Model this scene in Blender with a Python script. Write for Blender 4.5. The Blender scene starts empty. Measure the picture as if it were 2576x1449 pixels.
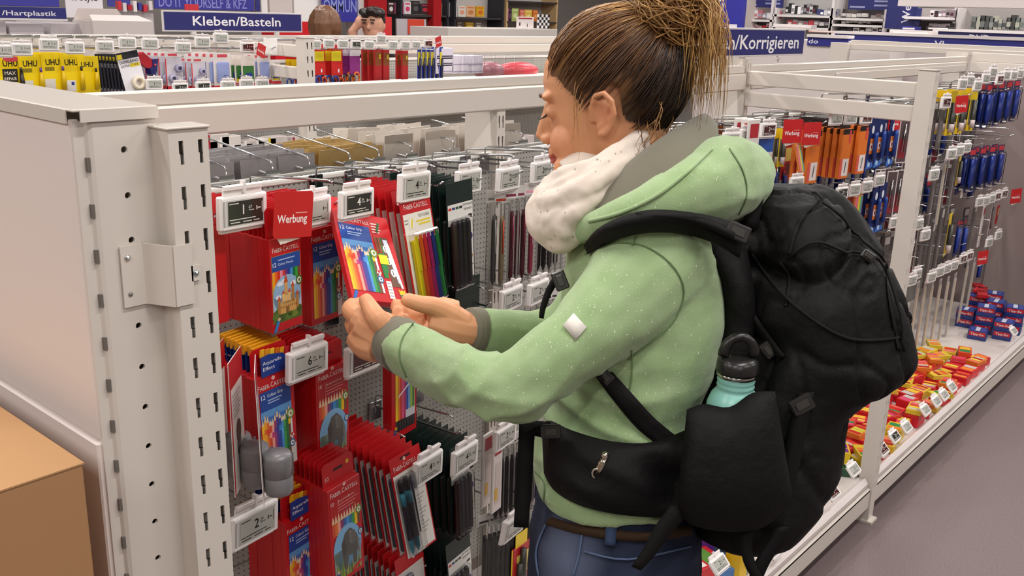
import bpy, math, random
from mathutils import Matrix, Vector, noise
random.seed(7)
SC = bpy.context.scene
COL = SC.collection
# ---------------------------------------------------------------- camera
AZ, PITCH, ROLL, FPX, CAMZ = 0.701396, 0.282672, 0.032232, 2384.386, 1.64
_F = Vector((math.cos(PITCH)*math.cos(AZ), math.cos(PITCH)*math.sin(AZ), -math.sin(PITCH)))
_r = Vector((math.sin(AZ), -math.cos(AZ), 0)); _u = _r.cross(_F)
_R = _r*math.cos(ROLL)+_u*math.sin(ROLL); _U = _u*math.cos(ROLL)-_r*math.sin(ROLL)
EYE = Vector((0, 0, CAMZ))
cam = bpy.data.cameras.new('camera'); cam.sensor_width = 36; cam.lens = 36*FPX/2576
cam.clip_start = 0.02; cam.clip_end = 100
co = bpy.data.objects.new('camera', cam); COL.objects.link(co)
co.matrix_world = Matrix(((_R.x, _U.x, -_F.x, 0), (_R.y, _U.y, -_F.y, 0), (_R.z, _U.z, -_F.z, CAMZ), (0, 0, 0, 1)))
SC.camera = co
def ray(x, y): return _F+_R*((x-1288)/FPX)-_U*((y-724.5)/FPX)
def at(x, y, ax, v):            # survey: where the sight line through a photo pixel meets a plane of the shop
    d = ray(x, y); return EYE+d*((v-EYE[ax])/d[ax])
def dep(x, y, d): return EYE+ray(x, y)*d
# ---------------------------------------------------------------- world, lights, exposure
w = bpy.data.worlds.new('hall'); SC.world = w; w.use_nodes = True
w.node_tree.nodes['Background'].inputs[0].default_value = (1.0, .97, .95, 1)
w.node_tree.nodes['Background'].inputs[1].default_value = 0.25
SC.view_settings.view_transform = 'Standard'; SC.view_settings.look = 'None'
SC.view_settings.exposure = 0.05; SC.view_settings.gamma = 1.0
LAMPS = [(x, y) for x in (-2.0, 1.0, 4.0, 7.0, 10.0) for y in (-2.2, -.2, 1.8, 3.8, 6.2)]
def area(x, y, z, sx, sy, e):
    l = bpy.data.lights.new('ceiling_tube_light', 'AREA'); l.shape = 'RECTANGLE'; l.size = sx; l.size_y = sy; l.energy = e
    l.color = (1.0, .96, .935); o = bpy.data.objects.new('ceiling_tube_light', l); o.location = (x, y, z); COL.objects.link(o)
for x, y in LAMPS: area(x, y, 3.39, 1.6, .16, 38)
# ---------------------------------------------------------------- helpers
def lin(c):
    if isinstance(c, str):
        c = c.lstrip('#'); c = c if len(c) == 6 else ''.join(q*2 for q in c); c = [int(c[i:i+2], 16)/255 for i in (0, 2, 4)]
    return tuple((x/12.92 if x <= .04045 else ((x+.055)/1.055)**2.4) for x in c[:3])+(1.0,)
MATS = {}
def mat(name, rough=.5, metal=0., spec=.5, bump=None, colvar=None, alpha=None, sheen=0., sss=0., coat=0., nscale=None, emit=0.):
    if name in MATS: return MATS[name]
    m = bpy.data.materials.new(name); m.use_nodes = True; nt = m.node_tree; n = nt.nodes; L = nt.links
    b = n['Principled BSDF']; b.inputs['Roughness'].default_value = rough; b.inputs['Metallic'].default_value = metal
    b.inputs['Specular IOR Level'].default_value = spec; b.inputs['Sheen Weight'].default_value = sheen
    b.inputs['Coat Weight'].default_value = coat
    if sss: b.inputs['Subsurface Weight'].default_value = sss; b.inputs['Subsurface Radius'].default_value = (.012, .005, .003); b.inputs['Subsurface Scale'].default_value = .6
    a = n.new('ShaderNodeAttribute'); a.attribute_name = 'Col'; src = a.outputs['Color']
    tc = n.new('ShaderNodeTexCoord')
    if colvar:                     # (scale, strength): mottling of the stuff itself
        nz = n.new('ShaderNodeTexNoise'); nz.inputs['Scale'].default_value = colvar[0]; nz.inputs['Detail'].default_value = 4
        if len(colvar) > 2:
            mp = n.new('ShaderNodeMapping'); mp.inputs['Scale'].default_value = colvar[2]; L.new(tc.outputs['Object'], mp.inputs['Vector']); L.new(mp.outputs['Vector'], nz.inputs['Vector'])
        else: L.new(tc.outputs['Object'], nz.inputs['Vector'])
        mr = n.new('ShaderNodeMapRange'); mr.inputs['From Min'].default_value = .3; mr.inputs['From Max'].default_value = .7
        mr.inputs['To Min'].default_value = 1-colvar[1]; mr.inputs['To Max'].default_value = 1+colvar[1]; L.new(nz.outputs['Fac'], mr.inputs['Value'])
        mx = n.new('ShaderNodeVectorMath'); mx.operation = 'SCALE'; L.new(src, mx.inputs[0]); L.new(mr.outputs['Result'], mx.inputs['Scale']); src = mx.outputs['Vector']
    L.new(src, b.inputs['Base Color'])
    if emit: L.new(src, b.inputs['Emission Color']); b.inputs['Emission Strength'].default_value = emit
    if bump:
        nz = n.new('ShaderNodeTexNoise'); nz.inputs['Scale'].default_value = bump[0]; nz.inputs['Detail'].default_value = 3; L.new(tc.outputs['Object'], nz.inputs['Vector'])
        bp = n.new('ShaderNodeBump'); bp.inputs['Strength'].default_value = bump[1]; bp.inputs['Distance'].default_value = bump[2] if len(bump) > 2 else .002
        L.new(nz.outputs['Fac'], bp.inputs['Height']); L.new(bp.outputs['Normal'], b.inputs['Normal'])
    if alpha is not None:
        tr = n.new('ShaderNodeBsdfTransparent'); ms = n.new('ShaderNodeMixShader'); ms.inputs[0].default_value = alpha
        L.new(tr.outputs[0], ms.inputs[1]); L.new(b.outputs[0], ms.inputs[2]); L.new(ms.outputs[0], n['Material Output'].inputs[0])
    MATS[name] = m; return m
mat('painted_steel', .42, spec=.5, bump=(900, .05, .0005)); mat('card', .38, spec=.5); mat('plastic', .3, spec=.5); mat('matte', .8, spec=.2)
mat('chrome', .16, metal=1.); mat('cloth', .95, spec=.1, bump=(900, .3, .001)); mat('screen', .12, spec=.5)
mat('glossy_paint', .18, spec=.6)
def clear_mat():
    m = bpy.data.materials.new('clear'); m.use_nodes = True; nt = m.node_tree; n = nt.nodes; L = nt.links; n.remove(n['Principled BSDF'])
    t = n.new('ShaderNodeBsdfTransparent'); t.inputs[0].default_value = (.96, .96, .96, 1); g = n.new('ShaderNodeBsdfGlossy'); g.inputs['Roughness'].default_value = .12
    f = n.new('ShaderNodeFresnel'); f.inputs['IOR'].default_value = 1.35; x = n.new('ShaderNodeMixShader')
    L.new(f.outputs[0], x.inputs[0]); L.new(t.outputs[0], x.inputs[1]); L.new(g.outputs[0], x.inputs[2]); L.new(x.outputs[0], n['Material Output'].inputs[0]); return m
MATS['clear'] = clear_mat()
CREAM = '#d6cec4'
TXT = {}
def text_geo(s, bold=0.0):
    k = (s, bold)
    if k in TXT: return TXT[k]
    c = bpy.data.curves.new('lettering', 'FONT'); c.body = s; c.size = 1; c.resolution_u = 2; c.offset = bold; c.fill_mode = 'FRONT'
    o = bpy.data.objects.new('lettering', c); COL.objects.link(o)
    dg = bpy.context.evaluated_depsgraph_get(); me = o.evaluated_get(dg).to_mesh()
    vs = [v.co.copy() for v in me.vertices]; fs = [tuple(p.vertices) for p in me.polygons]
    o.evaluated_get(dg).to_mesh_clear(); bpy.data.objects.remove(o); bpy.data.curves.remove(c)
    x0 = min(v.x for v in vs); x1 = max(v.x for v in vs)
    vs = [(v.x-x0, v.y) for v in vs]; TXT[k] = (vs, fs, x1-x0); return TXT[k]
class MB:
    """collects shapes; build() links them as ONE mesh object"""
    def __init__(s): s.v = []; s.f = []; s.c = []; s.m = []; s.s = []
    def add(s, vs, fs, col, mi=0, smooth=False, M=None):
        o = len(s.v); col = lin(col)
        s.v += [tuple(M @ Vector(p)) for p in vs] if M else [tuple(p) for p in vs]
        for f in fs: s.f.append(tuple(i+o for i in f)); s.c.append(col); s.m.append(mi); s.s.append(smooth)
        return s
    def box(s, x0, x1, y0, y1, z0, z1, col, mi=0, M=None, bev=0.):
        if bev <= 0:
            vs = [(x, y, z) for z in (z0, z1) for y in (y0, y1) for x in (x0, x1)]
            return s.add(vs, [(0, 2, 3, 1), (4, 5, 7, 6), (0, 1, 5, 4), (2, 6, 7, 3), (0, 4, 6, 2), (1, 3, 7, 5)], col, mi, False, M)
        b = bev; X = ((x0, x0+b), (x1, x1-b)); Y = ((y0, y0+b), (y1, y1-b)); Z = ((z0, z0+b), (z1, z1-b)); vs = []; idx = {}
        for i in (0, 1):
            for j in (0, 1):
                for k in (0, 1):
                    for a in range(3):
                        p = [X[i][1], Y[j][1], Z[k][1]]; p[a] = (X[i], Y[j], Z[k])[a][0]; idx[i, j, k, a] = len(vs); vs.append(tuple(p))
        fs = []
        for a in range(3):
            for e in (0, 1):
                o = [q for q in range(3) if q != a]; l = []
                for (p, q) in ((0, 0), (1, 0), (1, 1), (0, 1)):
                    t = [0, 0, 0]; t[a] = e; t[o[0]] = p; t[o[1]] = q; l.append(idx[t[0], t[1], t[2], a])
                fs.append(tuple(l) if (e == 1) == (a != 1) else tuple(reversed(l)))
        for a in range(3):
            o = [q for q in range(3) if q != a]
            for p in (0, 1):
                for q in (0, 1):
                    t0 = [0, 0, 0]; t0[o[0]] = p; t0[o[1]] = q; t1 = list(t0); t1[a] = 1
                    fs.append((idx[t0[0], t0[1], t0[2], o[0]], idx[t1[0], t1[1], t1[2], o[0]], idx[t1[0], t1[1], t1[2], o[1]], idx[t0[0], t0[1], t0[2], o[1]]))
        for i in (0, 1):
            for j in (0, 1):
                for k in (0, 1): fs.append(tuple(idx[i, j, k, a] for a in range(3)))
        return s.add(vs, fs, col, mi, False, M)
    def poly(s, pts, col, mi=0, M=None): return s.add(pts, [tuple(range(len(pts)))], col, mi, False, M)
    def flat(s, pts2, y, col, mi=0, M=None):      # a printed shape on an XZ face that looks to -Y
        a = sum(pts2[i][0]*pts2[(i+1) % len(pts2)][1]-pts2[(i+1) % len(pts2)][0]*pts2[i][1] for i in range(len(pts2)))
        if a < 0: pts2 = pts2[::-1]
        return s.poly([(p[0], y, p[1]) for p in pts2], col, mi, M)
    def rect(s, x0, x1, z0, z1, y, col, mi=0, M=None): return s.flat([(x0, z0), (x1, z0), (x1, z1), (x0, z1)], y, col, mi, M)
    def disc(s, x, z, rx, rz, y, col, mi=0, n=14, M=None): return s.flat([(x+rx*math.cos(t*6.2832/n), z+rz*math.sin(t*6.2832/n)) for t in range(n)], y, col, mi, M)
    def prism(s, pts2, y0, y1, col, mi=0, M=None):   # XZ outline with thickness along Y
        n = len(pts2); a = sum(pts2[i][0]*pts2[(i+1) % n][1]-pts2[(i+1) % n][0]*pts2[i][1] for i in range(n))
        if a < 0: pts2 = pts2[::-1]
        vs = [(p[0], y0, p[1]) for p in pts2]+[(p[0], y1, p[1]) for p in pts2]
        return s.add(vs, [tuple(range(n)), tuple(range(2*n-1, n-1, -1))]+[(i, i+n, (i+1) % n+n, (i+1) % n) for i in range(n)], col, mi, False, M)
    def tube(s, pts, r, col, n=6, mi=0, caps=True, M=None, squash=None):
        pts = [Vector(p) for p in pts]; R = r if isinstance(r, (list, tuple)) else [r]*len(pts); vs = []; fs = []; ref = None
        for i, p in enumerate(pts):
            t = (pts[min(i+1, len(pts)-1)]-pts[max(i-1, 0)]).normalized()
            if ref is None: ref = t.cross(Vector((0, 0, 1)) if abs(t.z) < .9 else Vector((1, 0, 0))).normalized()
            u = (ref-t*ref.dot(t)).normalized(); ref = u; v = t.cross(u)
            for k in range(n):
                a = 6.28318*k/n; vs.append(p+(u*math.cos(a)+v*math.sin(a)*(squash or 1))*R[i])
        for i in range(len(pts)-1):
            for k in range(n): fs.append((i*n+k, i*n+(k+1) % n, (i+1)*n+(k+1) % n, (i+1)*n+k))
        if caps: fs += [tuple(reversed(range(n))), tuple(range((len(pts)-1)*n, len(pts)*n))]
        return s.add(vs, fs, col, mi, True, M)
    def lathe(s, prof, col, n=16, mi=0, M=None, caps=True, sx=1., sy=1.):
        vs = [(r*math.cos(6.28318*k/n)*sx, r*math.sin(6.28318*k/n)*sy, z) for r, z in prof for k in range(n)]
        fs = [(i*n+k, i*n+(k+1) % n, (i+1)*n+(k+1) % n, (i+1)*n+k) for i in range(len(prof)-1) for k in range(n)]
        if caps: fs += [tuple(reversed(range(n))), tuple(range((len(prof)-1)*n, len(prof)*n))]
        return s.add(vs, fs, col, mi, True, M)
    def loft(s, rings, col, mi=0, closed=True, caps=True, smooth=True, M=None):
        n = len(rings[0]); vs = [p for r in rings for p in r]
        fs = [(i*n+k, i*n+(k+1) % n, (i+1)*n+(k+1) % n, (i+1)*n+k) for i in range(len(rings)-1) for k in range(n if closed else n-1)]
        if caps: fs += [tuple(reversed(range(n))), tuple(range((len(rings)-1)*n, len(rings)*n))]
        return s.add(vs, fs, col, mi, smooth, M)
    def ball(s, c, r, col, mi=0, n=14, m=9, M=None):
        c = Vector(c); r = Vector(r) if not isinstance(r, (int, float)) else Vector((r, r, r)); vs = []
        T = M or Matrix()
        for i in range(m+1):
            th = math.pi*(.02+.96*i/m)
            for k in range(n): a = 6.28318*k/n; vs.append(T @ Vector((r.x*math.sin(th)*math.cos(a), r.y*math.sin(th)*math.sin(a), -r.z*math.cos(th)))+c)
        fs = [(i*n+k, i*n+(k+1) % n, (i+1)*n+(k+1) % n, (i+1)*n+k) for i in range(m) for k in range(n)]+[tuple(reversed(range(n))), tuple(range(m*n, m*n+n))]
        return s.add(vs, fs, col, mi, True)
    def text(s, t, x, z, h, col, y=0., wid=None, al='l', bold=0., mi=0, M=None, shear=0.):
        vs, fs, L = text_geo(t, bold); k = h/.7; kx = (wid/L) if wid else k; W = L*kx
        ox = x-(W/2 if al == 'c' else W if al == 'r' else 0)
        return s.add([(ox+p[0]*kx+shear*p[1]*k, y, z+p[1]*k) for p in vs], fs, col, mi, False, M)
    def mesh(s, name):
        me = bpy.data.meshes.new(name); me.from_pydata(s.v, [], s.f)
        ca = me.color_attributes.new('Col', 'FLOAT_COLOR', 'CORNER'); buf = []
        for f, c in zip(s.f, s.c): buf += list(c)*len(f)
        ca.data.foreach_set('color', buf)
        me.polygons.foreach_set('material_index', s.m); me.polygons.foreach_set('use_smooth', s.s); me.update(); return me
    def build(s, name, mats='painted_steel', parent=None, loc=None, rot=None, M=None):
        me = s.mesh(name)
        for m in (mats if isinstance(mats, (list, tuple)) else [mats]): me.materials.append(MATS[m])
        return inst(name, me, parent, loc, rot, M)
def inst(name, me, parent=None, loc=None, rot=None, M=None):
    o = bpy.data.objects.new(name, me); COL.objects.link(o)
    if parent: o.parent = parent
    if M is not None: o.matrix_basis = M
    if loc is not None: o.location = loc
    if rot is not None: o.rotation_euler = rot
    return o
def tag(o, label=None, cat=None, group=None, kind=None):
    if label: o['label'] = label
    if cat: o['category'] = cat
    if group: o['group'] = group
    if kind: o['kind'] = kind
    return o
def thing(name, label, cat, group=None, loc=(0, 0, 0), rot=(0, 0, 0)):
    o = bpy.data.objects.new(name, None); o.empty_display_size = .05; COL.objects.link(o); o.location = loc; o.rotation_euler = rot
    return tag(o, label, cat, group)
def struct(o): o['kind'] = 'structure'; return o
def plate(mb, x0, x1, z0, z1, y, holes, col, depth=.002, mi=0, M=None):
    """sheet in the XZ plane looking to -Y with real rectangular holes (x0,x1,z0,z1)"""
    xs = sorted({x0, x1, *[h[0] for h in holes], *[h[1] for h in holes]}); zs = sorted({z0, z1, *[h[2] for h in holes], *[h[3] for h in holes]})
    for i in range(len(zs)-1):
        run = None
        for j in range(len(xs)-1):
            cx = (xs[j]+xs[j+1])/2; cz = (zs[i]+zs[i+1])/2
            hole = any(h[0] < cx < h[1] and h[2] < cz < h[3] for h in holes)
            if not hole and run is None: run = xs[j]
            if run is not None and (hole or j == len(xs)-2):
                mb.rect(run, xs[j] if hole else xs[j+1], zs[i], zs[i+1], y, col, mi, M); run = None
    for h in holes:
        a, b, c, d = h; y1 = y+depth
        for q in ([(a, y, c), (a, y, d), (a, y1, d), (a, y1, c)], [(b, y, c), (b, y1, c), (b, y1, d), (b, y, d)], [(a, y, c), (a, y1, c), (b, y1, c), (b, y, c)], [(a, y, d), (b, y, d), (b, y1, d), (a, y1, d)]): mb.poly(q, col, mi, M)
def rz(a): return Matrix.Rotation(a, 4, 'Z')
def rx(a): return Matrix.Rotation(a, 4, 'X')
def ry(a): return Matrix.Rotation(a, 4, 'Y')
def tr(x, y, z): return Matrix.Translation((x, y, z))

ORD = 'first second third fourth fifth sixth seventh eighth ninth tenth eleventh twelfth thirteenth fourteenth fifteenth sixteenth seventeenth eighteenth nineteenth twentieth'.split()
def nth(k): return ORD[k] if k < 20 else 'twenty-'+ORD[k-20] if k < 29 else 'thirtieth' if k == 29 else 'thirty-'+ORD[k-30]
# ================================================================ the hall
def floor_mat():
    m = bpy.data.materials.new('speckled_vinyl'); m.use_nodes = True; nt = m.node_tree; n = nt.nodes; L = nt.links; b = n['Principled BSDF']
    tc = n.new('ShaderNodeTexCoord'); a = n.new('ShaderNodeTexNoise'); a.inputs['Scale'].default_value = 220; a.inputs['Detail'].default_value = 2
    L.new(tc.outputs['Object'], a.inputs['Vector']); r = n.new('ShaderNodeValToRGB'); L.new(a.outputs['Fac'], r.inputs['Fac'])
    r.color_ramp.elements[0].position = .3; r.color_ramp.elements[0].color = lin('#625455'); r.color_ramp.elements[1].position = .7; r.color_ramp.elements[1].color = lin('#7c6d6c')
    L.new(r.outputs['Color'], b.inputs['Base Color']); b.inputs['Roughness'].default_value = .5; return m
MATS['floor'] = floor_mat()
def perf_mat():
    m = bpy.data.materials.new('perforated_steel'); m.use_nodes = True; nt = m.node_tree; n = nt.nodes; L = nt.links; b = n['Principled BSDF']
    tc = n.new('ShaderNodeTexCoord'); mp = n.new('ShaderNodeVectorMath'); mp.operation = 'MULTIPLY'; mp.inputs[1].default_value = (1, 0, 1); L.new(tc.outputs['Object'], mp.inputs[0])
    md = n.new('ShaderNodeVectorMath'); md.operation = 'MODULO'; md.inputs[1].default_value = (.0125, 1, .0125)
    ad = n.new('ShaderNodeVectorMath'); ad.operation = 'ADD'; ad.inputs[1].default_value = (10, 0, 10); L.new(mp.outputs[0], ad.inputs[0]); L.new(ad.outputs[0], md.inputs[0])
    sb = n.new('ShaderNodeVectorMath'); sb.operation = 'SUBTRACT'; sb.inputs[1].default_value = (.00625, 0, .00625); L.new(md.outputs[0], sb.inputs[0])
    ln = n.new('ShaderNodeVectorMath'); ln.operation = 'LENGTH'; L.new(sb.outputs[0], ln.inputs[0])
    lt = n.new('ShaderNodeMath'); lt.operation = 'LESS_THAN'; lt.inputs[1].default_value = .0018; L.new(ln.outputs['Value'], lt.inputs[0])
    mx = n.new('ShaderNodeMix'); mx.data_type = 'RGBA'; L.new(lt.outputs[0], mx.inputs['Factor']); mx.inputs['A'].default_value = lin('#a5a39c'); mx.inputs['B'].default_value = lin('#3c3b38')
    L.new(mx.outputs['Result'], b.inputs['Base Color']); b.inputs['Roughness'].default_value = .45; return m
MATS['perforated'] = perf_mat()
fl = MB().box(-5, 14, -5, 10, -.05, 0, '#8f8684').build('floor', 'floor'); struct(fl)
ce = MB().box(-5, 14, -5, 10, 3.4, 3.45, '#c4c0bc').build('ceiling', 'matte'); struct(ce)
for nm, b in (('wall_far', (13.9, 14, -5, 10)), ('wall_left', (-5, 14, 9.9, 10)), ('wall_back', (-5.05, -4.95, -5, 10)), ('wall_right', (-5, 14, -5.05, -4.95))):
    struct(MB().box(*b, 0, 3.4, '#a8a29d').build(nm, 'matte'))
# ================================================================ near shelving bay: uprights, rails, panels
def upright(name, label, x0, x1, y0, y1, top, cols, group=None, slot=(.0055, .026), zlow=.06, cap=True, first=None, parent_name='body'):
    t = thing(name, label, 'upright', group, ((x0+x1)/2, (y0+y1)/2, 0))
    cx, cy = (x0+x1)/2, (y0+y1)/2; mb = MB(); hs = []
    z = (first if first else top-.028)
    while z > zlow+.03:
        for c in cols:
            hs += [(c-slot[0]/2-cx, c+slot[0]/2-cx, z-slot[1]*.05, z+slot[1]/2), (c-slot[0]*.28-cx, c+slot[0]/2-cx, z-slot[1]/2, z-slot[1]*.05)]
        z -= .05
    plate(mb, x0-cx, x1-cx, zlow, top, y0-cy, hs, CREAM, .002)
    X0, X1, Y0, Y1 = x0-cx, x1-cx, y0-cy, y1-cy
    for q in ([(X0, Y1, zlow), (X0, Y1, top), (X0, Y0, top), (X0, Y0, zlow)], [(X1, Y0, zlow), (X1, Y0, top), (X1, Y1, top), (X1, Y1, zlow)], [(X1, Y1, zlow), (X1, Y1, top), (X0, Y1, top), (X0, Y1, zlow)]): mb.poly(q[::-1] if False else q, CREAM)
    mb.build('slotted_tube', 'painted_steel', t)
    if cap: MB().box(X0-.004, X1+.002, Y0-.003, Y1+.001, top, top+.003, CREAM, bev=.001).build('cap', 'glossy_paint', t)
    MB().box(X0, X1, Y0, Y1, 0, zlow, CREAM).box(X0-.006, X1+.006, Y0-.015, Y1+.006, 0, .008, CREAM).build('foot', 'painted_steel', t)
    return t
post = upright('slotted_upright', 'cream slotted steel upright bracketed to the end frame in front', .535, .583, .94, .975, 1.508, (.5495, .573), first=1.4825)
# end frame: tall narrow steel box across the shelf end
ef = thing('end_frame', 'tall cream steel end frame with closed side panels and round holes', 'shelf end', None, (.5, 1.3, 0))
def E(x): return x-.5
mb = MB(); 
# front strip with a column of round holes, made as octagonal openings in a plate
def holed(mb, x0, x1, z0, z1, y, hx, hz, r, col):
    zs = sorted(hz); lo = z0
    for z in zs:
        mb.rect(x0, x1, lo, z-.01, y, col); n = 12
        ring = [(hx+r*math.cos(6.2832*k/n+.2618), z+r*math.sin(6.2832*k/n+.2618)) for k in range(n)]
        sq = []
        for k in range(n):
            a = 6.2832*k/n+.2618; c, s_ = math.cos(a), math.sin(a); kk = 1/max(abs(c), abs(s_)); px, pz = c*kk, s_*kk
            sq.append((hx+px*(x1-hx if px > 0 else hx-x0), z+pz*.01))
        for k in range(n): 
            j = (k+1) % n; mb.flat([ring[k], ring[j], sq[j], sq[k]], y, col)
            mb.poly([(ring[k][0], y, ring[k][1]), (ring[k][0], y+.004, ring[k][1]), (ring[j][0], y+.004, ring[j][1]), (ring[j][0], y, ring[j][1])], col)
        # corners of the square
        for cxx in (x0, x1):
            for cz in (z-.01, z+.01):
                near = sorted(range(n), key=lambda k: (sq[k][0]-cxx)**2+(sq[k][1]-cz)**2)[:2]
                mb.flat([sq[near[0]], (cxx, cz), sq[near[1]]], y, col)
        lo = z+.01
    mb.rect(x0, x1, lo, z1, y, col)
hz = [1.486-.0497*i for i in range(28)]
holed(mb, E(.470), E(.541), .04, 1.52, .975-1.3, E(.503), hz, .0037, CREAM)
mb.poly([(E(.541), .975-1.3, .04), (E(.541), .975-1.3, 1.52), (E(.541), 1.02-1.3, 1.52), (E(.541), 1.02-1.3, .04)], CREAM)
mb.poly([(E(.462), .983-1.3, .04), (E(.462), .983-1.3, 1.52), (E(.466), .9775-1.3, 1.52), (E(.466), .9775-1.3, .04)][::-1], CREAM); mb.poly([(E(.466), .9775-1.3, .04), (E(.466), .9775-1.3, 1.52), (E(.470), .975-1.3, 1.52), (E(.470), .975-1.3, .04)][::-1], CREAM)
mb.build('front_strip', 'painted_steel', ef)
MB().box(E(.541), E(.5405), 1.02-1.3, 2.2-1.3, .04, 1.52, CREAM).box(E(.458), E(.541), 2.19-1.3, 2.2-1.3, .04, 1.52, CREAM).box(E(.46), E(.541), .98-1.3, 2.2-1.3, 0, .04, CREAM).box(E(.452), E(.475), .981-1.3, .986-1.3, .04, 1.518, CREAM).build('body', 'painted_steel', ef)
MB().box(E(.4505), E(.462), .985-1.3, 2.2-1.3, 1.16, 1.52, '#e8dcd6', bev=.0015).build('side_panel', 'painted_steel', ef)
MB().box(E(.446), E(.462), .984-1.3, 2.2-1.3, .04, 1.157, '#e8dcd6', bev=.002).build('side_panel', 'painted_steel', ef)
mb = MB().box(E(.449), E(.543), .972-1.3, 2.2-1.3, 1.5285, 1.5315, CREAM, bev=.001)      # folded lid with two lips and an open corner
mb.box(E(.457), E(.543), .971-1.3, .973-1.3, 1.518, 1.5305, CREAM).box(E(.4475), E(.4495), .985-1.3, 2.2-1.3, 1.516, 1.5305, CREAM)
mb.build('folded_lid', 'glossy_paint', ef)
for i in range(28):
    z = 1.4745-.0497*i
    MB().box(E(.4622), E(.4658), .9765-1.3, .984-1.3, z-.0085, z+.006, '#6a645e').build('edge_slot', 'painted_steel', ef)
br = thing('bracket', 'bent cream steel bracket joining the slotted upright to the end frame', 'bracket', None, (.53, .96, 1.35))
def poly_sheet(mb, path, z0, z1, th, col):      # folded sheet: XY path extruded in Z
    for (a, b) in zip(path[:-1], path[1:]):
        d = Vector((b[0]-a[0], b[1]-a[1], 0)).normalized(); nrm = Vector((d.y, -d.x, 0))*th
        A, B = Vector((a[0], a[1], 0)), Vector((b[0], b[1], 0)); vs = []
        for z in (z0, z1): vs += [A+Vector((0, 0, z)), B+Vector((0, 0, z)), B+nrm+Vector((0, 0, z)), A+nrm+Vector((0, 0, z))]
        mb.add(vs, [(0, 3, 2, 1), (4, 5, 6, 7), (0, 1, 5, 4), (1, 2, 6, 5), (2, 3, 7, 6), (3, 0, 4, 7)], col)
mb = MB(); poly_sheet(mb, [(.487-.53, .9735-.96), (.514-.53, .9735-.96), (.530-.53, .9385-.96), (.552-.53, .9385-.96)], -.038, .032, .002, CREAM)
poly_sheet(mb, [(.550-.53, .9385-.96), (.561-.53, .9385-.96)], -.012, .006, .002, CREAM)
mb.build('folded_plate', 'painted_steel', br)
for (x, y, z, c) in ((.4945, .972, .0185, '#d8d8d6'), (.5555, .937, -.003, '#b8c4c8')):
    MB().lathe([(.0038, 0), (.0036, .0015), (.0022, .0026), (.0, .0028)], c, 10, M=tr(x-.53, y-.96, z) @ rx(math.pi/2)).build('screw', 'chrome', br)
MB().lathe([(.0026, 0), (.0026, .0008)], '#8a8580', 10, M=tr(.4945-.53, .9712-.96, -.023) @ rx(math.pi/2)).build('rivet', 'painted_steel', br)

def rail(name, label, x0, x1, y, z0=1.41, zr=1.465, z1=1.491, group=None):
    t = thing(name, label, 'shelf rail', group, ((x0+x1)/2, y, z0)); h = (x1-x0)/2
    MB().box(-h, h, 0, .034, 0, zr-z0, CREAM, bev=.004).build('lower_beam', 'painted_steel', t)
    MB().box(-h, h, .009, .034, zr-z0, z1-z0, CREAM, bev=.003).build('upper_beam', 'painted_steel', t)
    return t
rail('top_rail', 'long cream top rail running from the end frame behind the person', .545, 3.025, 1.54)
r2 = rail('top_rail', 'cream top rail beyond the fork of crossbars carrying the blue writing sign', 3.07, 5.53, 1.54)
MB().box(-.52, 1.21, -.004, 0, .004, .038, CREAM, bev=.001).build('cover_strip', 'painted_steel', r2)
upright('spine_upright', 'cream slotted upright in the middle below the long top rail', 1.755, 1.785, 1.547, 1.655, 1.409, (1.763, 1.777), None, (.005, .03))
upright('spine_upright', 'cream slotted upright where the two crossbars meet the top rail', 3.03, 3.065, 1.545, 1.655, 1.512, (3.040, 3.055), None, (.005, .03), cap=False)
upright('spine_upright', 'cream slotted corner upright at the far end of the rail', 5.53, 5.565, 1.545, 1.655, 1.512, (5.540, 5.555), None, (.005, .03), cap=False)
upright('slotted_upright', 'cream slotted front upright standing on the shelf base beside the aisle', 3.02, 3.062, .925, .975, 1.512, (3.032, 3.05), None, (.004, .02), first=1.488)
for z, lab in ((1.4265, 'upper cream crossbar joining the front upright to the top rail'), (1.3555, 'lower cream crossbar joining the front upright to the top rail')):
    t = MB().box(-.012, .012, -.286, .286, 0, .048, CREAM, bev=.003).build('crossbar', 'painted_steel', None, (3.045, 1.26, z)); tag(t, lab, 'crossbar')
fe = thing('end_frame', 'far cream end frame with grey panel closing the shelf bay', 'shelf end', None, (5.58, 1.2, 0))
MB().box(0, .02, -.42, .35, .05, 1.40, '#8f807d').build('panel', 'painted_steel', fe)
MB().box(-.02, .014, -.42, .335, 1.41, 1.465, CREAM, bev=.003).box(-.012, .014, -.42, .335, 1.465, 1.512, CREAM, bev=.003).build('top_beam', 'painted_steel', fe)
for (a, b, lab) in ((.57, 1.754, 'near perforated back panel behind the pencil hooks'), (1.786, 3.028, 'perforated back panel behind the person'), (3.067, 5.528, 'far perforated back panel beyond the crossbars')):
    t = thing('perforated_panel', lab, 'back panel', None, ((a+b)/2, 1.56, 0)); h = (b-a)/2
    MB().box(-h, h, 0, .012, .18, 1.30, '#c9c7c0').build('sheet', 'perforated', t)
    MB().box(-h, h, -.004, .014, 1.296, 1.307, '#e4e2da', bev=.003).build('top_lip', 'painted_steel', t)
    MB().box(-h, h, .075, .087, .18, 1.30, '#c9c7c0').build('rear_sheet', 'perforated', t)
    for zz in (.5, .9): MB().box(-h, h, -.001, .0, zz, zz+.003, '#77746e').build('joint', 'painted_steel', t)
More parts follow.
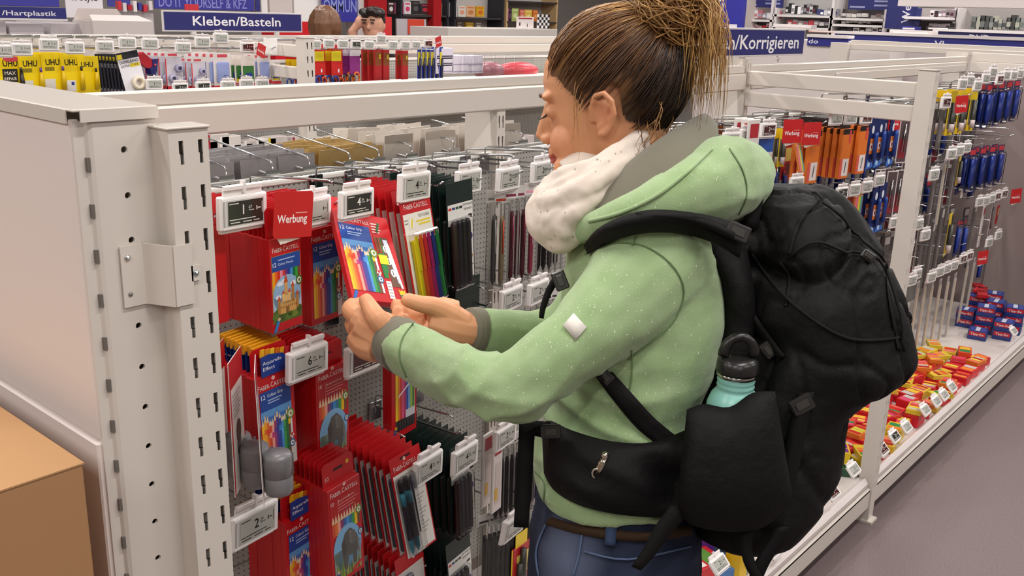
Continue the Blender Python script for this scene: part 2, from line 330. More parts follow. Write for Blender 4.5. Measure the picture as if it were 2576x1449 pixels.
# base shelves
for (a, b, lab) in ((.59, 1.795, 'cream base shelf at the near end below the pencils'), (1.8, 3.018, 'cream base shelf with tag rail under the backpack'), (3.066, 5.53, 'long cream base shelf with tag rail along the aisle')):
    t = thing('base_shelf', lab, 'shelf', None, ((a+b)/2, 1.24, 0)); h = (b-a)/2
    MB().box(-h, h, -.31, -.296, .054, .128, CREAM, bev=.003).box(-h, h, -.31, -.27, .115, .13, CREAM, bev=.004).build('kick_plate', 'painted_steel', t)
    MB().box(-h, h, -.27, .31, .14, .155, '#d8cfc8', bev=.002).build('deck', 'painted_steel', t)
    MB().box(-h+.005, h-.005, -.02, .02, 0, .022, '#e6dedb', bev=.001, M=tr(0, -.285, .134) @ rx(-.6)).box(-h+.005, h-.005, -.303, -.26, .128, .141, '#bdb4ae').build('tag_rail', 'plastic', t)
    MB().box(-h+.02, h-.02, -.2, .3, .0, .14, '#8d8580').build('plinth', 'painted_steel', t)
# cartons
ct = thing('carton', 'brown cardboard box standing against the end frame', 'box', None, (.27, 1.17, .62))
MB().box(-.125, .13, -.252, .25, 0, .552, '#a9805a', bev=.002).build('body', 'card_board' if 'card_board' in MATS else 'matte', ct)
MB().box(-.125, .131, -.253, -.002, .5521, .554, '#b78d63').box(-.125, .131, .0, .25, .5521, .554, '#b58b61').build('flap', 'matte', ct)
tag(MB().box(-.13, .125, -.25, .25, 0, .62, '#a27a55', bev=.002).build('carton', 'matte', None, (.27, 1.17, 0)), 'lower brown cardboard box carrying the upper carton', 'box')
# ================================================================ hooks, price tags, hanging goods
RED, DRED, BLU, NAVY, GREEN, DGRN, YEL = '#c0141b', '#a80f16', '#1f4fae', '#16256b', '#1d8a3a', '#0c231e', '#f3d11a'
PEN = ['#f4c21c', '#f0a020', '#e0632a', '#d8402c', '#f0a08a', '#c23a7a', '#6a3a94', '#27418f', '#3f86cf', '#57a9d8', '#2f8a4a', '#1f6a3a', '#7a3f28', '#3a2a26']
hookA = MB().tube([(0, 0, 0), (0, -.26, .014), (0, -.275, .024)], .0026, '#c8cacc').mesh('arm'); hookB = MB().tube([(0, 0, -.028), (0, -.004, .026), (0, -.012, .03), (0, -.24, .052), (0, -.252, .05)], .0022, '#c8cacc').mesh('label_arm')
hookC = MB().box(-.018, .018, -.003, .001, -.034, .012, '#b5b7b8', bev=.001).tube([(-.012, -.002, 0), (.012, -.002, 0)], .003, '#c0c2c3').mesh('mount')
for m_ in (hookA, hookB, hookC): m_.materials.append(MATS['chrome'])
def hook(X, z, label, group='hooks on the perforated panel', Y=1.556, rot=0., lw=True, k=1.):
    t = thing('display_hook', label, 'hook', group, (X, Y, z), (0, 0, rot)); t.scale = (1, k, 1)
    inst('arm', hookA, t); inst('mount', hookC, t)
    if lw: inst('label_arm', hookB, t)
    return t
def tag_meshes(dark, tint='#f0ebe8'):
    b = MB().box(-.048, .048, 0, .012, -.026, .026, tint, bev=.0025).box(-.045, .045, -.0012, 0, -.0235, .0235, '#f6f3f1', bev=.001)
    b.box(-.044, -.0428, -.0016, -.001, -.019, .019, '#8a8886').box(-.0415, -.0405, -.0016, -.001, -.0195, .0195, '#9a9896').box(-.0385, .0385, -.0014, -.001, -.0195, .0195, '#c9c6c2')
    s = MB().rect(-.035, .036, -.0175, .0175, -.0019, '#34342f' if dark == 1 else '#4a1f20' if dark == 2 else '#b3b4ac')
    c = MB().box(-.040, .040, .004, .006, .026, .036, tint, bev=.0006).box(-.038, .038, .0, .007, .034, .041, '#eee6e4', bev=.001).box(-.0025, .0025, -.001, .007, .03, .047, '#e8e4e2'); l = MB().box(-.042, .044, .006, .014, -.031, -.024, tint, bev=.001)
    B, S, C_, L_ = b.mesh('body'), s.mesh('screen'), c.mesh('clip'), l.mesh('lower_lip'); L_.materials.append(MATS['plastic'])
    B.materials.append(MATS['plastic']); S.materials.append(MATS['screen']); C_.materials.append(MATS['plastic']); return B, S, C_, L_
TAGM = {d: tag_meshes(d) for d in (0, 1, 2)}; TAGL = {}
def price_tag(loc, price, dark, label, rot=(0, 0, .17), s=1., group=None, detail=True, seed=0):
    t = thing('price_tag', label, 'price tag', group, loc, rot); t.scale = (s, s, s)
    B, S, C_, L_ = TAGM[dark]; inst('body', B, t); sc = inst('screen', S, t); inst('clip', C_, t); inst('lower_lip', L_, t)
    k = (price, dark)
    if k not in TAGL:
        mb = MB(); c = '#e8e6e0' if dark else '#22221f'; a, b = (price.split('.')+[''])[:2]
        if a: mb.text(a, -.006, -.003, .0145, c, -.0021, bold=.012)
        if b: mb.text(b, .006, .004, .005, c, -.0021); mb.rect(.006, .017, .0015, .0025, -.0021, c)
        mb.rect(.022, .024, .001, .007, -.0021, c); mb.rect(.025, .031, .003, .0045, -.0021, c)
        mb.rect(-.033, -.014, .0135, .0148, -.0021, c); mb.rect(.0335, .0345, -.004, .013, -.0021, c)
        for i, (p, q) in enumerate(((-.033, .02), (-.031, -.012), (-.006, .012), (.016, .028))): mb.rect(p, q, -.0105 if i == 0 else -.0150, -.0092 if i == 0 else -.0136, -.0021, c)
        m_ = mb.mesh('price_print'); m_.materials.append(MATS['matte']); TAGL[k] = m_
    if detail: inst('price_print', TAGL[k], sc)
    return t
# ---------------------------------------------------------------- package kinds (front face centre at the origin, looking to -Y)
def stripes(mb, x0, x1, z0, z1, cols, y, tips=0., wave=0.):
    n = len(cols); d = (x1-x0)/n
    for i, c in enumerate(cols):
        a = x0+i*d; o = wave*math.sin(i*1.3)
        mb.rect(a, a+d*.97, z0, z1+o-tips, y, c)
        if wave: mb.rect(a, a+d*.97, z0+(z1-z0)*.62+o, z0+(z1-z0)*.72+o, y-.0001, PEN[(i+1) % 12])
        if tips:
            mb.flat([(a, z1+o-tips), (a+d*.97, z1+o-tips), (a+d*.62, z1+o-tips*.3), (a+d*.35, z1+o-tips*.3)], y, '#e8c9a0'); mb.flat([(a+d*.35, z1+o-tips*.3), (a+d*.62, z1+o-tips*.3), (a+d*.48, z1+o)], y, c)
def seal(mb, x, z, r, y, c): mb.disc(x, z, r, r*1.1, y, c); mb.disc(x, z, r*.62, r*.7, y-.0001, '#efe9d6'); mb.disc(x+.0005, z, r*.3, r*.35, y-.0002, c)
def fc(mb, x, z, h, wid, y=-.0005): # maker's line: two larger initials, small capitals, a small crest above
    mb.text('F', x-wid/2, z, h*1.25, '#f0e4df', y, wid=wid*.055); mb.text('ABER-', x-wid/2+wid*.065, z, h, '#f0e4df', y, wid=wid*.33); mb.text('C', x-wid*.085, z, h*1.25, '#f0e4df', y, wid=wid*.075); mb.text('ASTELL', x+wid*.005, z, h, '#f0e4df', y, wid=wid*.49)
    mb.flat([(x-.004, z+h*2.1), (x-.002, z+h*1.6), (x+.003, z+h*1.6), (x+.0045, z+h*2.2), (x+.001, z+h*2.6), (x-.002, z+h*2.5)], y, '#e8b8b0')
KIND = {}
def kind(name, parts):          # parts: list of (part name, MB, material)
    out = []
    for pn, mb, mt in parts:
        me = mb.mesh(pn); ms = mt if isinstance(mt, (list, tuple)) else [mt]
        for m_ in ms: me.materials.append(MATS[m_])
        out.append((pn, me))
    KIND[name] = out
def slab(w, h, t, col, side=None, tab=.045, tabw=None, tcol=None, hole=True):
    b = MB().box(-w/2, w/2, 0, t, -h/2, h/2, col, bev=.0006); tw = tabw or w*.94; tc = tcol or col
    T = MB(); z0 = h/2; a = .006
    T.prism([(-tw/2, z0), (-a, z0+tab*.6), (-a*.6, z0+tab*.62), (a*.6, z0+tab*.62), (a, z0+tab*.6), (tw/2, z0), ][:0] or [(-tw/2, z0-.002), (tw/2, z0-.002), (tw/2, z0+tab-.006), (tw/2-.006, z0+tab), (-tw/2+.006, z0+tab), (-tw/2, z0+tab-.006)], t-.0012, t, tc)
    if hole: T.rect(-.012, .012, z0+tab*.5, z0+tab*.58, t-.0014, '#3a1012'); T.disc(0, z0+tab*.6, .004, .003, t-.0014, '#3a1012')
    return b, T
# 1 coloured pencil box with a castle
b, T = slab(.071, .158, .0105, RED, tab=.05); p = MB(); y = -.0004
fc(p, 0, .0555, .0068, .060); p.rect(-.033, .033, -.064, .05, y+.0001, '#b8a24a'); p.rect(-.0325, .0325, .012, .0495, y, '#1d4796'); p.text('12', -.03, .032, .007, '#fff', y-.0001); p.text('Colour Pencils', -.018, .033, .0042, '#d8e2f2', y-.0001, wid=.034); p.rect(-.018, .02, .041, .043, y-.0001, '#9db4da')
stripes(p, -.032, .032, -.004, .024, ['#f2a31c', '#e8641e', '#d4281c', '#e890a0', '#c63a3a', '#6a2f88', '#213f94', '#3f8fd6', '#0f6a3a', '#2fa03a', '#7a3f28'], y-.0001)
p.disc(0, -.018, .0318, .033, y-.0002, '#8fb6d8', n=28); p.rect(-.0325, .0325, -.0635, -.02, y-.0002, '#a9c6dc')
for (x, z, r) in ((-.015, .002, .008), (-.006, .006, .006), (.016, -.002, .008), (-.02, -.02, .007)): p.disc(x, z, r, r*.5, y-.00025, '#dfe8ef')
p.flat([(-.0325, -.0635), (.0325, -.0635), (.0325, -.045), (.02, -.038), (0, -.042), (-.018, -.036), (-.0325, -.044)], y-.0003, '#4f6a26')
C1, C2, C3 = '#d9a65c', '#b97f3c', '#c4512c'
for (x0, x1, z0, z1, c) in ((-.019, .022, -.05, -.03, C1), (-.012, .008, -.035, -.016, '#e6bd78'), (-.006, .001, -.02, .002, C1), (.01, .016, -.034, -.008, C2), (.02, .026, -.05, -.024, C2), (-.022, -.016, -.05, -.026, C2), (-.004, .004, -.05, -.04, '#8a5a26')): p.rect(x0, x1, z0, z1, y-.0004, c)
for (x, z, w_, h_) in ((-.0025, .002, .005, .016), (.013, -.008, .004, .010), (.023, -.024, .004, .008), (-.019, -.026, .004, .008), (-.009, -.016, .004, .006), (.005, -.016, .004, .007)): p.flat([(x-w_, z), (x+w_, z), (x, z+h_)], y-.0005, C3)
for i in range(9): p.rect(-.016+i*.0043, -.0145+i*.0043, -.041, -.037, y-.0005, '#7a4a20')
for (x, z, r) in ((-.027, -.052, .009), (-.015, -.056, .008), (.0, -.058, .007), (.015, -.055, .009), (.027, -.05, .007), (.006, -.053, .006)): p.disc(x, z, r, r*.7, y-.0006, random.choice(['#3f5a1e', '#5d7a2c', '#74882f']), n=9)
seal(p, .028, .0, .0075, y-.0007, '#3f6a2a')
p.flat([(-.034, -.0775), (-.027, -.0775), (-.018, -.0585), (-.024, -.056)], y-.0008, '#2f7fc4'); p.disc(-.021, -.0572, .0034, .003, y-.0009, '#d8b48a')
kind('castle', [('box', b, 'card'), ('hang_tab', T, 'card'), ('picture', p, 'card')]); kind('castle_b', [('box', MB().box(-.0355, .0355, 0, .0105, -.079, .079, RED, bev=.0006).prism([(-.033, .078), (.033, .078), (.033, .124), (.027, .13), (-.027, .13), (-.033, .124)], .0093, .0105, RED), 'card')])
def grip_face(p, x0, x1, z0, z1, y):
    w = x1-x0; p.rect(x0, x1, z0, z1, y, '#3a6fb8'); p.rect(x0, x1, z1-.034, z1, y-.0001, '#1f4796'); p.rect(x0, x1, z1-.046, z1-.034, y-.0001, '#5b97cf'); p.rect(x0, x1, z0, z1-.056, y-.0001, '#d9e4ea')
    p.text('12', x0+.003, z1-.013, .008, '#fff', y-.0002); p.text('Colour Grip', x0+w*.24, z1-.0115, .0058, '#eef2fa', y-.0002, wid=w*.5); p.rect(x0+w*.24, x0+w*.7, z1-.0185, z1-.0165, y-.0002, '#a9c0e2'); p.rect(x0+w*.24, x0+w*.62, z1-.023, z1-.0212, y-.0002, '#a9c0e2')
    stripes(p, x0, x1-.004, z0, z1-.044, ['#f2c01c', '#eea51e', '#e0702a', '#d4452c', '#eaa08c', '#a03a6a', '#4a3a90', '#2a4a9c', '#4a90d0', '#3f9a4a', '#20703a', '#7a4630'], y-.0003, .014, .006)
    seal(p, x1-.004, z1-.056, .0085, y-.0008, '#6f8a3a'); p.flat([(x1-.0085, z1-.098), (x1+.0025, z1-.098), (x1-.003, z1-.085)], y-.0008, '#ece6e0'); p.disc(x1-.003, z1-.094, .0028, .0032, y-.0009, '#c03028'); seal(p, x1-.003, z1-.11, .0068, y-.0008, '#3a6a9a')
# 2 grip pencil box
b, T = slab(.086, .178, .012, RED, tab=.045); p = MB(); fc(p, -.004, .066, .0072, .07); grip_face(p, -.036, .034, -.077, .062, -.0004); p.rect(.028, .04, -.085, -.05, -.0009, '#d4d0cc')
kind('grip', [('box', b, 'card'), ('hang_tab', T, 'card'), ('picture', p, 'card')])
aq = MB(); aq.prism([(-.03, .088), (.034, .088), (.034, .104), (.02, .118), (-.012, .124), (-.03, .122)], -.002, -.0008, '#1d3f92'); aq.text('Aquarelle', -.026, .108, .006, '#fff', -.0021, wid=.042); aq.text('Effect', -.026, .098, .006, '#fff', -.0021, wid=.026)
for i in range(6): aq.prism([(-.028+i*.011, .122-.002*i), (-.019+i*.011, .122-.002*i), (-.017+i*.011, .134-.002*i), (-.026+i*.011, .134-.002*i)], .001, .003, ['#f0b01c', '#e89a1a', '#f4cc30', '#d87018', '#efa81c', '#c8303a'][i])
kind('grip_aqua', [('box', b, 'card'), ('hang_tab', T, 'card'), ('picture', p, 'card'), ('banderole', aq, 'card')])
kind('grip_b', [('box', MB().box(-.043, .043, 0, .012, -.089, .089, RED, bev=.0006).prism([(-.04, .088), (.04, .088), (.04, .128), (.034, .134), (-.034, .134), (-.04, .128)], .0108, .012, RED), 'card')])
kind('aqua_b', [('box', MB().box(-.043, .043, 0, .012, -.089, .089, RED, bev=.0006).prism([(-.03, .088), (.034, .088), (.034, .104), (.02, .118), (-.012, .124), (-.03, .122)], .0, .0012, '#1d3f92').box(-.03, .035, .004, .009, .118, .134, '#e5a01c'), 'card')])
# 3 pencil set with extra pencils (the one being held)
b = MB().box(-.061, .061, 0, .013, -.092, .092, RED, bev=.0008); p = MB(); fc(p, -.0185, .068, .0074, .068); grip_face(p, -.055, .012, -.074, .063, -.0004)
T = MB().prism([(-.058, .09), (.03, .09), (.03, .122), (.022, .13), (-.05, .13), (-.058, .122)], .0115, .013, RED); q = MB(); y = -.0004
for i in range(4): q.rect(.018, .018+(.014, .018, .02, .016)[i], .071-.006*i, .0735-.006*i, y, '#f0d8d0')
q.rect(.0165, .0175, -.045, .05, y, '#a80f16')
stripes(q, .018, .030, .012, .044, ['#8a4a2a', '#6f3a22', '#935234'], y); q.rect(.030, .0325, -.03, .044, y, '#2a7a3a'); q.rect(.019, .03, -.042, .01, y, '#1f7a34'); q.rect(.0185, .0205, -.042, .01, y-.0001, '#0f4a20'); q.rect(.018, .037, -.0135, .006, y-.0005, '#f2d21a')
q.flat([(.0325, .045), (.048, .045), (.054, -.058), (.0325, -.058)], y, '#6a4a3a'); q.flat([(.036, .04), (.046, .04), (.0535, -.05), (.048, -.05)], y-.0001, '#cfd8ea'); q.flat([(.042, .03), (.0475, .03), (.056, -.06), (.0515, -.06)], y-.0002, '#f4f2f0')
for (x, z, r) in ((.037, .02, .006), (.0385, -.006, .006), (.041, -.03, .0065)): q.disc(x, z, r*.8, r*1.3, y-.0003, '#f2f0ea', n=8); q.rect(x-.0008, x+.0008, z-.005, z+.005, y-.0004, '#3a3030')
lp = MB().prism([(.026, .056), (.029, .053), (.036, .072), (.033, .075)], -.003, -.0005, '#2f6a34'); q.rect(.02, .031, -.0835, -.048, y-.0002, '#efece8')
for i in range(5): q.rect(.0215, .0295, -.054-i*.0062, -.0522-i*.0062, y-.0003, '#9a9896')
q.flat([(.043, -.066), (.056, -.066), (.057, -.082), (.045, -.082)], y-.0001, '#5f7a5a'); q.flat([(.043, -.062), (.047, -.066), (.05, -.062), (.053, -.066), (.056, -.062), (.057, -.073), (.044, -.073)], y-.0002, '#f0c81c')
q.flat([(-.060, -.091), (-.053, -.091), (-.046, -.077), (-.052, -.074)], y-.0003, '#2a62b0')
kind('gripset', [('box', b, 'card'), ('hang_tab', T, 'card'), ('picture', p, 'card'), ('extra_pencils_window', q, 'card'), ('loose_pencil', lp, 'plastic')])
# 4 highlighter card
b = MB().box(-.046, .046, 0, .0012, -.105, .11, RED).rect(-.042, .042, -.1, .07, -.0003, '#ece8df'); p = MB(); fc(p, 0, .078, .008, .072); p.text('TEXTLINER', .002, .06, .0055, '#4a463f', -.0005, wid=.034); p.rect(-.006, .036, .052, .055, -.0006, '#e8d21c'); p.rect(.0, .036, .046, .049, -.0006, '#e8d21c'); p.rect(-.028, -.012, .042, .062, -.0005, '#d8d4cc'); p.rect(-.027, -.013, .043, .061, -.0006, '#f2efe8'); p.flat([(-.023, .044), (-.019, .044), (-.015, .06), (-.019, .06)], -.0007, '#e8d21c'); p.rect(-.04, -.03, .058, .06, -.0005, '#8a877f'); p.rect(-.04, -.03, .052, .054, -.0005, '#8a877f')
parts = [('card', b, 'card'), ('print', p, 'card')]
for i, c in enumerate(['#e6d816', '#f0701a', '#e8303f', '#c0207a', '#2a3a9a', '#1a8a3f']):
    x = -.028+i*.0125; parts.append(('highlighter', MB().box(x-.0058, x+.0058, -.011, 0, -.095, .022, c, bev=.002).box(x-.0048, x+.0048, -.0125, -.011, -.035, .03, c, bev=.001), 'plastic'))
parts.append(('blister', MB().box(-.036, .042, -.014, 0, -.098, .036, '#ffffff', bev=.003), 'clear')); kind('hilite', parts)
kind('hilite_b', [('card', MB().box(-.046, .046, 0, .0012, -.105, .11, RED).rect(-.042, .042, -.1, .07, -.0003, '#ece8df').box(-.034, .04, -.011, 0, -.095, .03, '#d8d2b8', bev=.003), 'card')])
# 5 marker card, dark green
b = MB().box(-.046, .046, 0, .0012, -.085, .115, DGRN).rect(-.043, .0445, .03, .072, -.0003, '#e6e4de').rect(.026, .0445, -.083, .03, -.0003, '#e6e4de'); p = MB()
for i, c in enumerate(['#c8302a', '#2a3a7a', '#2a5a34', '#1c1c1c']): p.rect(-.041+i*.0125, -.031+i*.0125, .061, .066, -.0005, c)
p.text('GRIP MARKER', .008, .064, .005, '#5a564f', -.0005, wid=.036); p.text('PERMANENT', .012, .055, .005, '#5a564f', -.0005, wid=.03); p.disc(.034, .043, .008, .003, -.0005, '#3a2a26'); p.disc(.035, -.0, .006, .007, -.0006, '#3a3a7a'); p.flat([(.029, -.03), (.04, -.04), (.036, -.048), (.028, -.04)], -.0006, '#b07a30'); p.rect(.028, .042, -.06, -.058, -.0005, '#8a8880')
parts = [('card', b, 'card'), ('print', p, 'card')]
for i, c in enumerate(['#2a1214', '#181a2e', '#14201a', '#141416']):
    x = -.034+i*.0155; parts.append(('marker', MB().tube([(x, -.008, -.095), (x, -.008, -.085), (x, -.008, -.02), (x, -.008, .035), (x, -.008, .04)], [.0045, .0072, .0072, .0066, .004], c, 10), 'plastic'))
parts.append(('blister', MB().box(-.043, .024, -.017, 0, -.098, .045, '#ffffff', bev=.004), 'clear')); kind('marker', parts)
kind('marker_b', [('card', MB().box(-.046, .046, 0, .0012, -.085, .115, DGRN).box(-.043, .024, -.012, 0, -.095, .04, '#101412', bev=.004), 'card')])
# 6 clear sleeve with one slim pen
for nm, c1, c2 in (('sleeve_dark', '#1c1a1c', '#3a3436'), ('sleeve_sand', '#b09a78', '#c8402a'), ('sleeve_wine', '#6a2034', '#8a3048'), ('sleeve_rose', '#c84a68', '#e89ab0'), ('sleeve_grey', '#5a5654', '#8a8684'), ('sleeve_blue', '#1c2f8a', '#3a6ad0'), ('sleeve_white', '#dcd6d2', '#c89a90')):
    kind(nm, [('pen', MB().tube([(0, -.006, -.09), (0, -.006, -.078), (0, -.006, .045), (0, -.006, .06)], [.0015, .0058, .0058, .004], c1, 8).tube([(0, -.0125, -.02), (0, -.0125, .05)], .0016, c2, 5), 'plastic'), ('sleeve', MB().box(-.016, .016, -.013, .001, -.1, .085, '#ffffff', bev=.003), 'clear'), ('header', MB().box(-.016, .016, 0, .001, .085, .11, '#d8d4d0').rect(-.012, .012, .089, .094, -.0004, c2), 'card')])
# 7 jumbo pencil box with an elephant
b, T = slab(.085, .186, .0125, RED, tab=.042); p = MB(); y = -.0004; fc(p, 0, .076, .0072, .072); p.rect(-.0385, .0385, .026, .072, y, '#b81219'); p.text('10', -.036, .061, .007, '#f4e0da', y-.0001); p.text('Jumbo', -.02, .062, .005, '#f0c8c0', y-.0001, wid=.045)
for i in range(3): p.rect(-.02, .034-.006*i, .0565-.0055*i, .058-.0055*i, y-.0001, '#e0908a')
stripes(p, -.037, .037, .002, .045, ['#d44a2c', '#e0702a', '#f0a08c', '#8a3a6a', '#3a5aa0', '#3f90d0', '#2f7a9a', '#3a9a4a', '#f2c01c', '#7a4630'], y-.0002, .018)
p.disc(0, -.03, .037, .043, y-.0003, '#7fb4dc', n=26); p.flat([(-.036, -.084), (.034, -.084), (.035, -.03), (-.036, -.03)], y-.0003, '#8a9a86')
G1, G2 = '#5a5854', '#7a7670'
p.flat([(-.016, -.02), (-.006, -.002), (.008, .003), (.018, -.006), (.027, -.02), (.029, -.045), (.024, -.05), (.022, -.07), (.012, -.07), (.012, -.05), (.0, -.05), (-.002, -.072), (-.012, -.072), (-.015, -.045)], y-.0004, G1)
p.flat([(.004, -.002), (.016, -.005), (.022, -.02), (.015, -.032), (.006, -.026)], y-.0005, G2); p.disc(.016, -.018, .007, .013, y-.0006, '#6a6660'); p.flat([(.025, -.02), (.029, -.025), (.031, -.05), (.028, -.06), (.026, -.05), (.025, -.034)], y-.0005, G2); p.flat([(-.016, -.022), (-.008, -.01), (-.002, -.03), (-.01, -.05)], y-.0005, '#4a4844')
for i in range(16): 
    x = -.034+i*.0042; z = -.084; hh = .012+.02*abs(math.sin(i*2.1))*(1.4 if i < 6 else .7); p.flat([(x-.002, z), (x+.003, z), (x+.0005+.003*math.sin(i), z+hh)], y-.0007, ['#6a8a2a', '#8aa23a', '#4f6a26', '#b0a04a'][i % 4])
seal(p, .033, .028, .0075, y-.0008, '#6f8a3a'); seal(p, .035, -.016, .006, y-.0008, '#3a6a9a'); p.flat([(-.037, -.0915), (-.03, -.0915), (-.024, -.07), (-.031, -.068)], y-.0009, '#1f3fae'); p.disc(-.0275, -.069, .0035, .003, y-.001, '#d8b48a'); p.flat([(.008, -.082), (.014, -.076), (.033, -.07), (.034, -.074), (.014, -.086)], y-.0009, '#c8302a')
kind('jumbo', [('box', b, 'card'), ('hang_tab', T, 'card'), ('picture', p, 'card')]); kind('jumbo_b', [('box', MB().box(-.0425, .0425, 0, .0125, -.093, .093, RED, bev=.0006).prism([(-.04, .092), (.04, .092), (.04, .13), (.034, .135), (-.034, .135), (-.04, .13)], .0113, .0125, RED), 'card')])
t10 = MB().prism([(-.04, .092), (.04, .092), (.04, .13), (.034, .136), (-.034, .136), (-.04, .13)], .0113, .0125, RED).text('10', -.034, .104, .008, '#f4e0da', .011).rect(-.012, .012, .116, .121, .011, '#3a1012').disc(.024, .122, .004, .004, .011, '#e8b820')
kind('jumbo_tab', [('box', b, 'card'), ('hang_tab', t10, 'card'), ('picture', p, 'card')])
# 8 sharpener card with two grey cups
b = MB().box(-.04, .04, 0, .0012, -.1, .12, '#e9e4df').rect(-.04, .04, .075, .12, -.0003, RED).rect(-.04, -.034, -.1, .075, -.0003, RED).rect(.034, .04, -.1, .075, -.0003, RED)
p = MB()
for i in range(6): p.rect(-.028, .02-.004*(i % 3), .06-.007*i, .062-.007*i, -.0005, '#a8a4a0')
p.disc(.0, -.005, .014, .02, -.0006, '#2a2628'); p.rect(-.012, .012, -.04, -.02, -.0006, '#6a6668')
cup = MB().lathe([(.0, -.098), (.021, -.097), (.0225, -.09), (.0225, -.068), (.021, -.0665), (.0228, -.0655), (.0228, -.036), (.0205, -.03), (.0, -.029)], '#7f7d80', 22, M=tr(0, -.0232, 0))
cup2 = MB()
for i in range(5): cup2.box(.006+.0035*i, .0078+.0035*i, -.0475, -.044, -.06, -.042, '#5f5d60')
kind('sharpener', [('card', b, 'card'), ('print', p, 'card'), ('cup', cup, 'plastic'), ('grip_ribs', cup2, 'plastic')])
# 9 pen card, white with red rim
b = MB().box(-.048, .048, 0, .0015, -.1, .105, RED).rect(-.0445, .0445, -.096, .07, -.0003, '#e9e6df'); p = MB(); fc(p, -.004, .077, .008, .07); p.rect(-.016, .016, .094, .099, -.0004, '#3a1012'); p.flat([(.018, .045), (.02, .045), (.02, .028), (.018, .028)], -.0005, '#c85a2a'); p.flat([(.016, .03), (.019, .024), (.0225, .03)], -.0005, '#c85a2a')
for i in range(11): p.rect(.012, .036-.005*(i % 4), .008-.0075*i, .0105-.0075*i, -.0005, '#b6b2ab')
parts = [('card', b, 'card'), ('print', p, 'card')]
for x, s_ in ((-.034, .85), (-.016, 1.1)):
    parts.append(('pen', MB().tube([(x, -.006, -.09), (x, -.006, -.08), (x, -.006, -.03)], [.0015, .0045*s_, .006*s_], '#2a7f9a', 8).tube([(x, -.006, -.06), (x, -.006, .0), (x, -.006, .02)], .0062*s_, '#14172e', 8).tube([(x, -.006, .01), (x, -.006, .035)], .0064*s_, '#2a8aa0', 8).tube([(x, -.006, .033), (x, -.006, .055), (x, -.006, .062)], [.0064*s_, .006*s_, .003], '#17141a', 8), 'plastic'))
parts.append(('refill', MB().tube([(.002, -.004, -.06), (.002, -.004, .0), (.002, -.004, .055)], [.0015, .002, .003], '#22263a', 6), 'plastic')); parts.append(('blister', MB().box(-.044, .008, -.014, 0, -.094, .066, '#ffffff', bev=.004), 'clear'))
kind('pencard', parts); kind('pencard_b', [('card', MB().box(-.048, .048, 0, .0015, -.1, .105, RED).rect(-.0445, .0445, -.096, .07, -.0003, '#e9e6df').box(-.044, .0, -.011, 0, -.09, .06, '#30363f', bev=.004), 'card')])
# 10 felt tip box
b, T = slab(.086, .18, .0125, RED, tab=.042); p = MB(); p.rect(-.03, .036, -.075, .07, -.0003, '#efe6e2'); stripes(p, -.03, .035, -.065, .06, ['#f2d01c', '#e8851e', '#d83a2c', '#e05a8a', '#c02a6a', '#2a55b8', '#7ab0e0', '#9ac83a', '#4a8a3a'], -.0004); p.rect(-.03, .036, -.075, -.05, -.0006, '#1c1a1c'); 
for i in range(7): p.rect(-.027+i*.009, -.021+i*.009, -.074, -.052, -.0007, '#3a3838')
p.rect(.004, .036, -.052, -.034, -.0008, '#d8dde2'); p.flat([(-.022, .0), (.026, .026), (.028, .032), (-.02, .006)], -.0008, '#f4f2f0'); p.flat([(-.041, -.0885), (-.034, -.0885), (-.027, -.066), (-.033, -.064)], -.0009, '#1f3fae'); p.disc(-.03, -.065, .0045, .004, -.001, '#d8a020')
kind('felt', [('box', b, 'card'), ('hang_tab', T, 'card'), ('picture', p, 'card')])
# 11.. goods further along the aisle
b = MB().box(-.026, .026, 0, .016, -.085, .075, '#e0772a', bev=.003); p = MB().rect(-.026, .026, .058, .075, -.0003, '#241f1e').rect(.008, .018, .03, .07, -.0005, '#d84a4a').rect(-.012, .02, -.075, -.02, -.0004, '#e6dcd8').rect(-.026, -.012, -.08, -.02, -.0004, '#d85a4a').flat([(0, -.065), (.004, -.065), (.008, -.03), (.004, -.03)], -.0006, '#2a2628')
kind('orange', [('box', b, 'card'), ('print', p, 'card'), ('hang_tab', MB().box(-.024, .024, .014, .0155, .075, .1, '#2a2422'), 'card')])
b = MB().box(-.025, .025, 0, .0015, -.1, .1, '#18265e').prism([(-.022, -.1), (.025, -.09), (.02, -.07), (.0, -.075), (-.015, -.06)], -.002, -.0005, '#3f72c4'); p = MB().disc(0, .055, .008, .016, -.0006, '#dfe6ee').rect(-.01, .012, -.04, .02, -.0006, '#e8803a').disc(.001, -.012, .01, .015, -.0008, '#f0ece8').disc(.002, -.012, .005, .008, -.001, '#b0402a').disc(-.004, -.08, .008, .01, -.0026, '#b8d4f0')
kind('gluecard', [('card', b, 'card'), ('print', p, 'card'), ('stick', MB().tube([(.012, -.01, -.06), (.012, -.01, .03), (.012, -.01, .045)], [.008, .008, .005], '#23469a', 9), 'plastic')])
def frame(mb, w, h, t, c):
    mb.box(-w/2, -w/2+t, -.003, 0, -h/2, h/2, c, bev=.001).box(w/2-t, w/2, -.003, 0, -h/2, h/2, c, bev=.001).box(-w/2, w/2, -.003, 0, -h/2, -h/2+t, c, bev=.001).box(-w/2, w/2, -.003, 0, h/2-t, h/2, c, bev=.001); return mb
kind('framed', [('card', MB().box(-.03, .03, 0, .0012, -.11, .11, '#5a4a4c').rect(-.02, .02, -.09, .0, -.0004, '#8a2a34'), 'card'), ('rim', frame(MB(), .064, .225, .006, '#cfc6c4'), 'plastic'), ('compass', MB().tube([(0, -.008, .07), (-.006, -.008, -.06)], .003, '#b8b6b6', 6).tube([(0, -.008, .07), (.008, -.008, -.06)], .003, '#8a888a', 6), 'chrome')])
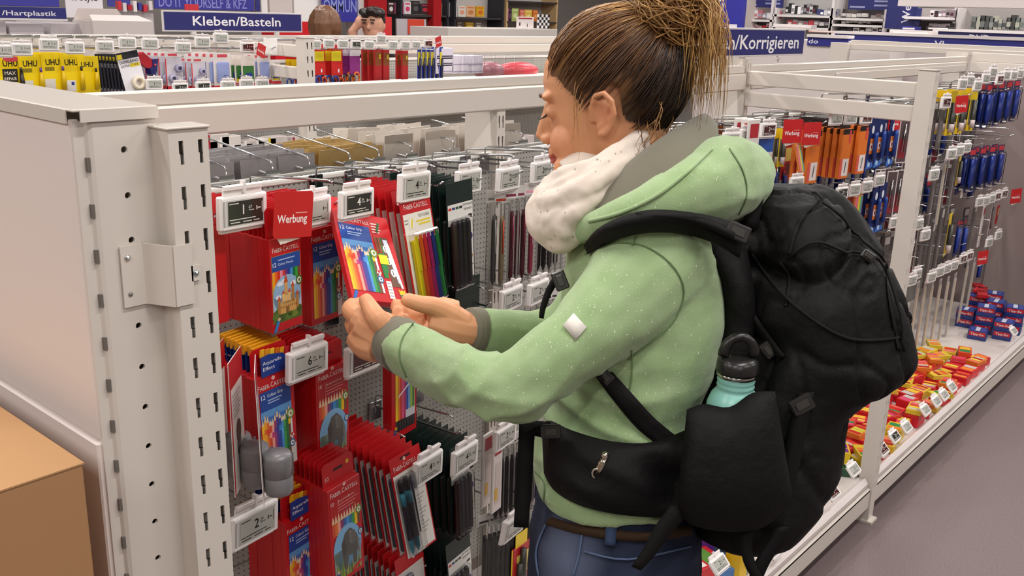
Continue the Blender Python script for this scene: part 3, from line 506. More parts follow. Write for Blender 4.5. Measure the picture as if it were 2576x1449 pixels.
kind('bluepen', [('card', MB().box(-.022, .022, 0, .001, -.075, .075, '#1a2350').rect(-.018, .018, .055, .072, -.0004, '#c0303a'), 'card'), ('pen', MB().tube([(0, -.007, -.06), (0, -.007, -.04), (0, -.007, .04)], [.004, .010, .009], '#2440a4', 9), 'plastic'), ('blister', MB().box(-.018, .018, -.017, 0, -.07, .05, '#cfd8ff', bev=.005), 'clear')])
kind('sharpie', [('card', MB().box(-.026, .026, 0, .001, -.085, .085, '#e4c31c').rect(-.02, .02, -.06, .04, -.0004, '#6a6454'), 'card'), ('marker', MB().tube([(0, -.008, -.07), (0, -.008, -.05), (0, -.008, .04)], [.006, .01, .008], '#3a3a34', 9), 'plastic'), ('cap', MB().tube([(0, -.008, -.072), (0, -.008, -.04)], .0102, '#c8b8b8', 9), 'plastic')])
kind('rulerpack', [('sleeve', MB().box(-.024, .024, 0, .006, -.18, .16, '#a8a2a0', bev=.002), 'card'), ('ruler', MB().box(-.016, .016, -.003, 0, -.17, .13, '#c8c2b8').box(-.016, -.011, -.0034, -.003, -.17, .13, '#e0c020'), 'plastic')])
kind('greypack', [('sleeve', MB().box(-.022, .022, 0, .008, -.13, .13, '#5a5452', bev=.002), 'card'), ('label_strip', MB().rect(-.018, .018, .09, .12, -.0004, '#b8b2ae').rect(-.012, .012, -.09, .03, -.0004, '#77706e'), 'card')])
kind('whitepack', [('sleeve', MB().box(-.02, .02, 0, .006, -.09, .09, '#dcd5d0', bev=.002), 'card'), ('print', MB().rect(-.014, .014, .05, .08, -.0004, '#b02a34').rect(-.01, .012, -.07, .03, -.0004, '#cfc2bc').rect(-.012, .0, -.06, -.03, -.0006, '#d8a83a'), 'card')])
kind('redyellow', [('card', MB().box(-.045, .045, 0, .008, -.085, .085, '#b0181c', bev=.002), 'card'), ('window', MB().rect(-.03, .03, .0, .06, -.0004, '#d8c060').rect(-.02, .02, -.06, -.01, -.0004, '#6a2a20'), 'card')])
kind('rainbow', [('card', MB().box(-.045, .045, 0, .008, -.085, .085, '#c8702a', bev=.002), 'card'), ('pencils', (lambda m_: (stripes(m_, -.04, .04, -.08, .06, ['#c85a3a', '#d87a7a', '#d8608a', '#e0a04a', '#d8c83a', '#7ab04a', '#3a8ab0'], -.0005, .01), m_)[1])(MB()), 'card')])
CNT = {}
def pack(kd, loc, name, label, cat, group=None, rot=(0, 0, .17), s=1.):
    K = KIND[kd]
    if len(K) == 1:
        o = inst(name, K[0][1], None, loc, rot); o.scale = (s, s, s); return tag(o, label, cat, group)
    t = thing(name, label, cat, group, loc, rot); t.scale = (s, s, s)
    for pn, me in K: inst(pn, me, t)
    return t
def row(front, back, px, py, Y, n, pitch, name, lab, blab, cat, group, tilt=0., yaw=.17, s=1., jitter=.002, X=None):
    """front package whose face centre stands at photo point px,py on the plane Y, the others behind it on the same hook"""
    P = at(px, py, 1, Y)
    pack(front, P, name, lab, cat, group, (-tilt, 0, yaw), s)
    for i in range(1, n):
        d = pitch*i; pack(back, P+Vector((random.uniform(-jitter, jitter), d, random.uniform(-jitter, jitter)*.6)), name, blab, cat, group, (-tilt*(1-i/n*.5), 0, yaw+random.uniform(-.01, .01)), s)
    return P
PB = 'box'
def tg(px, py, Y, price, dark, label, rot=(0, 0, .17), s=1.): return price_tag(at(px, py, 1, Y), price, dark, label, rot, s)
# ---- upper row, near bay
row('castle', 'castle_b', 721, 712, 1.25, 14, .0112, 'pencil_box', 'red pencil box with castle picture, foremost on its hook', 'red pencil box stacked behind the castle box, only its edge showing', PB, 'castle pencil boxes')
row('castle_b', 'castle_b', 528, 700, 1.27, 4, .012, 'pencil_box', 'red pencil box peeking out behind the slotted upright', 'red pencil box half hidden by the slotted upright', PB, 'boxes behind the slotted upright')
row('grip', 'grip_b', 822, 690, 1.33, 12, .0125, 'pencil_box', 'shaded red and blue pencil box hanging behind the held set', 'red pencil box at the back of the hook behind the held set', PB, 'twelve colour boxes on the upper hook')
row('hilite', 'hilite_b', 1063, 628, 1.215, 9, .019, 'highlighter_pack', 'card of six rainbow highlighters in front on the hook', 'red highlighter card hanging behind the front card', 'highlighter pack', 'highlighter cards', tilt=.2)
row('marker', 'marker_b', 1160, 600, 1.27, 9, .02, 'marker_pack', 'dark green card of four permanent markers, foremost on the upper hook', 'dark green marker card behind the front one on the upper hook', 'marker pack', 'marker cards on the upper hook', tilt=.06)
kinds6 = ['sleeve_sand', 'sleeve_dark', 'sleeve_grey', 'sleeve_dark']
for i, (x, yy, kd, nm) in enumerate(((1238, 610, 'sleeve_grey', 'grey'), (1258, 612, 'sleeve_sand', 'sand coloured'), (1282, 600, 'sleeve_wine', 'dark wine'), (1297, 598, 'sleeve_wine', 'wine red'), (1312, 595, 'sleeve_wine', 'deep purple red'), (1332, 588, 'sleeve_rose', 'pink'), (1352, 580, 'sleeve_dark', 'black'), (1366, 578, 'sleeve_dark', 'slim black'), (1381, 575, 'sleeve_grey', 'dark grey'), (1396, 570, 'sleeve_dark', 'shiny black'))):
    pack(kd, at(x, yy, 1, 1.33-.008*(i % 3)), 'pen_pack', nm+' pen in a clear sleeve, %s from the marker card' % ORD[i], 'pen pack', 'sleeved pens beside the scarf', (0, 0, .17-.5), 1.05)
for (X, z, l) in ((.80, 1.30, 'chrome hook close to the slotted upright in the upper row'), (.905, 1.295, 'chrome hook carrying the castle pencil boxes'), (1.048, 1.295, 'chrome hook carrying the held pencil set'), (1.206, 1.297, 'chrome hook carrying the rainbow highlighters'), (1.41, 1.293, 'chrome hook carrying the upper dark green marker cards'), (1.539, 1.295, 'chrome hook carrying wine red pens'), (1.652, 1.295, 'chrome hook carrying black pens beside the chin'), (1.30, 1.297, 'empty chrome hook between highlighters and markers'), (1.72, 1.295, 'chrome hook beside the middle upright')):
    hook(X, z, l)
tg(616, 532, 1.25, '1.67', 1, 'dark price tag reading 1.67 in front of the castle boxes', (0, .04, .19), 1.03)
tg(790, 533, 1.27, '', 0, 'price tag half covered by the red advertising card', (0, .03, .19), .95)
tg(902, 512, 1.235, '4.29', 1, 'dark price tag reading 4.29 above the held pencil set', (0, .04, .19), .92)
tg(1048, 470, 1.23, '4.29', 0, 'light price tag reading 4.29 above the highlighters', (0, .05, .22))
tg(1183, 457, 1.29, '4.99', 0, 'light price tag reading 4.99 above the upper marker card', (0, .03, .19), .93)
tg(1283, 450, 1.30, '2.99', 0, 'light price tag reading 2.99 above the wine red pens', (0, .03, .2), .95)
tg(1366, 432, 1.31, '2.79', 0, 'light price tag reading 2.79 touching the white scarf', (0, .03, .19), .9)
def werbung(px, py, Y, s, label, yaw=-.12, roll=.0, pitch=0.):
    t = thing('advertising_card', label, 'sign card', 'red advertising cards', at(px, py, 1, Y), (pitch, roll, yaw)); t.scale = (s, s, s)
    MB().prism([(-.038+.004, -.036), (.038, -.036), (.038, .032), (.034, .036), (-.038, .036), (-.038, -.03)], -.0004, .0004, '#c41e22').build('card', 'card', t)
    MB().text('Werbung', -.002, -.012, .0125, '#f6f0ee', -.0006, wid=.058, al='c', bold=.015).rect(.004, .027, .002, .0038, -.0006, '#e89a94').build('lettering', 'card', t)
    MB().flat([(-.036, -.022), (-.02, -.046), (.02, -.038), (-.028, -.036)], .003, '#e6ded4').build('white_back_sheet', 'card', t)
    return t
werbung(738, 540, 1.235, 1.05, 'red advertising card beside the 1.67 price tag', .06, .1)
# ---- second row, near bay
row('sharpener', 'sharpener', 600, 1075, 1.19, 2, .05, 'sharpener_card', 'card with grey double sharpener cup beside the slotted upright', 'second sharpener card behind, half hidden by the upright', 'sharpener card', 'sharpener cards', yaw=.75)
pack('sharpener', at(655, 1098, 1, 1.15), 'sharpener_card', 'sharpener card with big grey cup hanging in front of pencils', 'sharpener card', 'sharpener cards', (-.02, 0, .95))
row('grip_aqua', 'aqua_b', 698, 1062, 1.235, 10, .0125, 'pencil_box', 'red and blue pencil box under the sharpener row, foremost in second row', 'red pencil box with blue banderole at the back of second row', PB, 'second row pencil boxes', tilt=.03)
row('jumbo', 'jumbo_b', 838, 1045, 1.25, 9, .013, 'pencil_box', 'red pencil box with elephant picture in the second row', 'red box hidden behind the second row elephant box', PB, 'second row elephant boxes')
row('felt', 'felt', 1017, 995, 1.36, 2, .014, 'felt_pen_box', 'red felt pen box under the green sleeve', 'second felt pen box behind the one under the sleeve', PB, 'felt pen boxes')
tg(779, 912, 1.22, '6.79', 0, 'light price tag reading 6.79 above the elephant box', (0, .05, .2), 1.02)
tg(920, 900, 1.23, '0.99', 2, 'price tag with dark red screen behind the wrist', (0, .05, .2), 1.05)
for (X, z, l) in ((.84, 1.02, 'chrome hook above the sharpener cups'), (.93, 1.01, 'chrome hook carrying the second row pencil boxes'), (1.02, 1.01, 'chrome hook carrying the second row elephant boxes'), (1.24, 1.01, 'chrome hook carrying the felt pen boxes'), (1.45, 1.02, 'chrome hook in the second row under the markers'), (1.60, 1.02, 'chrome hook in the second row under the black pens')): hook(X, z, l)
tg(1290, 752, 1.24, '2.99', 0, 'light price tag beside the black chest buckle, lower and near', (0, .04, .22), .95); tg(1358, 735, 1.24, '2.99', 0, 'light price tag reading 2.99 beside the black chest buckle', (0, .04, .22), .95)
row('marker_b', 'marker_b', 1175, 830, 1.31, 9, .021, 'marker_pack', 'dark green card under the open hand in the second row', 'dark green card behind in the second row', 'marker pack', 'second row marker cards')
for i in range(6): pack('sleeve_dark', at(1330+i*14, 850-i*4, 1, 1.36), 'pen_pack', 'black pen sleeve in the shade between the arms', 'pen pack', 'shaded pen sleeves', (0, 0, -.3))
# ---- third row, near bay
row('pencard', 'pencard_b', 1040, 1265, 1.2, 11, .02, 'pen_card', 'white card with two dark blue pens, foremost of the fan', 'red rimmed pen card in the fan behind the front pen card', 'pen pack', 'pen cards in the third row', tilt=.22)
row('jumbo_tab', 'jumbo_b', 872, 1335, 1.17, 7, .013, 'pencil_box', 'red elephant pencil box with tall hang tab at the bottom', 'red box behind the lowest elephant box', PB, 'bottom row elephant boxes', tilt=.05)
row('grip_aqua', 'aqua_b', 765, 1405, 1.22, 9, .0125, 'pencil_box', 'red and blue pencil box cut by the bottom edge', 'red pencil box behind the lowest colour box', PB, 'bottom row pencil boxes')
tg(645, 1320, 1.2, '2.29', 0, 'light price tag reading 2.29 at the bottom beside the upright', (0, .08, .22), 1.12)
tg(1082, 1178, 1.21, '4.99', 0, 'light price tag reading 4.99 on the fan of pen cards', (0, .06, .22), 1.0); tg(1174, 1152, 1.22, '4.99', 0, 'light price tag above the narrow white strip card', (0, .06, .22), 1.0)
tg(1275, 1098, 1.24, '2.79', 0, 'light price tag reading 2.79 under the green elbow', (0, .05, .22), .95); tg(1296, 1325, 1.12, '', 0, 'price tag behind the hanging black strap end', (.1, .12, .25), 1.0)
row('marker', 'marker_b', 1165, 1235, 1.27, 10, .02, 'marker_pack', 'dark marker card with white side strip in the third row', 'dark green card fanned behind the third row marker card', 'marker pack', 'third row marker cards', tilt=.05)
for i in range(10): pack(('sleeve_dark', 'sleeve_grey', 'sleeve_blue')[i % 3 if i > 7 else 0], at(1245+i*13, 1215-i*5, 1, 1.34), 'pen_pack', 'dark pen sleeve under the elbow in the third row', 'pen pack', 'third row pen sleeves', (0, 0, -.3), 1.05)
row('whitepack', 'whitepack', 1252, 1195, 1.24, 2, .03, 'refill_pack', 'white printed refill pack under the elbow', 'second refill pack behind the white printed one', 'refill pack', 'refill packs')
for (X, z, l) in ((1.0, .76, 'chrome hook carrying the bottom elephant boxes'), (1.22, .75, 'chrome hook carrying the fan of pen cards'), (1.36, .75, 'chrome hook carrying third row marker cards'), (1.50, .75, 'chrome hook carrying third row pen sleeves'), (.86, .78, 'chrome hook carrying the lowest colour boxes'), (1.64, .75, 'chrome hook under the hip belt')): hook(X, z, l)
# ---- fourth row (cut by the lower edge)
row('pencard_b', 'pencard_b', 1040, 1500, 1.27, 12, .018, 'pen_card', 'lowest red card, foremost of its fan', 'red card top in the lowest fan', 'pen pack', 'lowest red cards', tilt=.12)
row('marker', 'marker_b', 1160, 1470, 1.25, 10, .018, 'marker_pack', 'dark green marker card with white panel at the bottom edge', 'dark green card top in the lowest fan', 'marker pack', 'lowest marker cards', tilt=.1)
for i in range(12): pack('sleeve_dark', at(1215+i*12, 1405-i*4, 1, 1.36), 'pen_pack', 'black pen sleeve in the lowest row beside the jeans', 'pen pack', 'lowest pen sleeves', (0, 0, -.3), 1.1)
for (X, z, l) in ((1.26, .47, 'chrome hook carrying the lowest red cards'), (1.40, .47, 'chrome hook carrying the lowest marker cards'), (1.6, .47, 'chrome hook carrying the lowest pen sleeves')): hook(X, z, l)
for i, (px, py, kd) in enumerate(((1310, 1412, 'sharpie'), (1300, 1450, 'sharpie'), (1315, 1440, 'redyellow'))):
    pack(kd, at(px, py, 1, 1.34), 'marker_card', ('yellow', 'second yellow', 'red')[i]+' card low beside the jeans', 'marker card', None, (0, 0, .1))
# ================================================================ the woman with the backpack
from mathutils.bvhtree import BVHTree
def setcol(me, fn):
    ca = me.color_attributes.get('Col') or me.color_attributes.new('Col', 'FLOAT_COLOR', 'CORNER')
    vc = [fn(v.co) for v in me.vertices]; buf = []
    for l in me.loops: buf += vc[l.vertex_index]
    ca.data.foreach_set('color', buf)
def remesh(mb, vox, smooth=4, disp=None, fac=.5):
    me = mb.mesh('shape'); o = bpy.data.objects.new('shape', me); COL.objects.link(o)
    r = o.modifiers.new('r', 'REMESH'); r.mode = 'VOXEL'; r.voxel_size = vox; r.use_smooth_shade = True
    if smooth: s_ = o.modifiers.new('s', 'SMOOTH'); s_.factor = fac; s_.iterations = smooth
    dg = bpy.context.evaluated_depsgraph_get(); out = bpy.data.meshes.new_from_object(o.evaluated_get(dg)); bpy.data.objects.remove(o)
    if disp:
        ns = [v.normal.copy() for v in out.vertices]
        for v, n_ in zip(out.vertices, ns): v.co += n_*disp(v.co)
        out.update()
    return out
def finish(name, me, col, material, parent):
    setcol(me, col if callable(col) else (lambda p, c=list(lin(col)): c)); me.materials.clear(); me.materials.append(MATS[material]); me.name = name
    me.polygons.foreach_set('use_smooth', [True]*len(me.polygons)); return inst(name, me, parent)
def bvh(me): return BVHTree.FromPolygons([v.co for v in me.vertices], [p.vertices for p in me.polygons])
LW = -_r; DW = Vector((math.cos(AZ), math.sin(AZ), 0)); ZW = Vector((0, 0, 1))
mat('fleece', .95, spec=.15, bump=(700, .35, .0015), sheen=.25)
mat('pack_nylon', .68, spec=.22, bump=(60, .5, .004)); mat('webbing', .75, spec=.2, bump=(1200, .3, .0006)); mat('skin', .48, spec=.4, sss=.12); mat('strands', .42, spec=.5); mat('knit', .95, spec=.1, bump=(500, .3, .001), sheen=.2)
def fleece_flecks():
    m = MATS['fleece']; nt = m.node_tree; n = nt.nodes; L = nt.links; b = n['Principled BSDF']; src = b.inputs['Base Color'].links[0].from_socket
    tc = n.new('ShaderNodeTexCoord'); mp = n.new('ShaderNodeMapping'); mp.inputs['Scale'].default_value = (420, 420, 210); L.new(tc.outputs['Object'], mp.inputs['Vector'])
    nz = n.new('ShaderNodeTexNoise'); nz.inputs['Scale'].default_value = 1; nz.inputs['Detail'].default_value = 1; L.new(mp.outputs[0], nz.inputs['Vector'])
    mr = n.new('ShaderNodeMapRange'); mr.inputs['From Min'].default_value = .715; mr.inputs['From Max'].default_value = .76; L.new(nz.outputs['Fac'], mr.inputs['Value'])
    n2 = n.new('ShaderNodeTexNoise'); n2.inputs['Scale'].default_value = 26; n2.inputs['Detail'].default_value = 5; L.new(tc.outputs['Object'], n2.inputs['Vector'])
    m2 = n.new('ShaderNodeMapRange'); m2.inputs['From Min'].default_value = .3; m2.inputs['From Max'].default_value = .75; m2.inputs['To Max'].default_value = .5; L.new(n2.outputs['Fac'], m2.inputs['Value'])
    a = n.new('ShaderNodeMix'); a.data_type = 'RGBA'; L.new(m2.outputs[0], a.inputs['Factor']); L.new(src, a.inputs['A']); a.inputs['B'].default_value = lin('#a9bb94')
    x = n.new('ShaderNodeMix'); x.data_type = 'RGBA'; L.new(mr.outputs[0], x.inputs['Factor']); L.new(a.outputs['Result'], x.inputs['A']); x.inputs['B'].default_value = lin('#e6ecd0'); L.new(x.outputs['Result'], b.inputs['Base Color'])
fleece_flecks()
woman = thing('person', 'person in mint green fleece and beige scarf holding a pencil set with both hands', 'person', None, (1.12, .72, 0))
WI = Matrix.Translation((-1.12, -.72, 0))
def wfin(name, me, col, material, parent=None):
    me.transform(WI); return finish(name, me, col, material, parent or woman)
MINT, LINING = '#8fa978', '#716d5e'
def ring(xl, xr, y, d, hw, tilt=0., n=28, pw=2.3, yf=None, off=0.):
    """body section: front/back silhouette points in the photo at depth d, half width hw across"""
    A = dep(xl, y, d); B = dep(xr, (yf if yf is not None else y), d); c = (A+B)/2; u = (A-B)/2; out = []
    for k in range(n):
        a = 6.28318*k/n; ca, sa = math.cos(a), math.sin(a); e = 2/pw
        out.append(c+u*(abs(ca)**e*(1 if ca >= 0 else -1))+DW*(hw*abs(sa)**e*(1 if sa >= 0 else -1)+off))
    return out
def limb(mb, pts, col='#888888', n=14, squash=1.):
    P = [dep(*p[:3]) for p in pts]; R = [p[3] for p in pts]; PP = []; RR = []
    for i in range(len(P)-1):      # catmull-rom
        p0, p1, p2, p3 = P[max(i-1, 0)], P[i], P[i+1], P[min(i+2, len(P)-1)]
        for k in range(5):
            t = k/5; PP.append(.5*((2*p1)+(p2-p0)*t+(2*p0-5*p1+4*p2-p3)*t*t+(-p0+3*p1-3*p2+p3)*t**3)); RR.append(R[i]*(1-t)+R[i+1]*t)
    PP.append(P[-1]); RR.append(R[-1]); mb.tube(PP, RR, col, n, squash=squash); return mb
# ---- jacket
jk = MB()
T = [(1500, 1730, 535, 1.43, .085), (1455, 1775, 575, 1.43, .135), (1432, 1800, 630, 1.43, .165), (1418, 1815, 700, 1.43, .168), (1408, 1818, 780, 1.43, .162), (1400, 1808, 860, 1.43, .155), (1390, 1785, 930, 1.43, .148), (1375, 1748, 1000, 1.43, .14), (1358, 1716, 1070, 1.43, .138), (1345, 1702, 1140, 1.43, .145), (1336, 1708, 1160, 1.43, .146), (1332, 1728, 1190, 1.43, .147, 1192), (1342, 1742, 1206, 1.43, .143, 1208)]
jk.loft([ring(*t[:5], yf=t[5] if len(t) > 5 else None) for t in T], '#888888')
limb(jk, [(1660, 640, 1.36, .085), (1625, 690, 1.32, .082), (1560, 765, 1.29, .068), (1450, 862, 1.27, .054), (1345, 945, 1.265, .05), (1283, 985, 1.27, .0485), (1210, 965, 1.30, .0475), (1130, 935, 1.36, .046), (1065, 900, 1.41, .0435), (1018, 876, 1.45, .0425)])
limb(jk, [(1600, 640, 1.53, .08), (1520, 740, 1.58, .065), (1420, 830, 1.62, .05), (1340, 845, 1.61, .045), (1265, 838, 1.57, .041), (1205, 834, 1.545, .0385)])
# hood roll
limb(jk, [(1448, 585, 1.35, .016), (1530, 558, 1.29, .024), (1640, 525, 1.27, .036), (1745, 480, 1.29, .05), (1815, 452, 1.35, .063), (1842, 448, 1.43, .066), (1800, 430, 1.52, .055), (1700, 470, 1.58, .04), (1560, 540, 1.58, .025)])
ELB = dep(1283, 985, 1.27); HOODC = dep(1800, 450, 1.36)
def jdisp(p):
    a = noise.noise(Vector((p.x*9, p.y*9, p.z*22)))*.004+noise.noise(p*38)*.0016; zz = p.z; s_ = p.x*.645-p.y*.764
    if .90 < zz < 1.19: a += (.010-.022*abs(math.sin(zz*62+5*noise.noise(p*5)+s_*9))**.7)*max(0, 1-abs(zz-1.05)/.15)*min(1, max(0, .55+1.2*noise.noise(p*5)))
    e = (p-ELB).length
    if e < .17: a += (.004-.010*abs(math.sin((p-ELB).dot(LW*.8+ZW*.6)*70+4*noise.noise(p*8)))**.8)*(1-e/.17)
    if (p-HOODC).length < .13: a -= .010*max(0, noise.noise(Vector((p.x*8, p.y*8, p.z*16))))
    return a
jm = remesh(jk, .0055, 5, jdisp); JB = bvh(jm)
CUFFL, CUFFR = dep(1006, 868, 1.46), dep(1196, 834, 1.545)
jo = wfin('jacket', jm, MINT, 'fleece')
def hit(x, y, tree=None, default=1.27):
    r_ = (tree or JB).ray_cast(EYE, ray(x, y).normalized(), 4)
    return (r_[0], r_[1]) if r_[0] is not None else (dep(x, y, default), -ray(x, y).normalized())
def spl(pts, n):
    out = []; m = len(pts)-1
    for i in range(n+1):
        t = i/n*m; k = min(int(t), m-1); f = t-k; p0, p1, p2, p3 = pts[max(k-1, 0)], pts[k], pts[k+1], pts[min(k+2, m)]
        out.append(tuple(.5*((2*b)+(c-a)*f+(2*a-5*b+4*c-d)*f*f+(-a+3*b-3*c+d)*f**3) for a, b, c, d in zip(p0, p1, p2, p3)))
    return out
def pad(name, top, bot, n, m, th, col, material, parent, tree=None, default=1.27, puff=0., smoothd=True):
    """a padded or flat band lying on the body between two edges seen in the photo, closed at the back"""
    A, B = spl(top, n), spl(bot, n); D = []
    for i in range(n+1):
        r_ = []
        for j in range(m+1):
            x = A[i][0]+(B[i][0]-A[i][0])*j/m; y = A[i][1]+(B[i][1]-A[i][1])*j/m; p, _ = hit(x, y, tree, default); r_.append([x, y, (p-EYE).dot(_F)])
        D.append(r_)
    for _ in range(3 if smoothd else 0):       # calm the resting depth
        D = [[[D[i][j][0], D[i][j][1], min(D[i][j][2], sum(D[min(max(i+a, 0), n)][min(max(j+b, 0), m)][2] for a in (-1, 0, 1) for b in (-1, 0, 1))/9)] for j in range(m+1)] for i in range(n+1)]
    vs = []
    for lay in (0, 1):
        for i in range(n+1):
            for j in range(m+1):
                e = (1-abs(2*i/n-1)**4)*(1-abs(2*j/m-1)**3); d = D[i][j][2]-.002-(th*(.55+.45*e)+puff*e if lay == 0 else -.004); vs.append(dep(D[i][j][0], D[i][j][1], d))
    K = (n+1)*(m+1); fs = []; idx = lambda l, i, j: l*K+i*(m+1)+j
    for i in range(n):
        for j in range(m): fs += [(idx(0, i, j), idx(0, i, j+1), idx(0, i+1, j+1), idx(0, i+1, j)), (idx(1, i, j), idx(1, i+1, j), idx(1, i+1, j+1), idx(1, i, j+1))]
    for i in range(n): fs += [(idx(0, i, 0), idx(0, i+1, 0), idx(1, i+1, 0), idx(1, i, 0)), (idx(0, i+1, m), idx(0, i, m), idx(1, i, m), idx(1, i+1, m))]
    for j in range(m): fs += [(idx(0, 0, j+1), idx(0, 0, j), idx(1, 0, j), idx(1, 0, j+1)), (idx(0, n, j), idx(0, n, j+1), idx(1, n, j+1), idx(1, n, j))]
    mb = MB(); L_ = parent.location; mb.add([v-L_ for v in vs], fs, col, 0, True); return mb.build(name, material, parent)
pad('sleeve_patch', [(1443, 787), (1476, 823)], [(1416, 818), (1449, 856)], 2, 2, .003, '#ded9cf', 'knit', jo if False else woman)
def seam(nm, pts, col, tree, w=3, th=.0022, mt='knit', par=None, d=1.27):
    t_ = []; b_ = []
    for i, p in enumerate(pts):
        q, r_ = pts[min(i+1, len(pts)-1)], pts[max(i-1, 0)]; dx, dy = q[0]-r_[0], q[1]-r_[1]; l_ = math.hypot(dx, dy); t_.append((p[0]+dy/l_*w, p[1]-dx/l_*w)); b_.append((p[0]-dy/l_*w, p[1]+dx/l_*w))
    return pad(nm, t_, b_, 24, 1, th, col, mt, par or woman, tree, d, 0., False)
for pts in ([(1470, 640), (1540, 612), (1620, 618), (1690, 665), (1722, 730), (1700, 800), (1640, 860), (1580, 905)], [(1600, 596), (1590, 618)], [(1040, 812), (1012, 850), (1004, 900), (1022, 950)], [(1590, 880), (1588, 960), (1570, 1040)], [(1345, 1185), (1368, 1215), (1366, 1262)]): seam('seam', pts, '#6b8659', JB, 1.7, .0012)
seam('hood_rim', [(1478, 556), (1560, 535), (1650, 492), (1730, 430), (1790, 372)], '#93ad7c', JB, 5, .004, 'fleece')
seam('hood_seam', [(1835, 372), (1870, 430), (1880, 490), (1860, 540)], '#748f62', JB, 1.8, .0014)
# grey cuffs
mb = MB(); limb(mb, [(1022, 879, 1.446, .0425), (1005, 866, 1.462, .043), (990, 858, 1.474, .0405)], LINING, 18); me = mb.mesh('cuff'); wfin('cuff', me, LINING, 'knit')
mb = MB(); limb(mb, [(1206, 834, 1.545, .0385), (1192, 832, 1.54, .0395), (1178, 831, 1.533, .0365)], LINING, 18); wfin('cuff', mb.mesh('cuff'), LINING, 'knit')
# hood lining: funnel round the neck, low at the front, high at the back
top = [(1470, 548, 1.36), (1520, 470, 1.325), (1590, 400, 1.315), (1680, 335, 1.33), (1752, 292, 1.40), (1775, 285, 1.45), (1740, 300, 1.52), (1640, 360, 1.55), (1520, 470, 1.53)]
bot = [(1450, 580, 1.345), (1530, 556, 1.285), (1640, 505, 1.262), (1740, 440, 1.275), (1795, 385, 1.36), (1800, 370, 1.44), (1780, 400, 1.54), (1680, 470, 1.58), (1540, 540, 1.57)]
A, B = spl(top, 40), spl(bot, 40); ringsA = [dep(*p) for p in A]; ringsB = [dep(*p) for p in B]; vs = []
for lay, o_ in ((0, 0), (1, .006)):
    for a, b in zip(ringsA, ringsB):
        for k in range(7): q = a.lerp(b, k/6); c = q-dep(1620, 440, 1.43); vs.append(q+c.normalized()*(.012*math.sin(k/6*3.14)-o_))
fs = []; K = 41*7
for i in range(40):
    for k in range(6):
        for l in (0, 1): a = l*K+i*7+k; fs.append((a, a+1, a+8, a+7) if l else (a, a+7, a+8, a+1))
    fs += [(i*7, i*7+K, i*7+7+K, i*7+7), (i*7+6, i*7+13, i*7+13+K, i*7+6+K)]
wfin('hood_lining', MB().add(vs, fs, LINING, 0, True).mesh('hood_lining'), LINING, 'knit')
# ---- jeans and belt
jn = MB()
jn.loft([ring(*t[:5], yf=t[5] if len(t) > 5 else None) for t in [(1365, 1730, 1180, 1.43, .128), (1350, 1745, 1245, 1.43, .136), (1332, 1760, 1330, 1.43, .15), (1325, 1755, 1420, 1.43, .158), (1330, 1735, 1520, 1.43, .16), (1345, 1715, 1600, 1.43, .155)]], '#888888')
H0 = dep(1520, 1570, 1.43)
for s_, fx in ((-1, .06), (1, -.03)):
    h = H0+DW*.08*s_; k = Vector((h.x, h.y, .46))+LW*.02+DW*.01*s_; f_ = Vector((h.x, h.y, .07))+LW*fx
    jn.tube([h, h.lerp(k, .5), k, k.lerp(f_, .5), f_], [.085, .075, .058, .054, .045], '#888', 14)
jme = remesh(jn, .008, 4, lambda p: noise.noise(Vector((p.x*12, p.y*12, p.z*30)))*.003); JN = bvh(jme)
def denim(p):
    a = noise.noise(p*9); q = p; base = Vector(lin('#282e40')[:3]); w_ = Vector(lin('#76809a')[:3]); c = dep(1395, 1400, 1.3); f_ = max(0, 1-(p-c).length/.075)*.8+max(0, a)*.25
    r_ = base.lerp(w_, min(1, f_)); return [r_.x, r_.y, r_.z, 1]
mat('denim', .9, spec=.15, bump=(900, .5, .0015))
me = jme.copy() if False else jme
jno = wfin('jeans', me, lambda p: denim(p-WI.translation), 'denim')
for s_, fx in ((-1, .06), (1, -.03)):
    h = H0+DW*.08*s_; f_ = Vector((h.x, h.y, 0))+LW*fx; sh = MB().loft([[f_+LW*(.05+rx_*math.cos(a))+DW*ry_*math.sin(a)+ZW*z_ for a in [6.28318*k/14 for k in range(14)]] for rx_, ry_, z_ in ((.13, .04, 0), (.135, .043, .02), (.12, .042, .05), (.06, .04, .09))], '#2a2624'); wfin('shoe', sh.mesh('shoe'), '#2a2624', 'knit')
pad('belt', [(1385, 1300), (1450, 1318), (1540, 1332), (1640, 1338), (1740, 1318)], [(1370, 1318), (1440, 1340), (1535, 1357), (1640, 1362), (1745, 1345)], 14, 2, .006, '#3a2a1c', 'webbing', woman, JN)
pad('belt_loop', [(1524, 1322), (1552, 1326)], [(1520, 1372), (1548, 1374)], 2, 4, .010, '#3b4a66', 'denim', woman, JN, smoothd=False)
for nm, t_, b_ in (('pocket_seam', [(1372, 1315), (1352, 1360), (1345, 1400), (1352, 1449)], [(1377, 1316), (1357, 1361), (1350, 1400), (1357, 1449)]), ('side_seam', [(1462, 1340), (1452, 1400), (1438, 1449)], [(1467, 1341), (1457, 1400), (1443, 1449)]), ('yoke_seam', [(1470, 1385), (1580, 1405), (1740, 1372)], [(1470, 1390), (1580, 1410), (1740, 1377)])):
    pad(nm, t_, b_, 8, 1, .0035, '#5a6a88', 'denim', woman, JN, smoothd=False)
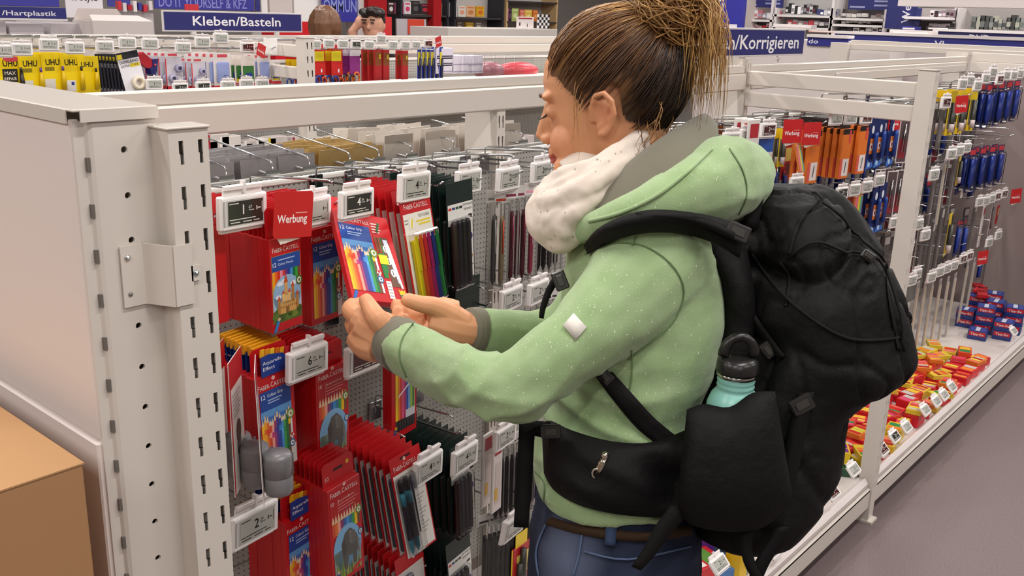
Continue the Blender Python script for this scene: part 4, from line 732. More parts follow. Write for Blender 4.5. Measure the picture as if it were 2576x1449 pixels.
# ---- head, neck and hands: one body
th_, ph_ = math.radians(17), math.radians(-12)
HF = (LW*math.cos(th_)+DW*math.sin(th_))*math.cos(ph_)+ZW*math.sin(ph_); HS = ZW.cross(LW*math.cos(th_)+DW*math.sin(th_)).normalized(); HU = HF.cross(HS)
HO = dep(1506, 290, 1.36)-HS*.072
HM = Matrix(((HF.x, HS.x, HU.x, HO.x), (HF.y, HS.y, HU.y, HO.y), (HF.z, HS.z, HU.z, HO.z), (0, 0, 0, 1)))
def h2w(x, y, z): return HM @ Vector((x, y, z))
hd = MB()
def hring(xf, xb, z, w_, pf=2.0, n=24):
    out = []
    for k in range(n):
        a = 6.28318*k/n; c, s_ = math.cos(a), math.sin(a); e = 2/pf; r_ = xf if c > 0 else xb
        out.append(h2w(r_*abs(c)**e*(1 if c > 0 else -1), w_*abs(s_)**e*(1 if s_ > 0 else -1), z))
    return out
hd.loft([hring(*t) for t in [(.070, .015, -.108, .028), (.086, .02, -.100, .036), (.092, .035, -.086, .046), (.090, .05, -.066, .055), (.090, .068, -.045, .0625), (.0905, .082, -.022, .068), (.0905, .09, 0, .070), (.088, .094, .02, .071), (.0915, .097, .036, .0715), (.093, .098, .058, .071), (.086, .095, .085, .066), (.066, .08, .110, .053), (.03, .045, .124, .03)]], '#888')
E_ = lambda x, y, z, a, b, c: hd.ball(h2w(x, y, z), (a, b, c), '#888', M=HM.to_3x3().to_4x4())
for y_ in (-1, 1):
    E_(.062, .034*y_, -.034, .0275, .027, .030)      # cheek
    E_(.081, .028*y_, .037, .0095, .026, .008)       # brow
    E_(.0775, .031*y_, .014, .0125, .0165, .011)     # lid
    E_(.101, .0095*y_, -.027, .010, .0075, .0075)   # nostril wing
    E_(.058, .045*y_, -.07, .03, .016, .02)         # jaw
hd.tube([h2w(.088, 0, .026), h2w(.098, 0, .006), h2w(.106, 0, -.010), h2w(.1115, 0, -.0195), h2w(.103, 0, -.029)], [.008, .008, .0092, .0095, .007], '#888', 12)
E_(.091, 0, -.006, .014, .011, .028); E_(.092, 0, -.046, .011, .02, .010); E_(.0965, 0, -.0535, .007, .021, .0042); E_(.0955, 0, -.0625, .007, .019, .005); E_(.086, 0, -.092, .016, .022, .015)
# ear on each side
for y_ in (-1, 1):
    yb = .071*y_
    pts = [(.010, yb, -.008), (.008, yb+.009*y_, .014), (-.002, yb+.015*y_, .029), (-.016, yb+.019*y_, .031), (-.026, yb+.019*y_, .018), (-.026, yb+.016*y_, .0), (-.018, yb+.009*y_, -.016), (-.006, yb+.006*y_, -.026), (.004, yb+.003*y_, -.027)]
    hd.tube([h2w(*p) for p in pts], [.005, .0042, .004, .0045, .0045, .0045, .005, .0065, .005], '#888', 8)
    hd.tube([h2w(.004, yb+.004*y_, -.018), h2w(-.012, yb+.008*y_, -.008), h2w(-.016, yb+.010*y_, .01), h2w(-.006, yb+.009*y_, .02)], .0045, '#888', 8)
    hd.loft([[h2w(-.009+(.016+o_)*math.cos(a), yb+.001*y_+(.0018*l_)*y_-.003*y_*(1-l_), .002+(.026+o_)*math.sin(a)) for a in [6.28318*k/14 for k in range(14)]] for l_, o_ in ((0, -.004), (1, 0), (2, -.006))], '#888')
hd.tube([h2w(-.02, 0, -.03), h2w(-.03, 0, -.08), dep(1600, 480, 1.43), dep(1630, 580, 1.43)], [.058, .055, .058, .075], '#888', 18)
hme = remesh(hd, .0026, 5)
def hand(chains, vox=.0021):
    mb = MB()
    for ch in chains: limb(mb, ch, '#888', 12)
    return remesh(mb, vox, 3)
LHAND = hand([[(1012, 872, 1.455, .030), (975, 852, 1.475, .031), (940, 828, 1.487, .034), (918, 812, 1.492, .033)], [(955, 875, 1.475, .024), (925, 862, 1.488, .028), (905, 838, 1.497, .026)], [(985, 830, 1.472, .024), (935, 815, 1.482, .027), (905, 800, 1.492, .026)],
   [(965, 822, 1.46, .019), (946, 798, 1.452, .0165), (930, 772, 1.462, .0135), (919, 752, 1.468, .011), (915, 744, 1.470, .008)],          # thumb on the front
   [(905, 800, 1.495, .018), (882, 782, 1.508, .0145), (886, 768, 1.535, .0125), (906, 758, 1.552, .011), (925, 752, 1.556, .009)],      # index round the edge
   [(898, 825, 1.50, .017), (890, 812, 1.525, .0145), (915, 790, 1.548, .012), (938, 775, 1.554, .0105)], [(905, 850, 1.50, .016), (906, 845, 1.525, .0135), (935, 815, 1.54, .0115), (955, 800, 1.545, .010)],
   [(925, 872, 1.492, .0145), (922, 872, 1.515, .012), (945, 845, 1.53, .010), (962, 832, 1.533, .009)]])
RHAND = hand([[(1200, 832, 1.545, .029), (1160, 828, 1.535, .030), (1120, 818, 1.53, .034), (1085, 808, 1.53, .032)], [(1150, 790, 1.53, .022), (1115, 785, 1.527, .025), (1080, 790, 1.53, .023)], [(1140, 848, 1.535, .022), (1100, 845, 1.535, .024), (1070, 832, 1.54, .022)],
   [(1165, 815, 1.53, .022), (1130, 792, 1.52, .0215), (1092, 772, 1.505, .0165), (1056, 764, 1.493, .0135), (1024, 754, 1.486, .0115), (1012, 748, 1.485, .007)],   # thumb on the front
   [(1080, 795, 1.54, .0155), (1040, 790, 1.552, .0135), (1008, 772, 1.55, .0115), (985, 765, 1.546, .0095)], [(1075, 812, 1.54, .0155), (1035, 806, 1.555, .0135), (1005, 790, 1.545, .0115), (1000, 785, 1.53, .0095)],
   [(1072, 828, 1.54, .015), (1035, 824, 1.55, .013), (1012, 810, 1.535, .011), (1022, 800, 1.522, .009)], [(1078, 842, 1.54, .0135), (1048, 842, 1.545, .0115), (1030, 828, 1.535, .0095), (1038, 818, 1.525, .008)]])
def skin(p):
    q = HM.inverted() @ p; c = Vector(lin('#d99d74')[:3]); r_ = Vector(lin('#d08462')[:3]); k = 0.
    k = max(k, max(0, 1-((q-Vector((.07, .045, -.03))).length)/.04)*.6)                      # cheek
    k = max(k, max(0, 1-abs(q.x+.01)/.03)*max(0, 1-abs(abs(q.y)-.085)/.02)*max(0, 1-abs(q.z)/.045)*.8)    # ear
    if q.x > .088 and -.067 < q.z < -.05 and abs(q.y) < .022: r_ = Vector(lin('#b5605a')[:3]); k = .9
    out = c.lerp(r_, min(1, k)); return [out.x, out.y, out.z, 1]
def join(ms):
    v = []; f = []
    for m_ in ms:
        o_ = len(v); v += [p.co.copy() for p in m_.vertices]; f += [tuple(i+o_ for i in p.vertices) for p in m_.polygons]
    me = bpy.data.meshes.new('body'); me.from_pydata(v, [], f); me.update(); return me
arm = MB(); limb(arm, [(1630, 650, 1.43, .09), (1580, 760, 1.31, .035), (1290, 978, 1.285, .022), (1130, 932, 1.365, .024), (1005, 868, 1.462, .026)]); limb(arm, [(1610, 640, 1.45, .09), (1520, 740, 1.58, .04), (1400, 835, 1.61, .028), (1265, 838, 1.57, .026), (1190, 832, 1.54, .027)])
limb(arm, [(1625, 560, 1.43, .06), (1610, 800, 1.43, .085), (1540, 1100, 1.43, .08), (1540, 1400, 1.43, .09)])
bme = join([hme, LHAND, RHAND, arm.mesh('arm')]); HB = bvh(bme); wfin('body', bme, lambda p: skin(p-WI.translation), 'skin')
# eye details
mb = MB()
for y_ in (-1, 1):
    mb.tube([h2w(.0845, .020*y_, .0115)-HO+HO, h2w(.0905, .028*y_, .0085), h2w(.0895, .037*y_, .0085), h2w(.084, .046*y_, .011)], [.0008, .0016, .0017, .0009], '#241a16', 6)
    for i in range(7):
        t = i/6; b = Vector((.0885+.0025*math.sin(t*3.1), (.024+.020*t)*y_, .009)); mb.tube([h2w(*b), h2w(b.x+.006, b.y+.003*y_*t, b.z-.0035), h2w(b.x+.0095, b.y+.006*y_*t, b.z-.0015)], [.0006, .0004, .0002], '#1c1412', 4)
wfin('eyelashes', mb.mesh('eyelashes'), '#241a16', 'strands')
mb = MB()
for y_ in (-1, 1): mb.tube([h2w(.0925, .012*y_, .0345), h2w(.0958, .022*y_, .0385), h2w(.091, .038*y_, .0415), h2w(.080, .051*y_, .036)], [.0016, .0026, .0024, .001], '#6a4a32', 6)
wfin('eyebrows', mb.mesh('eyebrows'), '#6a4a32', 'strands')
# ---- hair
BUN = Vector((-.113, .008, .126)); CC = Vector((-.018, 0, .046)); RR = Vector((.106, .087, .101))
def hmask(p):      # p in head space: where hair grows
    x, y, z = p
    if x > .05: return z > .050+.62*(x-.05)
    if x > .018: return z > .0+(x-.018)*1.6
    if x > -.035: return z > .036
    return z > -.058+.6*(x+.10)
def cap(p):        # direction -> point on the hair volume
    d = Vector((p.x/RR.x, p.y/RR.y, p.z/RR.z)).normalized(); return CC+Vector((d.x*RR.x, d.y*RR.y, d.z*RR.z))
cm = MB(); n_, m_ = 150, 96; vs = []; ok = []
for i in range(m_+1):
    th = math.pi*(.01+.98*i/m_)
    for k in range(n_):
        a = 6.28318*k/n_; v = CC+Vector((RR.x*math.sin(th)*math.cos(a), RR.y*math.sin(th)*math.sin(a), RR.z*math.cos(th)))*(.985+.012*noise.noise(Vector((a*5, th*2, 0)))); vs.append(v); ok.append(hmask(v-Vector((0, 0, .008+.010*noise.noise(v*70)))))
fs = [(i*n_+k, (i+1)*n_+k, (i+1)*n_+(k+1) % n_, i*n_+(k+1) % n_) for i in range(m_) for k in range(n_) if sum(ok[q] for q in (i*n_+k, i*n_+(k+1) % n_, (i+1)*n_+(k+1) % n_, (i+1)*n_+k)) >= 3]
ho = thing('hair', None, None); ho.parent = woman
cm.add([h2w(*v) for v in vs], fs, '#4a3020', 0, True); me = cm.mesh('hair_cap')
def hairc(p):
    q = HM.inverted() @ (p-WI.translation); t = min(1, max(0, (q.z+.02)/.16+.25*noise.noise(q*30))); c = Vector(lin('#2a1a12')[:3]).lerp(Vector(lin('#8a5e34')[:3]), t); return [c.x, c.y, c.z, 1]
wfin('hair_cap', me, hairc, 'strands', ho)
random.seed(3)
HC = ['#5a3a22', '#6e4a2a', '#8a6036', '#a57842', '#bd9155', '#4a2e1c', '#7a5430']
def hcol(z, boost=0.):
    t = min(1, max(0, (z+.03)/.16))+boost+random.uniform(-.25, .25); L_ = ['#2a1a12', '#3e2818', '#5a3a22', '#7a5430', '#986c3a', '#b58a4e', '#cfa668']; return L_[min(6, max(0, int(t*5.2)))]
mb = MB(); cnt = 0
while cnt < 2600:
    d = Vector((random.gauss(0, 1), random.gauss(0, 1), random.gauss(0, 1))).normalized(); p = CC+Vector((d.x*RR.x, d.y*RR.y, d.z*RR.z))
    if not hmask(p+Vector((0, 0, random.uniform(-.004, .014)))) or (p-BUN).length < .05: continue
    b = Vector(((BUN.x-CC.x)/RR.x, (BUN.y-CC.y)/RR.y, (BUN.z-CC.z)/RR.z)).normalized(); e = Vector((d.x, d.y, d.z)); pts = []; lift = random.uniform(.0, .006); n1 = random.uniform(-.06, .06); tt = random.uniform(.55, 1.0)
    for i in range(8):
        t = i/7*tt; q = e.slerp(b, t) if e.angle(b) < 3.0 else e.lerp(b, t).normalized(); q = (q+Vector((0, n1*math.sin(t*3.14), n1*.6*math.sin(t*3.14)))).normalized(); r_ = 1.0+lift/.1*(.25+math.sin(t*3.14))+.015*noise.noise(q*6)
        pts.append(h2w(*(CC+Vector((q.x*RR.x, q.y*RR.y, q.z*RR.z))*r_)))
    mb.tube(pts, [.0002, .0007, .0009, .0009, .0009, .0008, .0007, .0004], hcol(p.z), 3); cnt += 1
def hfin(name, mb):
    me = mb.mesh(name); me.transform(WI); me.materials.append(MATS['strands']); o = inst(name, me, ho); return o
hs_ = hfin('swept_strands', mb); hs_['kind'] = 'stuff'
mb = MB()      # the knot
for i in range(640):
    ax = (Vector((-.55, .15, .8))+Vector((random.gauss(0, .42), random.gauss(0, .42), random.gauss(0, .42)))).normalized(); u = ax.orthogonal().normalized(); v = ax.cross(u); r_ = random.uniform(.012, .05); a0 = random.uniform(0, 6.28); sp = random.uniform(2.0, 4.6); c = BUN+Vector((random.gauss(0, .007), random.gauss(0, .007), random.gauss(.004, .009)))
    pts = [h2w(*(c+(u*math.cos(a0+sp*t/9)+v*math.sin(a0+sp*t/9))*r_*(1+.12*math.sin(t*1.7+i))+Vector((0, 0, .006*math.sin(t))))) for t in range(10)]
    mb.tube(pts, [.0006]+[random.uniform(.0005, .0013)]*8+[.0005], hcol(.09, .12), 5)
hfin('bun', mb)['kind'] = 'stuff'
mb = MB()      # loose ends falling from the knot and at the nape
for i in range(330):
    s0 = BUN+Vector((random.uniform(-.045, .0), random.uniform(-.03, .035), random.uniform(-.02, .04))); L_ = random.uniform(.07, .175); dx = random.uniform(-.05, -.005); dy = random.uniform(-.02, .03)
    pts = [h2w(*s0)+LW*(dx*(t/6)**.8-.012*math.sin(t/6*3.1)*random.uniform(.5, 1.3))+DW*(-dy*t/6)+ZW*(.025*math.sin(t/6*2.2)-L_*(t/6)**1.5) for t in range(7)]
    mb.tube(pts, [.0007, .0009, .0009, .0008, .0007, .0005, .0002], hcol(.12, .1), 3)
for i in range(34):
    s0 = Vector((-.085+random.uniform(-.01, .02), random.uniform(-.04, .075), -.02+random.uniform(-.02, .03))); pts = [h2w(*s0)+LW*(.004*t+random.uniform(-.003, .003)+.008*math.sin(t*.9+i))+DW*(-.006*t*random.uniform(.2, 1))+ZW*(-.012*t) for t in range(7)]
    mb.tube(pts, [.0006, .0007, .0007, .0006, .0005, .0004, .0002], hcol(.09), 3)
for i in range(5):
    s0 = Vector((.012+random.uniform(-.008, .008), .078, .04+random.uniform(-.01, .02))); l_ = random.uniform(.05, .11); pts = [h2w(*s0)+LW*(.002*t+.005*math.sin(t*.7+i*.3))+DW*(-.0028*t+.0002*t*t)+ZW*(-l_*t/7) for t in range(7)]
    mb.tube(pts, [.0007, .0007, .0006, .0006, .0005, .0004, .0002], hcol(.08, .1), 4)
for i in range(50):   # fine fly-aways over the crown
    a = random.uniform(-1.3, 1.9); d = Vector((math.cos(a), random.uniform(-.4, .5), math.sin(a))).normalized(); pts = [h2w(*(CC+Vector((d.x*RR.x, d.y*RR.y, d.z*RR.z))*(1.0+.035*math.sin(t/6*2.8))+Vector((-.016*t, .002*t, .002*t)))) for t in range(7)]
    mb.tube(pts, [.0004, .0005, .0005, .0005, .0004, .0003, .0002], hcol(.13, .15), 3)
hfin('loose_strands', mb)['kind'] = 'stuff'
# ---- scarf
sc = MB()
def loop(pts): 
    P = spl(pts+[pts[0]], 40); sc.tube([dep(*p[:3]) for p in P], [p[3] for p in P], '#888', 12)
LA = [(1650, 345, 1.44, 0), (1600, 352, 1.365, 0), (1525, 398, 1.335, 0), (1440, 440, 1.355, 0), (1400, 452, 1.42, 0), (1430, 430, 1.50, 0), (1540, 380, 1.52, 0), (1630, 350, 1.50, 0)]
LB = [(1640, 420, 1.43, 0), (1570, 470, 1.35, 0), (1490, 540, 1.325, 0), (1425, 595, 1.345, 0), (1398, 598, 1.41, 0), (1440, 575, 1.50, 0), (1560, 500, 1.52, 0), (1630, 430, 1.50, 0)]
LO = [(0, 0, 0, 0), (0, 0, -.01, 0), (-10, 0, -.015, 0), (-22, 10, -.01, 0), (-38, 12, 0, 0), (-20, 0, .01, 0), (0, 0, 0, 0), (0, 0, 0, 0)]
random.seed(11)
for k in range(13):
    t = k/12; b = math.sin(t*3.14); jit = [random.uniform(-9, 9) for _ in range(8)]; jd = [random.uniform(-.008, .008) for _ in range(8)]
    loop([tuple((a_*(1-t)+b_*t+o_*b*1.1) for a_, b_, o_ in zip(A_[:3], B_[:3], O_[:3])) + (random.uniform(.013, .019)*(1.25 if q in (3, 4) else 1),) if False else (A_[0]*(1-t)+B_[0]*t+O_[0]*b*1.1+jit[q]*.5, A_[1]*(1-t)+B_[1]*t+O_[1]*b+jit[q], A_[2]*(1-t)+B_[2]*t+O_[2]*b*1.1+jd[q], random.uniform(.0095, .0145)*(1.3 if q in (3, 4) else 1)) for q, (A_, B_, O_) in enumerate(zip(LA, LB, LO))])
loop([(A_[0]*.5+B_[0]*.5+(8 if q in (3, 4) else 0), A_[1]*.5+B_[1]*.5, A_[2]*.5+B_[2]*.5+(.012 if q < 4 else -.01), .025) for q, (A_, B_) in enumerate(zip(LA, LB))])
for k in range(5): limb(sc, [(1395+k*14, 470-k*5, 1.40-k*.012, .014), (1352+k*18, 525+k*3, 1.395-k*.015, .018), (1362+k*16, 575+k*2, 1.385-k*.012, .018), (1395+k*12, 615-k*8, 1.385, .014)])
limb(sc, [(1430, 445, 1.42, .028), (1470, 420, 1.42, .03), (1560, 385, 1.42, .03)])
def sdisp(p):
    q = HM.inverted() @ p; a = math.atan2(q.y, q.x+.02); return noise.noise(p*38)*.0025+noise.noise(p*90)*.0008
sme = remesh(sc, .003, 2, sdisp)
mat('scarf_cloth', .95, spec=.1, bump=(800, .3, .001), sheen=.3)
wfin('scarf', sme, lambda p: list(lin('#6f6862' if noise.noise(p*420) > .66 else '#d6c9bb')), 'scarf_cloth')
# ================================================================ the pencil set in her hands
gp = at(931, 655, 1, 1.195); pk = pack('gripset', gp, 'pencil_set', 'open red pencil set with extra pencils held in both hands', 'box')
A_, B_, C_ = at(845, 548, 1, 1.262), at(900, 778, 1, 1.125), at(1020, 742, 1, 1.13)
uz = (A_-B_).normalized(); ux = (C_-B_); ux = (ux-uz*ux.dot(uz)).normalized(); uy = uz.cross(ux); ctr = (A_+C_)/2
pk.matrix_world = Matrix(((ux.x, uy.x, uz.x, ctr.x), (ux.y, uy.y, uz.y, ctr.y), (ux.z, uy.z, uz.z, ctr.z), (0, 0, 0, 1))) @ Matrix.Diagonal(((C_-B_).length/.122, 1, (A_-B_).length/.184, 1))
# ================================================================ the black backpack she wears and the bottle in its pocket
bag = thing('backpack', 'large black trekking backpack with hip belt worn over the mint green fleece', 'backpack', None, (1.35, .5, .8)); BI = Matrix.Translation(-bag.location)
BLK, BLK2, BLK3 = '#0b0a09', '#070606', '#0d0b0b'
bp = MB()
bp.loft([ring(*t) for t in [(1925, 2075, 474, 1.42, .05), (1885, 2105, 492, 1.42, .09), (1862, 2160, 555, 1.42, .12), (1850, 2222, 640, 1.42, .135), (1838, 2258, 720, 1.42, .14), (1830, 2280, 800, 1.42, .14), (1822, 2286, 870, 1.42, .14), (1815, 2252, 922, 1.42, .13), (1806, 2165, 958, 1.42, .125), (1792, 2120, 1000, 1.42, .12), (1745, 2114, 1080, 1.42, .12), (1710, 2100, 1160, 1.42, .12), (1698, 2062, 1230, 1.42, .12), (1702, 2000, 1295, 1.42, .11), (1765, 1940, 1335, 1.42, .07)]], '#888')
limb(bp, [(1880, 600, 1.40, .05), (1850, 750, 1.40, .05), (1815, 900, 1.41, .05), (1770, 1050, 1.42, .05)])
def bdisp(p):
    n1 = noise.noise(Vector((p.x*7, p.y*7, p.z*9))+Vector((3, 1, 0))); n2 = noise.noise(Vector((p.x*17, p.y*17, p.z*13))); up = min(1, max(.25, (p.z-1.0)/.15))
    n3 = noise.noise(Vector((p.x*5+p.z*6, p.y*5, p.z*4-p.x*5)))
    return (-.020*max(0, .14-abs(n3))/.14+.008*n2-.006*max(0, .1-abs(n2))/.1)*up+.008*n1
bme_ = remesh(bp, .006, 4, bdisp); PBV = bvh(bme_); bme_.transform(BI); finish('main_bag', bme_, BLK, 'pack_nylon', bag)
NOHIT = BVHTree.FromPolygons([Vector((50, 50, 50)), Vector((51, 50, 50)), Vector((50, 51, 50))], [(0, 1, 2)])
P_ = lambda nm, t, b, n=12, m=4, th=.01, col=BLK2, mt='webbing', tree=None, d=1.27, puff=0.: pad(nm, t, b, n, m, th, col, mt, bag, tree, d, puff)
P_('side_pocket', [(1728, 1030), (1770, 1016), (1835, 1024), (1893, 988), (1950, 985)], [(1702, 1265), (1735, 1318), (1830, 1338), (1925, 1325), (1995, 1255)], 16, 12, .056, BLK2, 'pack_nylon', NOHIT, 1.262, .0)
P_('shoulder_strap', [(1468, 618), (1500, 578), (1560, 545), (1640, 527), (1730, 533), (1810, 548), (1880, 575)], [(1478, 640), (1530, 612), (1590, 592), (1660, 585), (1730, 592), (1795, 612), (1860, 650)], 18, 5, .014, BLK, 'pack_nylon', JB, 1.27, .006)
P_('load_strap', [(1600, 533), (1700, 537), (1790, 556), (1850, 585)], [(1600, 552), (1700, 556), (1785, 576), (1845, 606)], 10, 2, .021, BLK3, 'webbing', JB, 1.25)
P_('back_panel', [(1735, 590), (1790, 660), (1818, 760), (1810, 860), (1780, 950)], [(1870, 590), (1890, 680), (1900, 780), (1890, 880), (1860, 960)], 14, 6, .02, BLK2, 'pack_nylon', PBV, 1.33, .01)
P_('hip_belt', [(1362, 1068), (1385, 1058), (1440, 1083), (1540, 1110), (1640, 1112), (1740, 1075)], [(1368, 1190), (1392, 1232), (1450, 1268), (1540, 1292), (1650, 1302), (1745, 1300)], 20, 10, .024, BLK2, 'pack_nylon', JB, 1.28, .016)
P_('belt_pocket_seam', [(1392, 1145), (1450, 1118), (1540, 1130), (1620, 1150)], [(1392, 1150), (1450, 1123), (1540, 1135), (1620, 1155)], 12, 1, .046, '#151413', 'webbing', JB, 1.26)
P_('belt_strap', [(1305, 1062), (1340, 1058), (1385, 1062)], [(1308, 1092), (1340, 1096), (1385, 1105)], 6, 2, .006, BLK2, 'webbing', NOHIT, 1.335)
P_('hanging_strap', [(1306, 1066), (1302, 1150), (1297, 1240), (1292, 1326)], [(1346, 1072), (1342, 1150), (1336, 1240), (1329, 1328)], 8, 2, .003, BLK2, 'webbing', NOHIT, 1.33)
P_('diagonal_strap', [(1498, 948), (1545, 1010), (1600, 1075), (1655, 1120)], [(1540, 935), (1590, 990), (1645, 1050), (1705, 1100)], 10, 3, .006, BLK3, 'webbing', JB, 1.27)
P_('strap_tail', [(1690, 1270), (1650, 1320), (1618, 1380), (1588, 1425)], [(1735, 1290), (1690, 1340), (1650, 1395), (1612, 1436)], 8, 2, .004, BLK3, 'webbing', NOHIT, 1.235)
P_('sternum_strap', [(1395, 690), (1372, 730), (1358, 775), (1356, 800)], [(1412, 700), (1388, 738), (1372, 780), (1368, 802)], 6, 2, .003, BLK2, 'webbing', NOHIT, 1.36)
P_('compression_strap', [(1860, 620), (1842, 720), (1870, 790), (1930, 870), (1960, 905)], [(1885, 615), (1866, 715), (1892, 778), (1945, 855), (1975, 895)], 12, 2, .008, BLK3, 'webbing', PBV, 1.27)
P_('compression_strap', [(2010, 990), (1985, 1080), (1960, 1200), (1915, 1330)], [(2050, 985), (2030, 1080), (2005, 1200), (1965, 1335)], 10, 2, .012, BLK3, 'webbing', PBV, 1.27)
P_('hanging_strap', [(1868, 1320), (1862, 1370), (1872, 1420), (1895, 1460)], [(1900, 1325), (1892, 1370), (1902, 1420), (1925, 1460)], 8, 2, .003, BLK2, 'webbing', NOHIT, 1.25)
P_('hanging_strap', [(1945, 1325), (1925, 1370), (1895, 1420), (1880, 1465)], [(1985, 1325), (1965, 1370), (1935, 1420), (1915, 1465)], 8, 2, .003, BLK2, 'webbing', NOHIT, 1.26)
mb = MB(); B = lambda pts, r_, d, tree=PBV, off=.006: mb.tube([(lambda h: h[0]+h[1]*off-bag.location)(hit(x, y, tree, d)) for x, y in spl(pts, 16)], r_, '#141312', 6)
B([(1985, 648), (2040, 612), (2090, 625), (2140, 640), (2205, 660), (2240, 740), (2262, 820), (2272, 880)], .0022, 1.33); B([(2050, 490), (2075, 520), (2120, 560), (2170, 615), (2215, 655)], .0022, 1.33); mb.build('bungee_cord', 'webbing', bag)
mb = MB(); mb.tube([dep(2278+14*math.cos(a), 802+18*math.sin(a), 1.40)-bag.location for a in [k*.45 for k in range(15)]], .0022, '#141312', 6); mb.build('cord_loop', 'webbing', bag)
def buckle(x, y, s, tree, d, rot=0., c='#262423'):
    p, n_ = hit(x, y, tree, d); f = -_F; M = Matrix(((_R.x, -f.x, _U.x, 0), (_R.y, -f.y, _U.y, 0), (_R.z, -f.z, _U.z, 0), (0, 0, 0, 1))); M = tr(*(p+f*.012-bag.location)) @ M @ ry(rot)
    MB().box(-s, s, -.004, .004, -s*.7, s*.7, c, bev=.002, M=M).box(-s*.6, s*.6, -.0055, -.004, -s*.35, s*.35, '#37342f', bev=.001, M=M).build('buckle', 'plastic', bag)
buckle(1850, 585, .016, JB, 1.26, .4); buckle(1408, 706, .014, NOHIT, 1.36, 1.2); buckle(2175, 645, .010, PBV, 1.33, .6); buckle(2010, 1015, .016, PBV, 1.28, -.5); buckle(1925, 880, .012, PBV, 1.27, .9); buckle(1385, 1082, .014, NOHIT, 1.31, 0.); buckle(1520, 945, .012, JB, 1.26, .8)
for pts in ([(1985, 640), (2010, 560), (2070, 492)], [(1960, 660), (1985, 700), (1975, 770)], [(1890, 640), (1990, 760), (2130, 850), (2270, 850)], [(2230, 660), (2240, 760), (2262, 880)]): seam('seam', pts, '#141312', PBV, 4, .004, 'webbing', bag, 1.3)
# zipper pull
p, n_ = hit(1522, 1150, None, 1.23); zp = dep(1522, 1146, (p-EYE).dot(_F)-.047); q0 = zp-bag.location
MB().ball(q0, .0055, '#d8d2c0').tube([q0+Vector((0, 0, -.003)), q0+_R*-.004+ZW*-.012, q0+_R*-.010+ZW*-.026], [.004, .0055, .006], '#cfc6b2', 8, squash=.4).tube([q0+_R*(-.010+.0055*math.cos(a))+ZW*(-.026+.007*math.sin(a)) for a in [k*.5 for k in range(14)]], .0018, '#d8d2c0', 6).build('zipper_pull', 'chrome', bag)
P_('haul_loop', [(1885, 470), (1902, 478), (1925, 482)], [(1868, 575), (1882, 580), (1905, 582)], 4, 4, .006, BLK2, 'webbing', NOHIT, 1.36)
# bottle
bt = dep(1846, 1010, 1.272); bo = thing('bottle', 'mint green steel bottle with black loop cap in the backpack side pocket', 'bottle', None, bt-ZW*.16)
mt_ = '#8cc7ba'
MB().lathe([(.0, 0), (.034, .002), (.036, .01), (.036, .15), (.0355, .158), (.031, .170), (.0258, .1765), (.0243, .1785), (.0243, .182), (.0252, .184), (.0243, .186), (.0243, .190), (.0252, .192), (.0243, .194), (.0243, .198)], mt_, 28).build('flask', 'plastic', bo)
MB().lathe([(.0243, .197), (.0262, .1975), (.0262, .2025), (.0243, .203)], '#d0ccc4', 28).build('steel_ring', 'chrome', bo)
mb = MB().lathe([(.0, .203), (.0275, .203), (.028, .206), (.027, .219), (.021, .224), (.0, .225)], '#1d1c1b', 28)
mb.tube([_R*(.0205*math.cos(a))+ZW*(.226+.026*math.sin(a)) for a in [math.pi*(k/12) for k in range(13)]], [.0075, .0075, .007, .0065, .006, .006, .006, .006, .006, .0065, .007, .0075, .0075], '#1d1c1b', 10)
mb.build('loop_cap', 'plastic', bo)
# ================================================================ goods along the far bays
def bluehdr():
    kind('bluehdr', [('card', MB().box(-.03, .03, 0, .0012, -.09, .075, '#c9c6c6').rect(-.03, .03, .03, .075, -.0004, '#274f9c').rect(.016, .026, -.085, .02, -.0004, '#c8402a').rect(.016, .026, -.04, -.015, -.0006, '#e0b81c'), 'card'), ('pens', MB().box(-.026, .012, -.009, 0, -.085, .026, '#6a6c74', bev=.003), 'plastic')])
bluehdr()
HK = 'goods hooks in the far bays'
def fr(kd, px, py, Y, n, pitch, name, cat, lab, blab, yaw=-.22, s=1., tilt=0.): return row(kd, kd, px, py, Y, n, pitch, name, lab, blab, cat, ' '.join(lab.split(',')[0].split()[:6]), tilt, yaw, s)
def ft(px, py, Y, dark, label, s=.8, yaw=-.12, price='2.49'): return price_tag(at(px, py, 1, Y), price, dark, label, (0, .03, yaw), s, None, s > .5)
fr('whitepack', 1890, 405, 1.22, 3, .02, 'leaflet_pack', 'pen pack', 'white striped pack beside the hood', 'white pack hidden behind the striped one', -.2, 1.3)
fr('bluehdr', 1922, 412, 1.25, 6, .022, 'pen_pack', 'pen pack', 'blue topped pen card beside the hood, foremost', 'blue topped pen card behind the front one', -.22, 1.15)
fr('sharpie', 1968, 372, 1.29, 3, .02, 'marker_card', 'marker pack', 'yellow marker card under the paired advertising cards', 'yellow marker card farther in under the advertising cards', -.22, .7)
fr('redyellow', 1985, 405, 1.36, 5, .02, 'pencil_box', 'box', 'dark red box under the paired advertising cards', 'dark red box behind in the same row', -.22, .75)
pack('rainbow', at(2012, 392, 1, 1.25), 'pencil_box', 'red and yellow striped pack leaning under the advertising card', 'box', None, (-.3, .1, .1), .62)
for i, (x, yy) in enumerate(((2048, 392), (2128, 384), (2170, 374))):
    w_ = ('behind the advertising card', 'in the middle of the upper row', 'next to the blue glue cards')[i]
    fr('orange', x, yy, 1.25, (3, 7, 4)[i], .024, 'refill_box', 'box', 'orange box with black top '+w_, 'orange box stacked '+w_, -.22, 1.08)
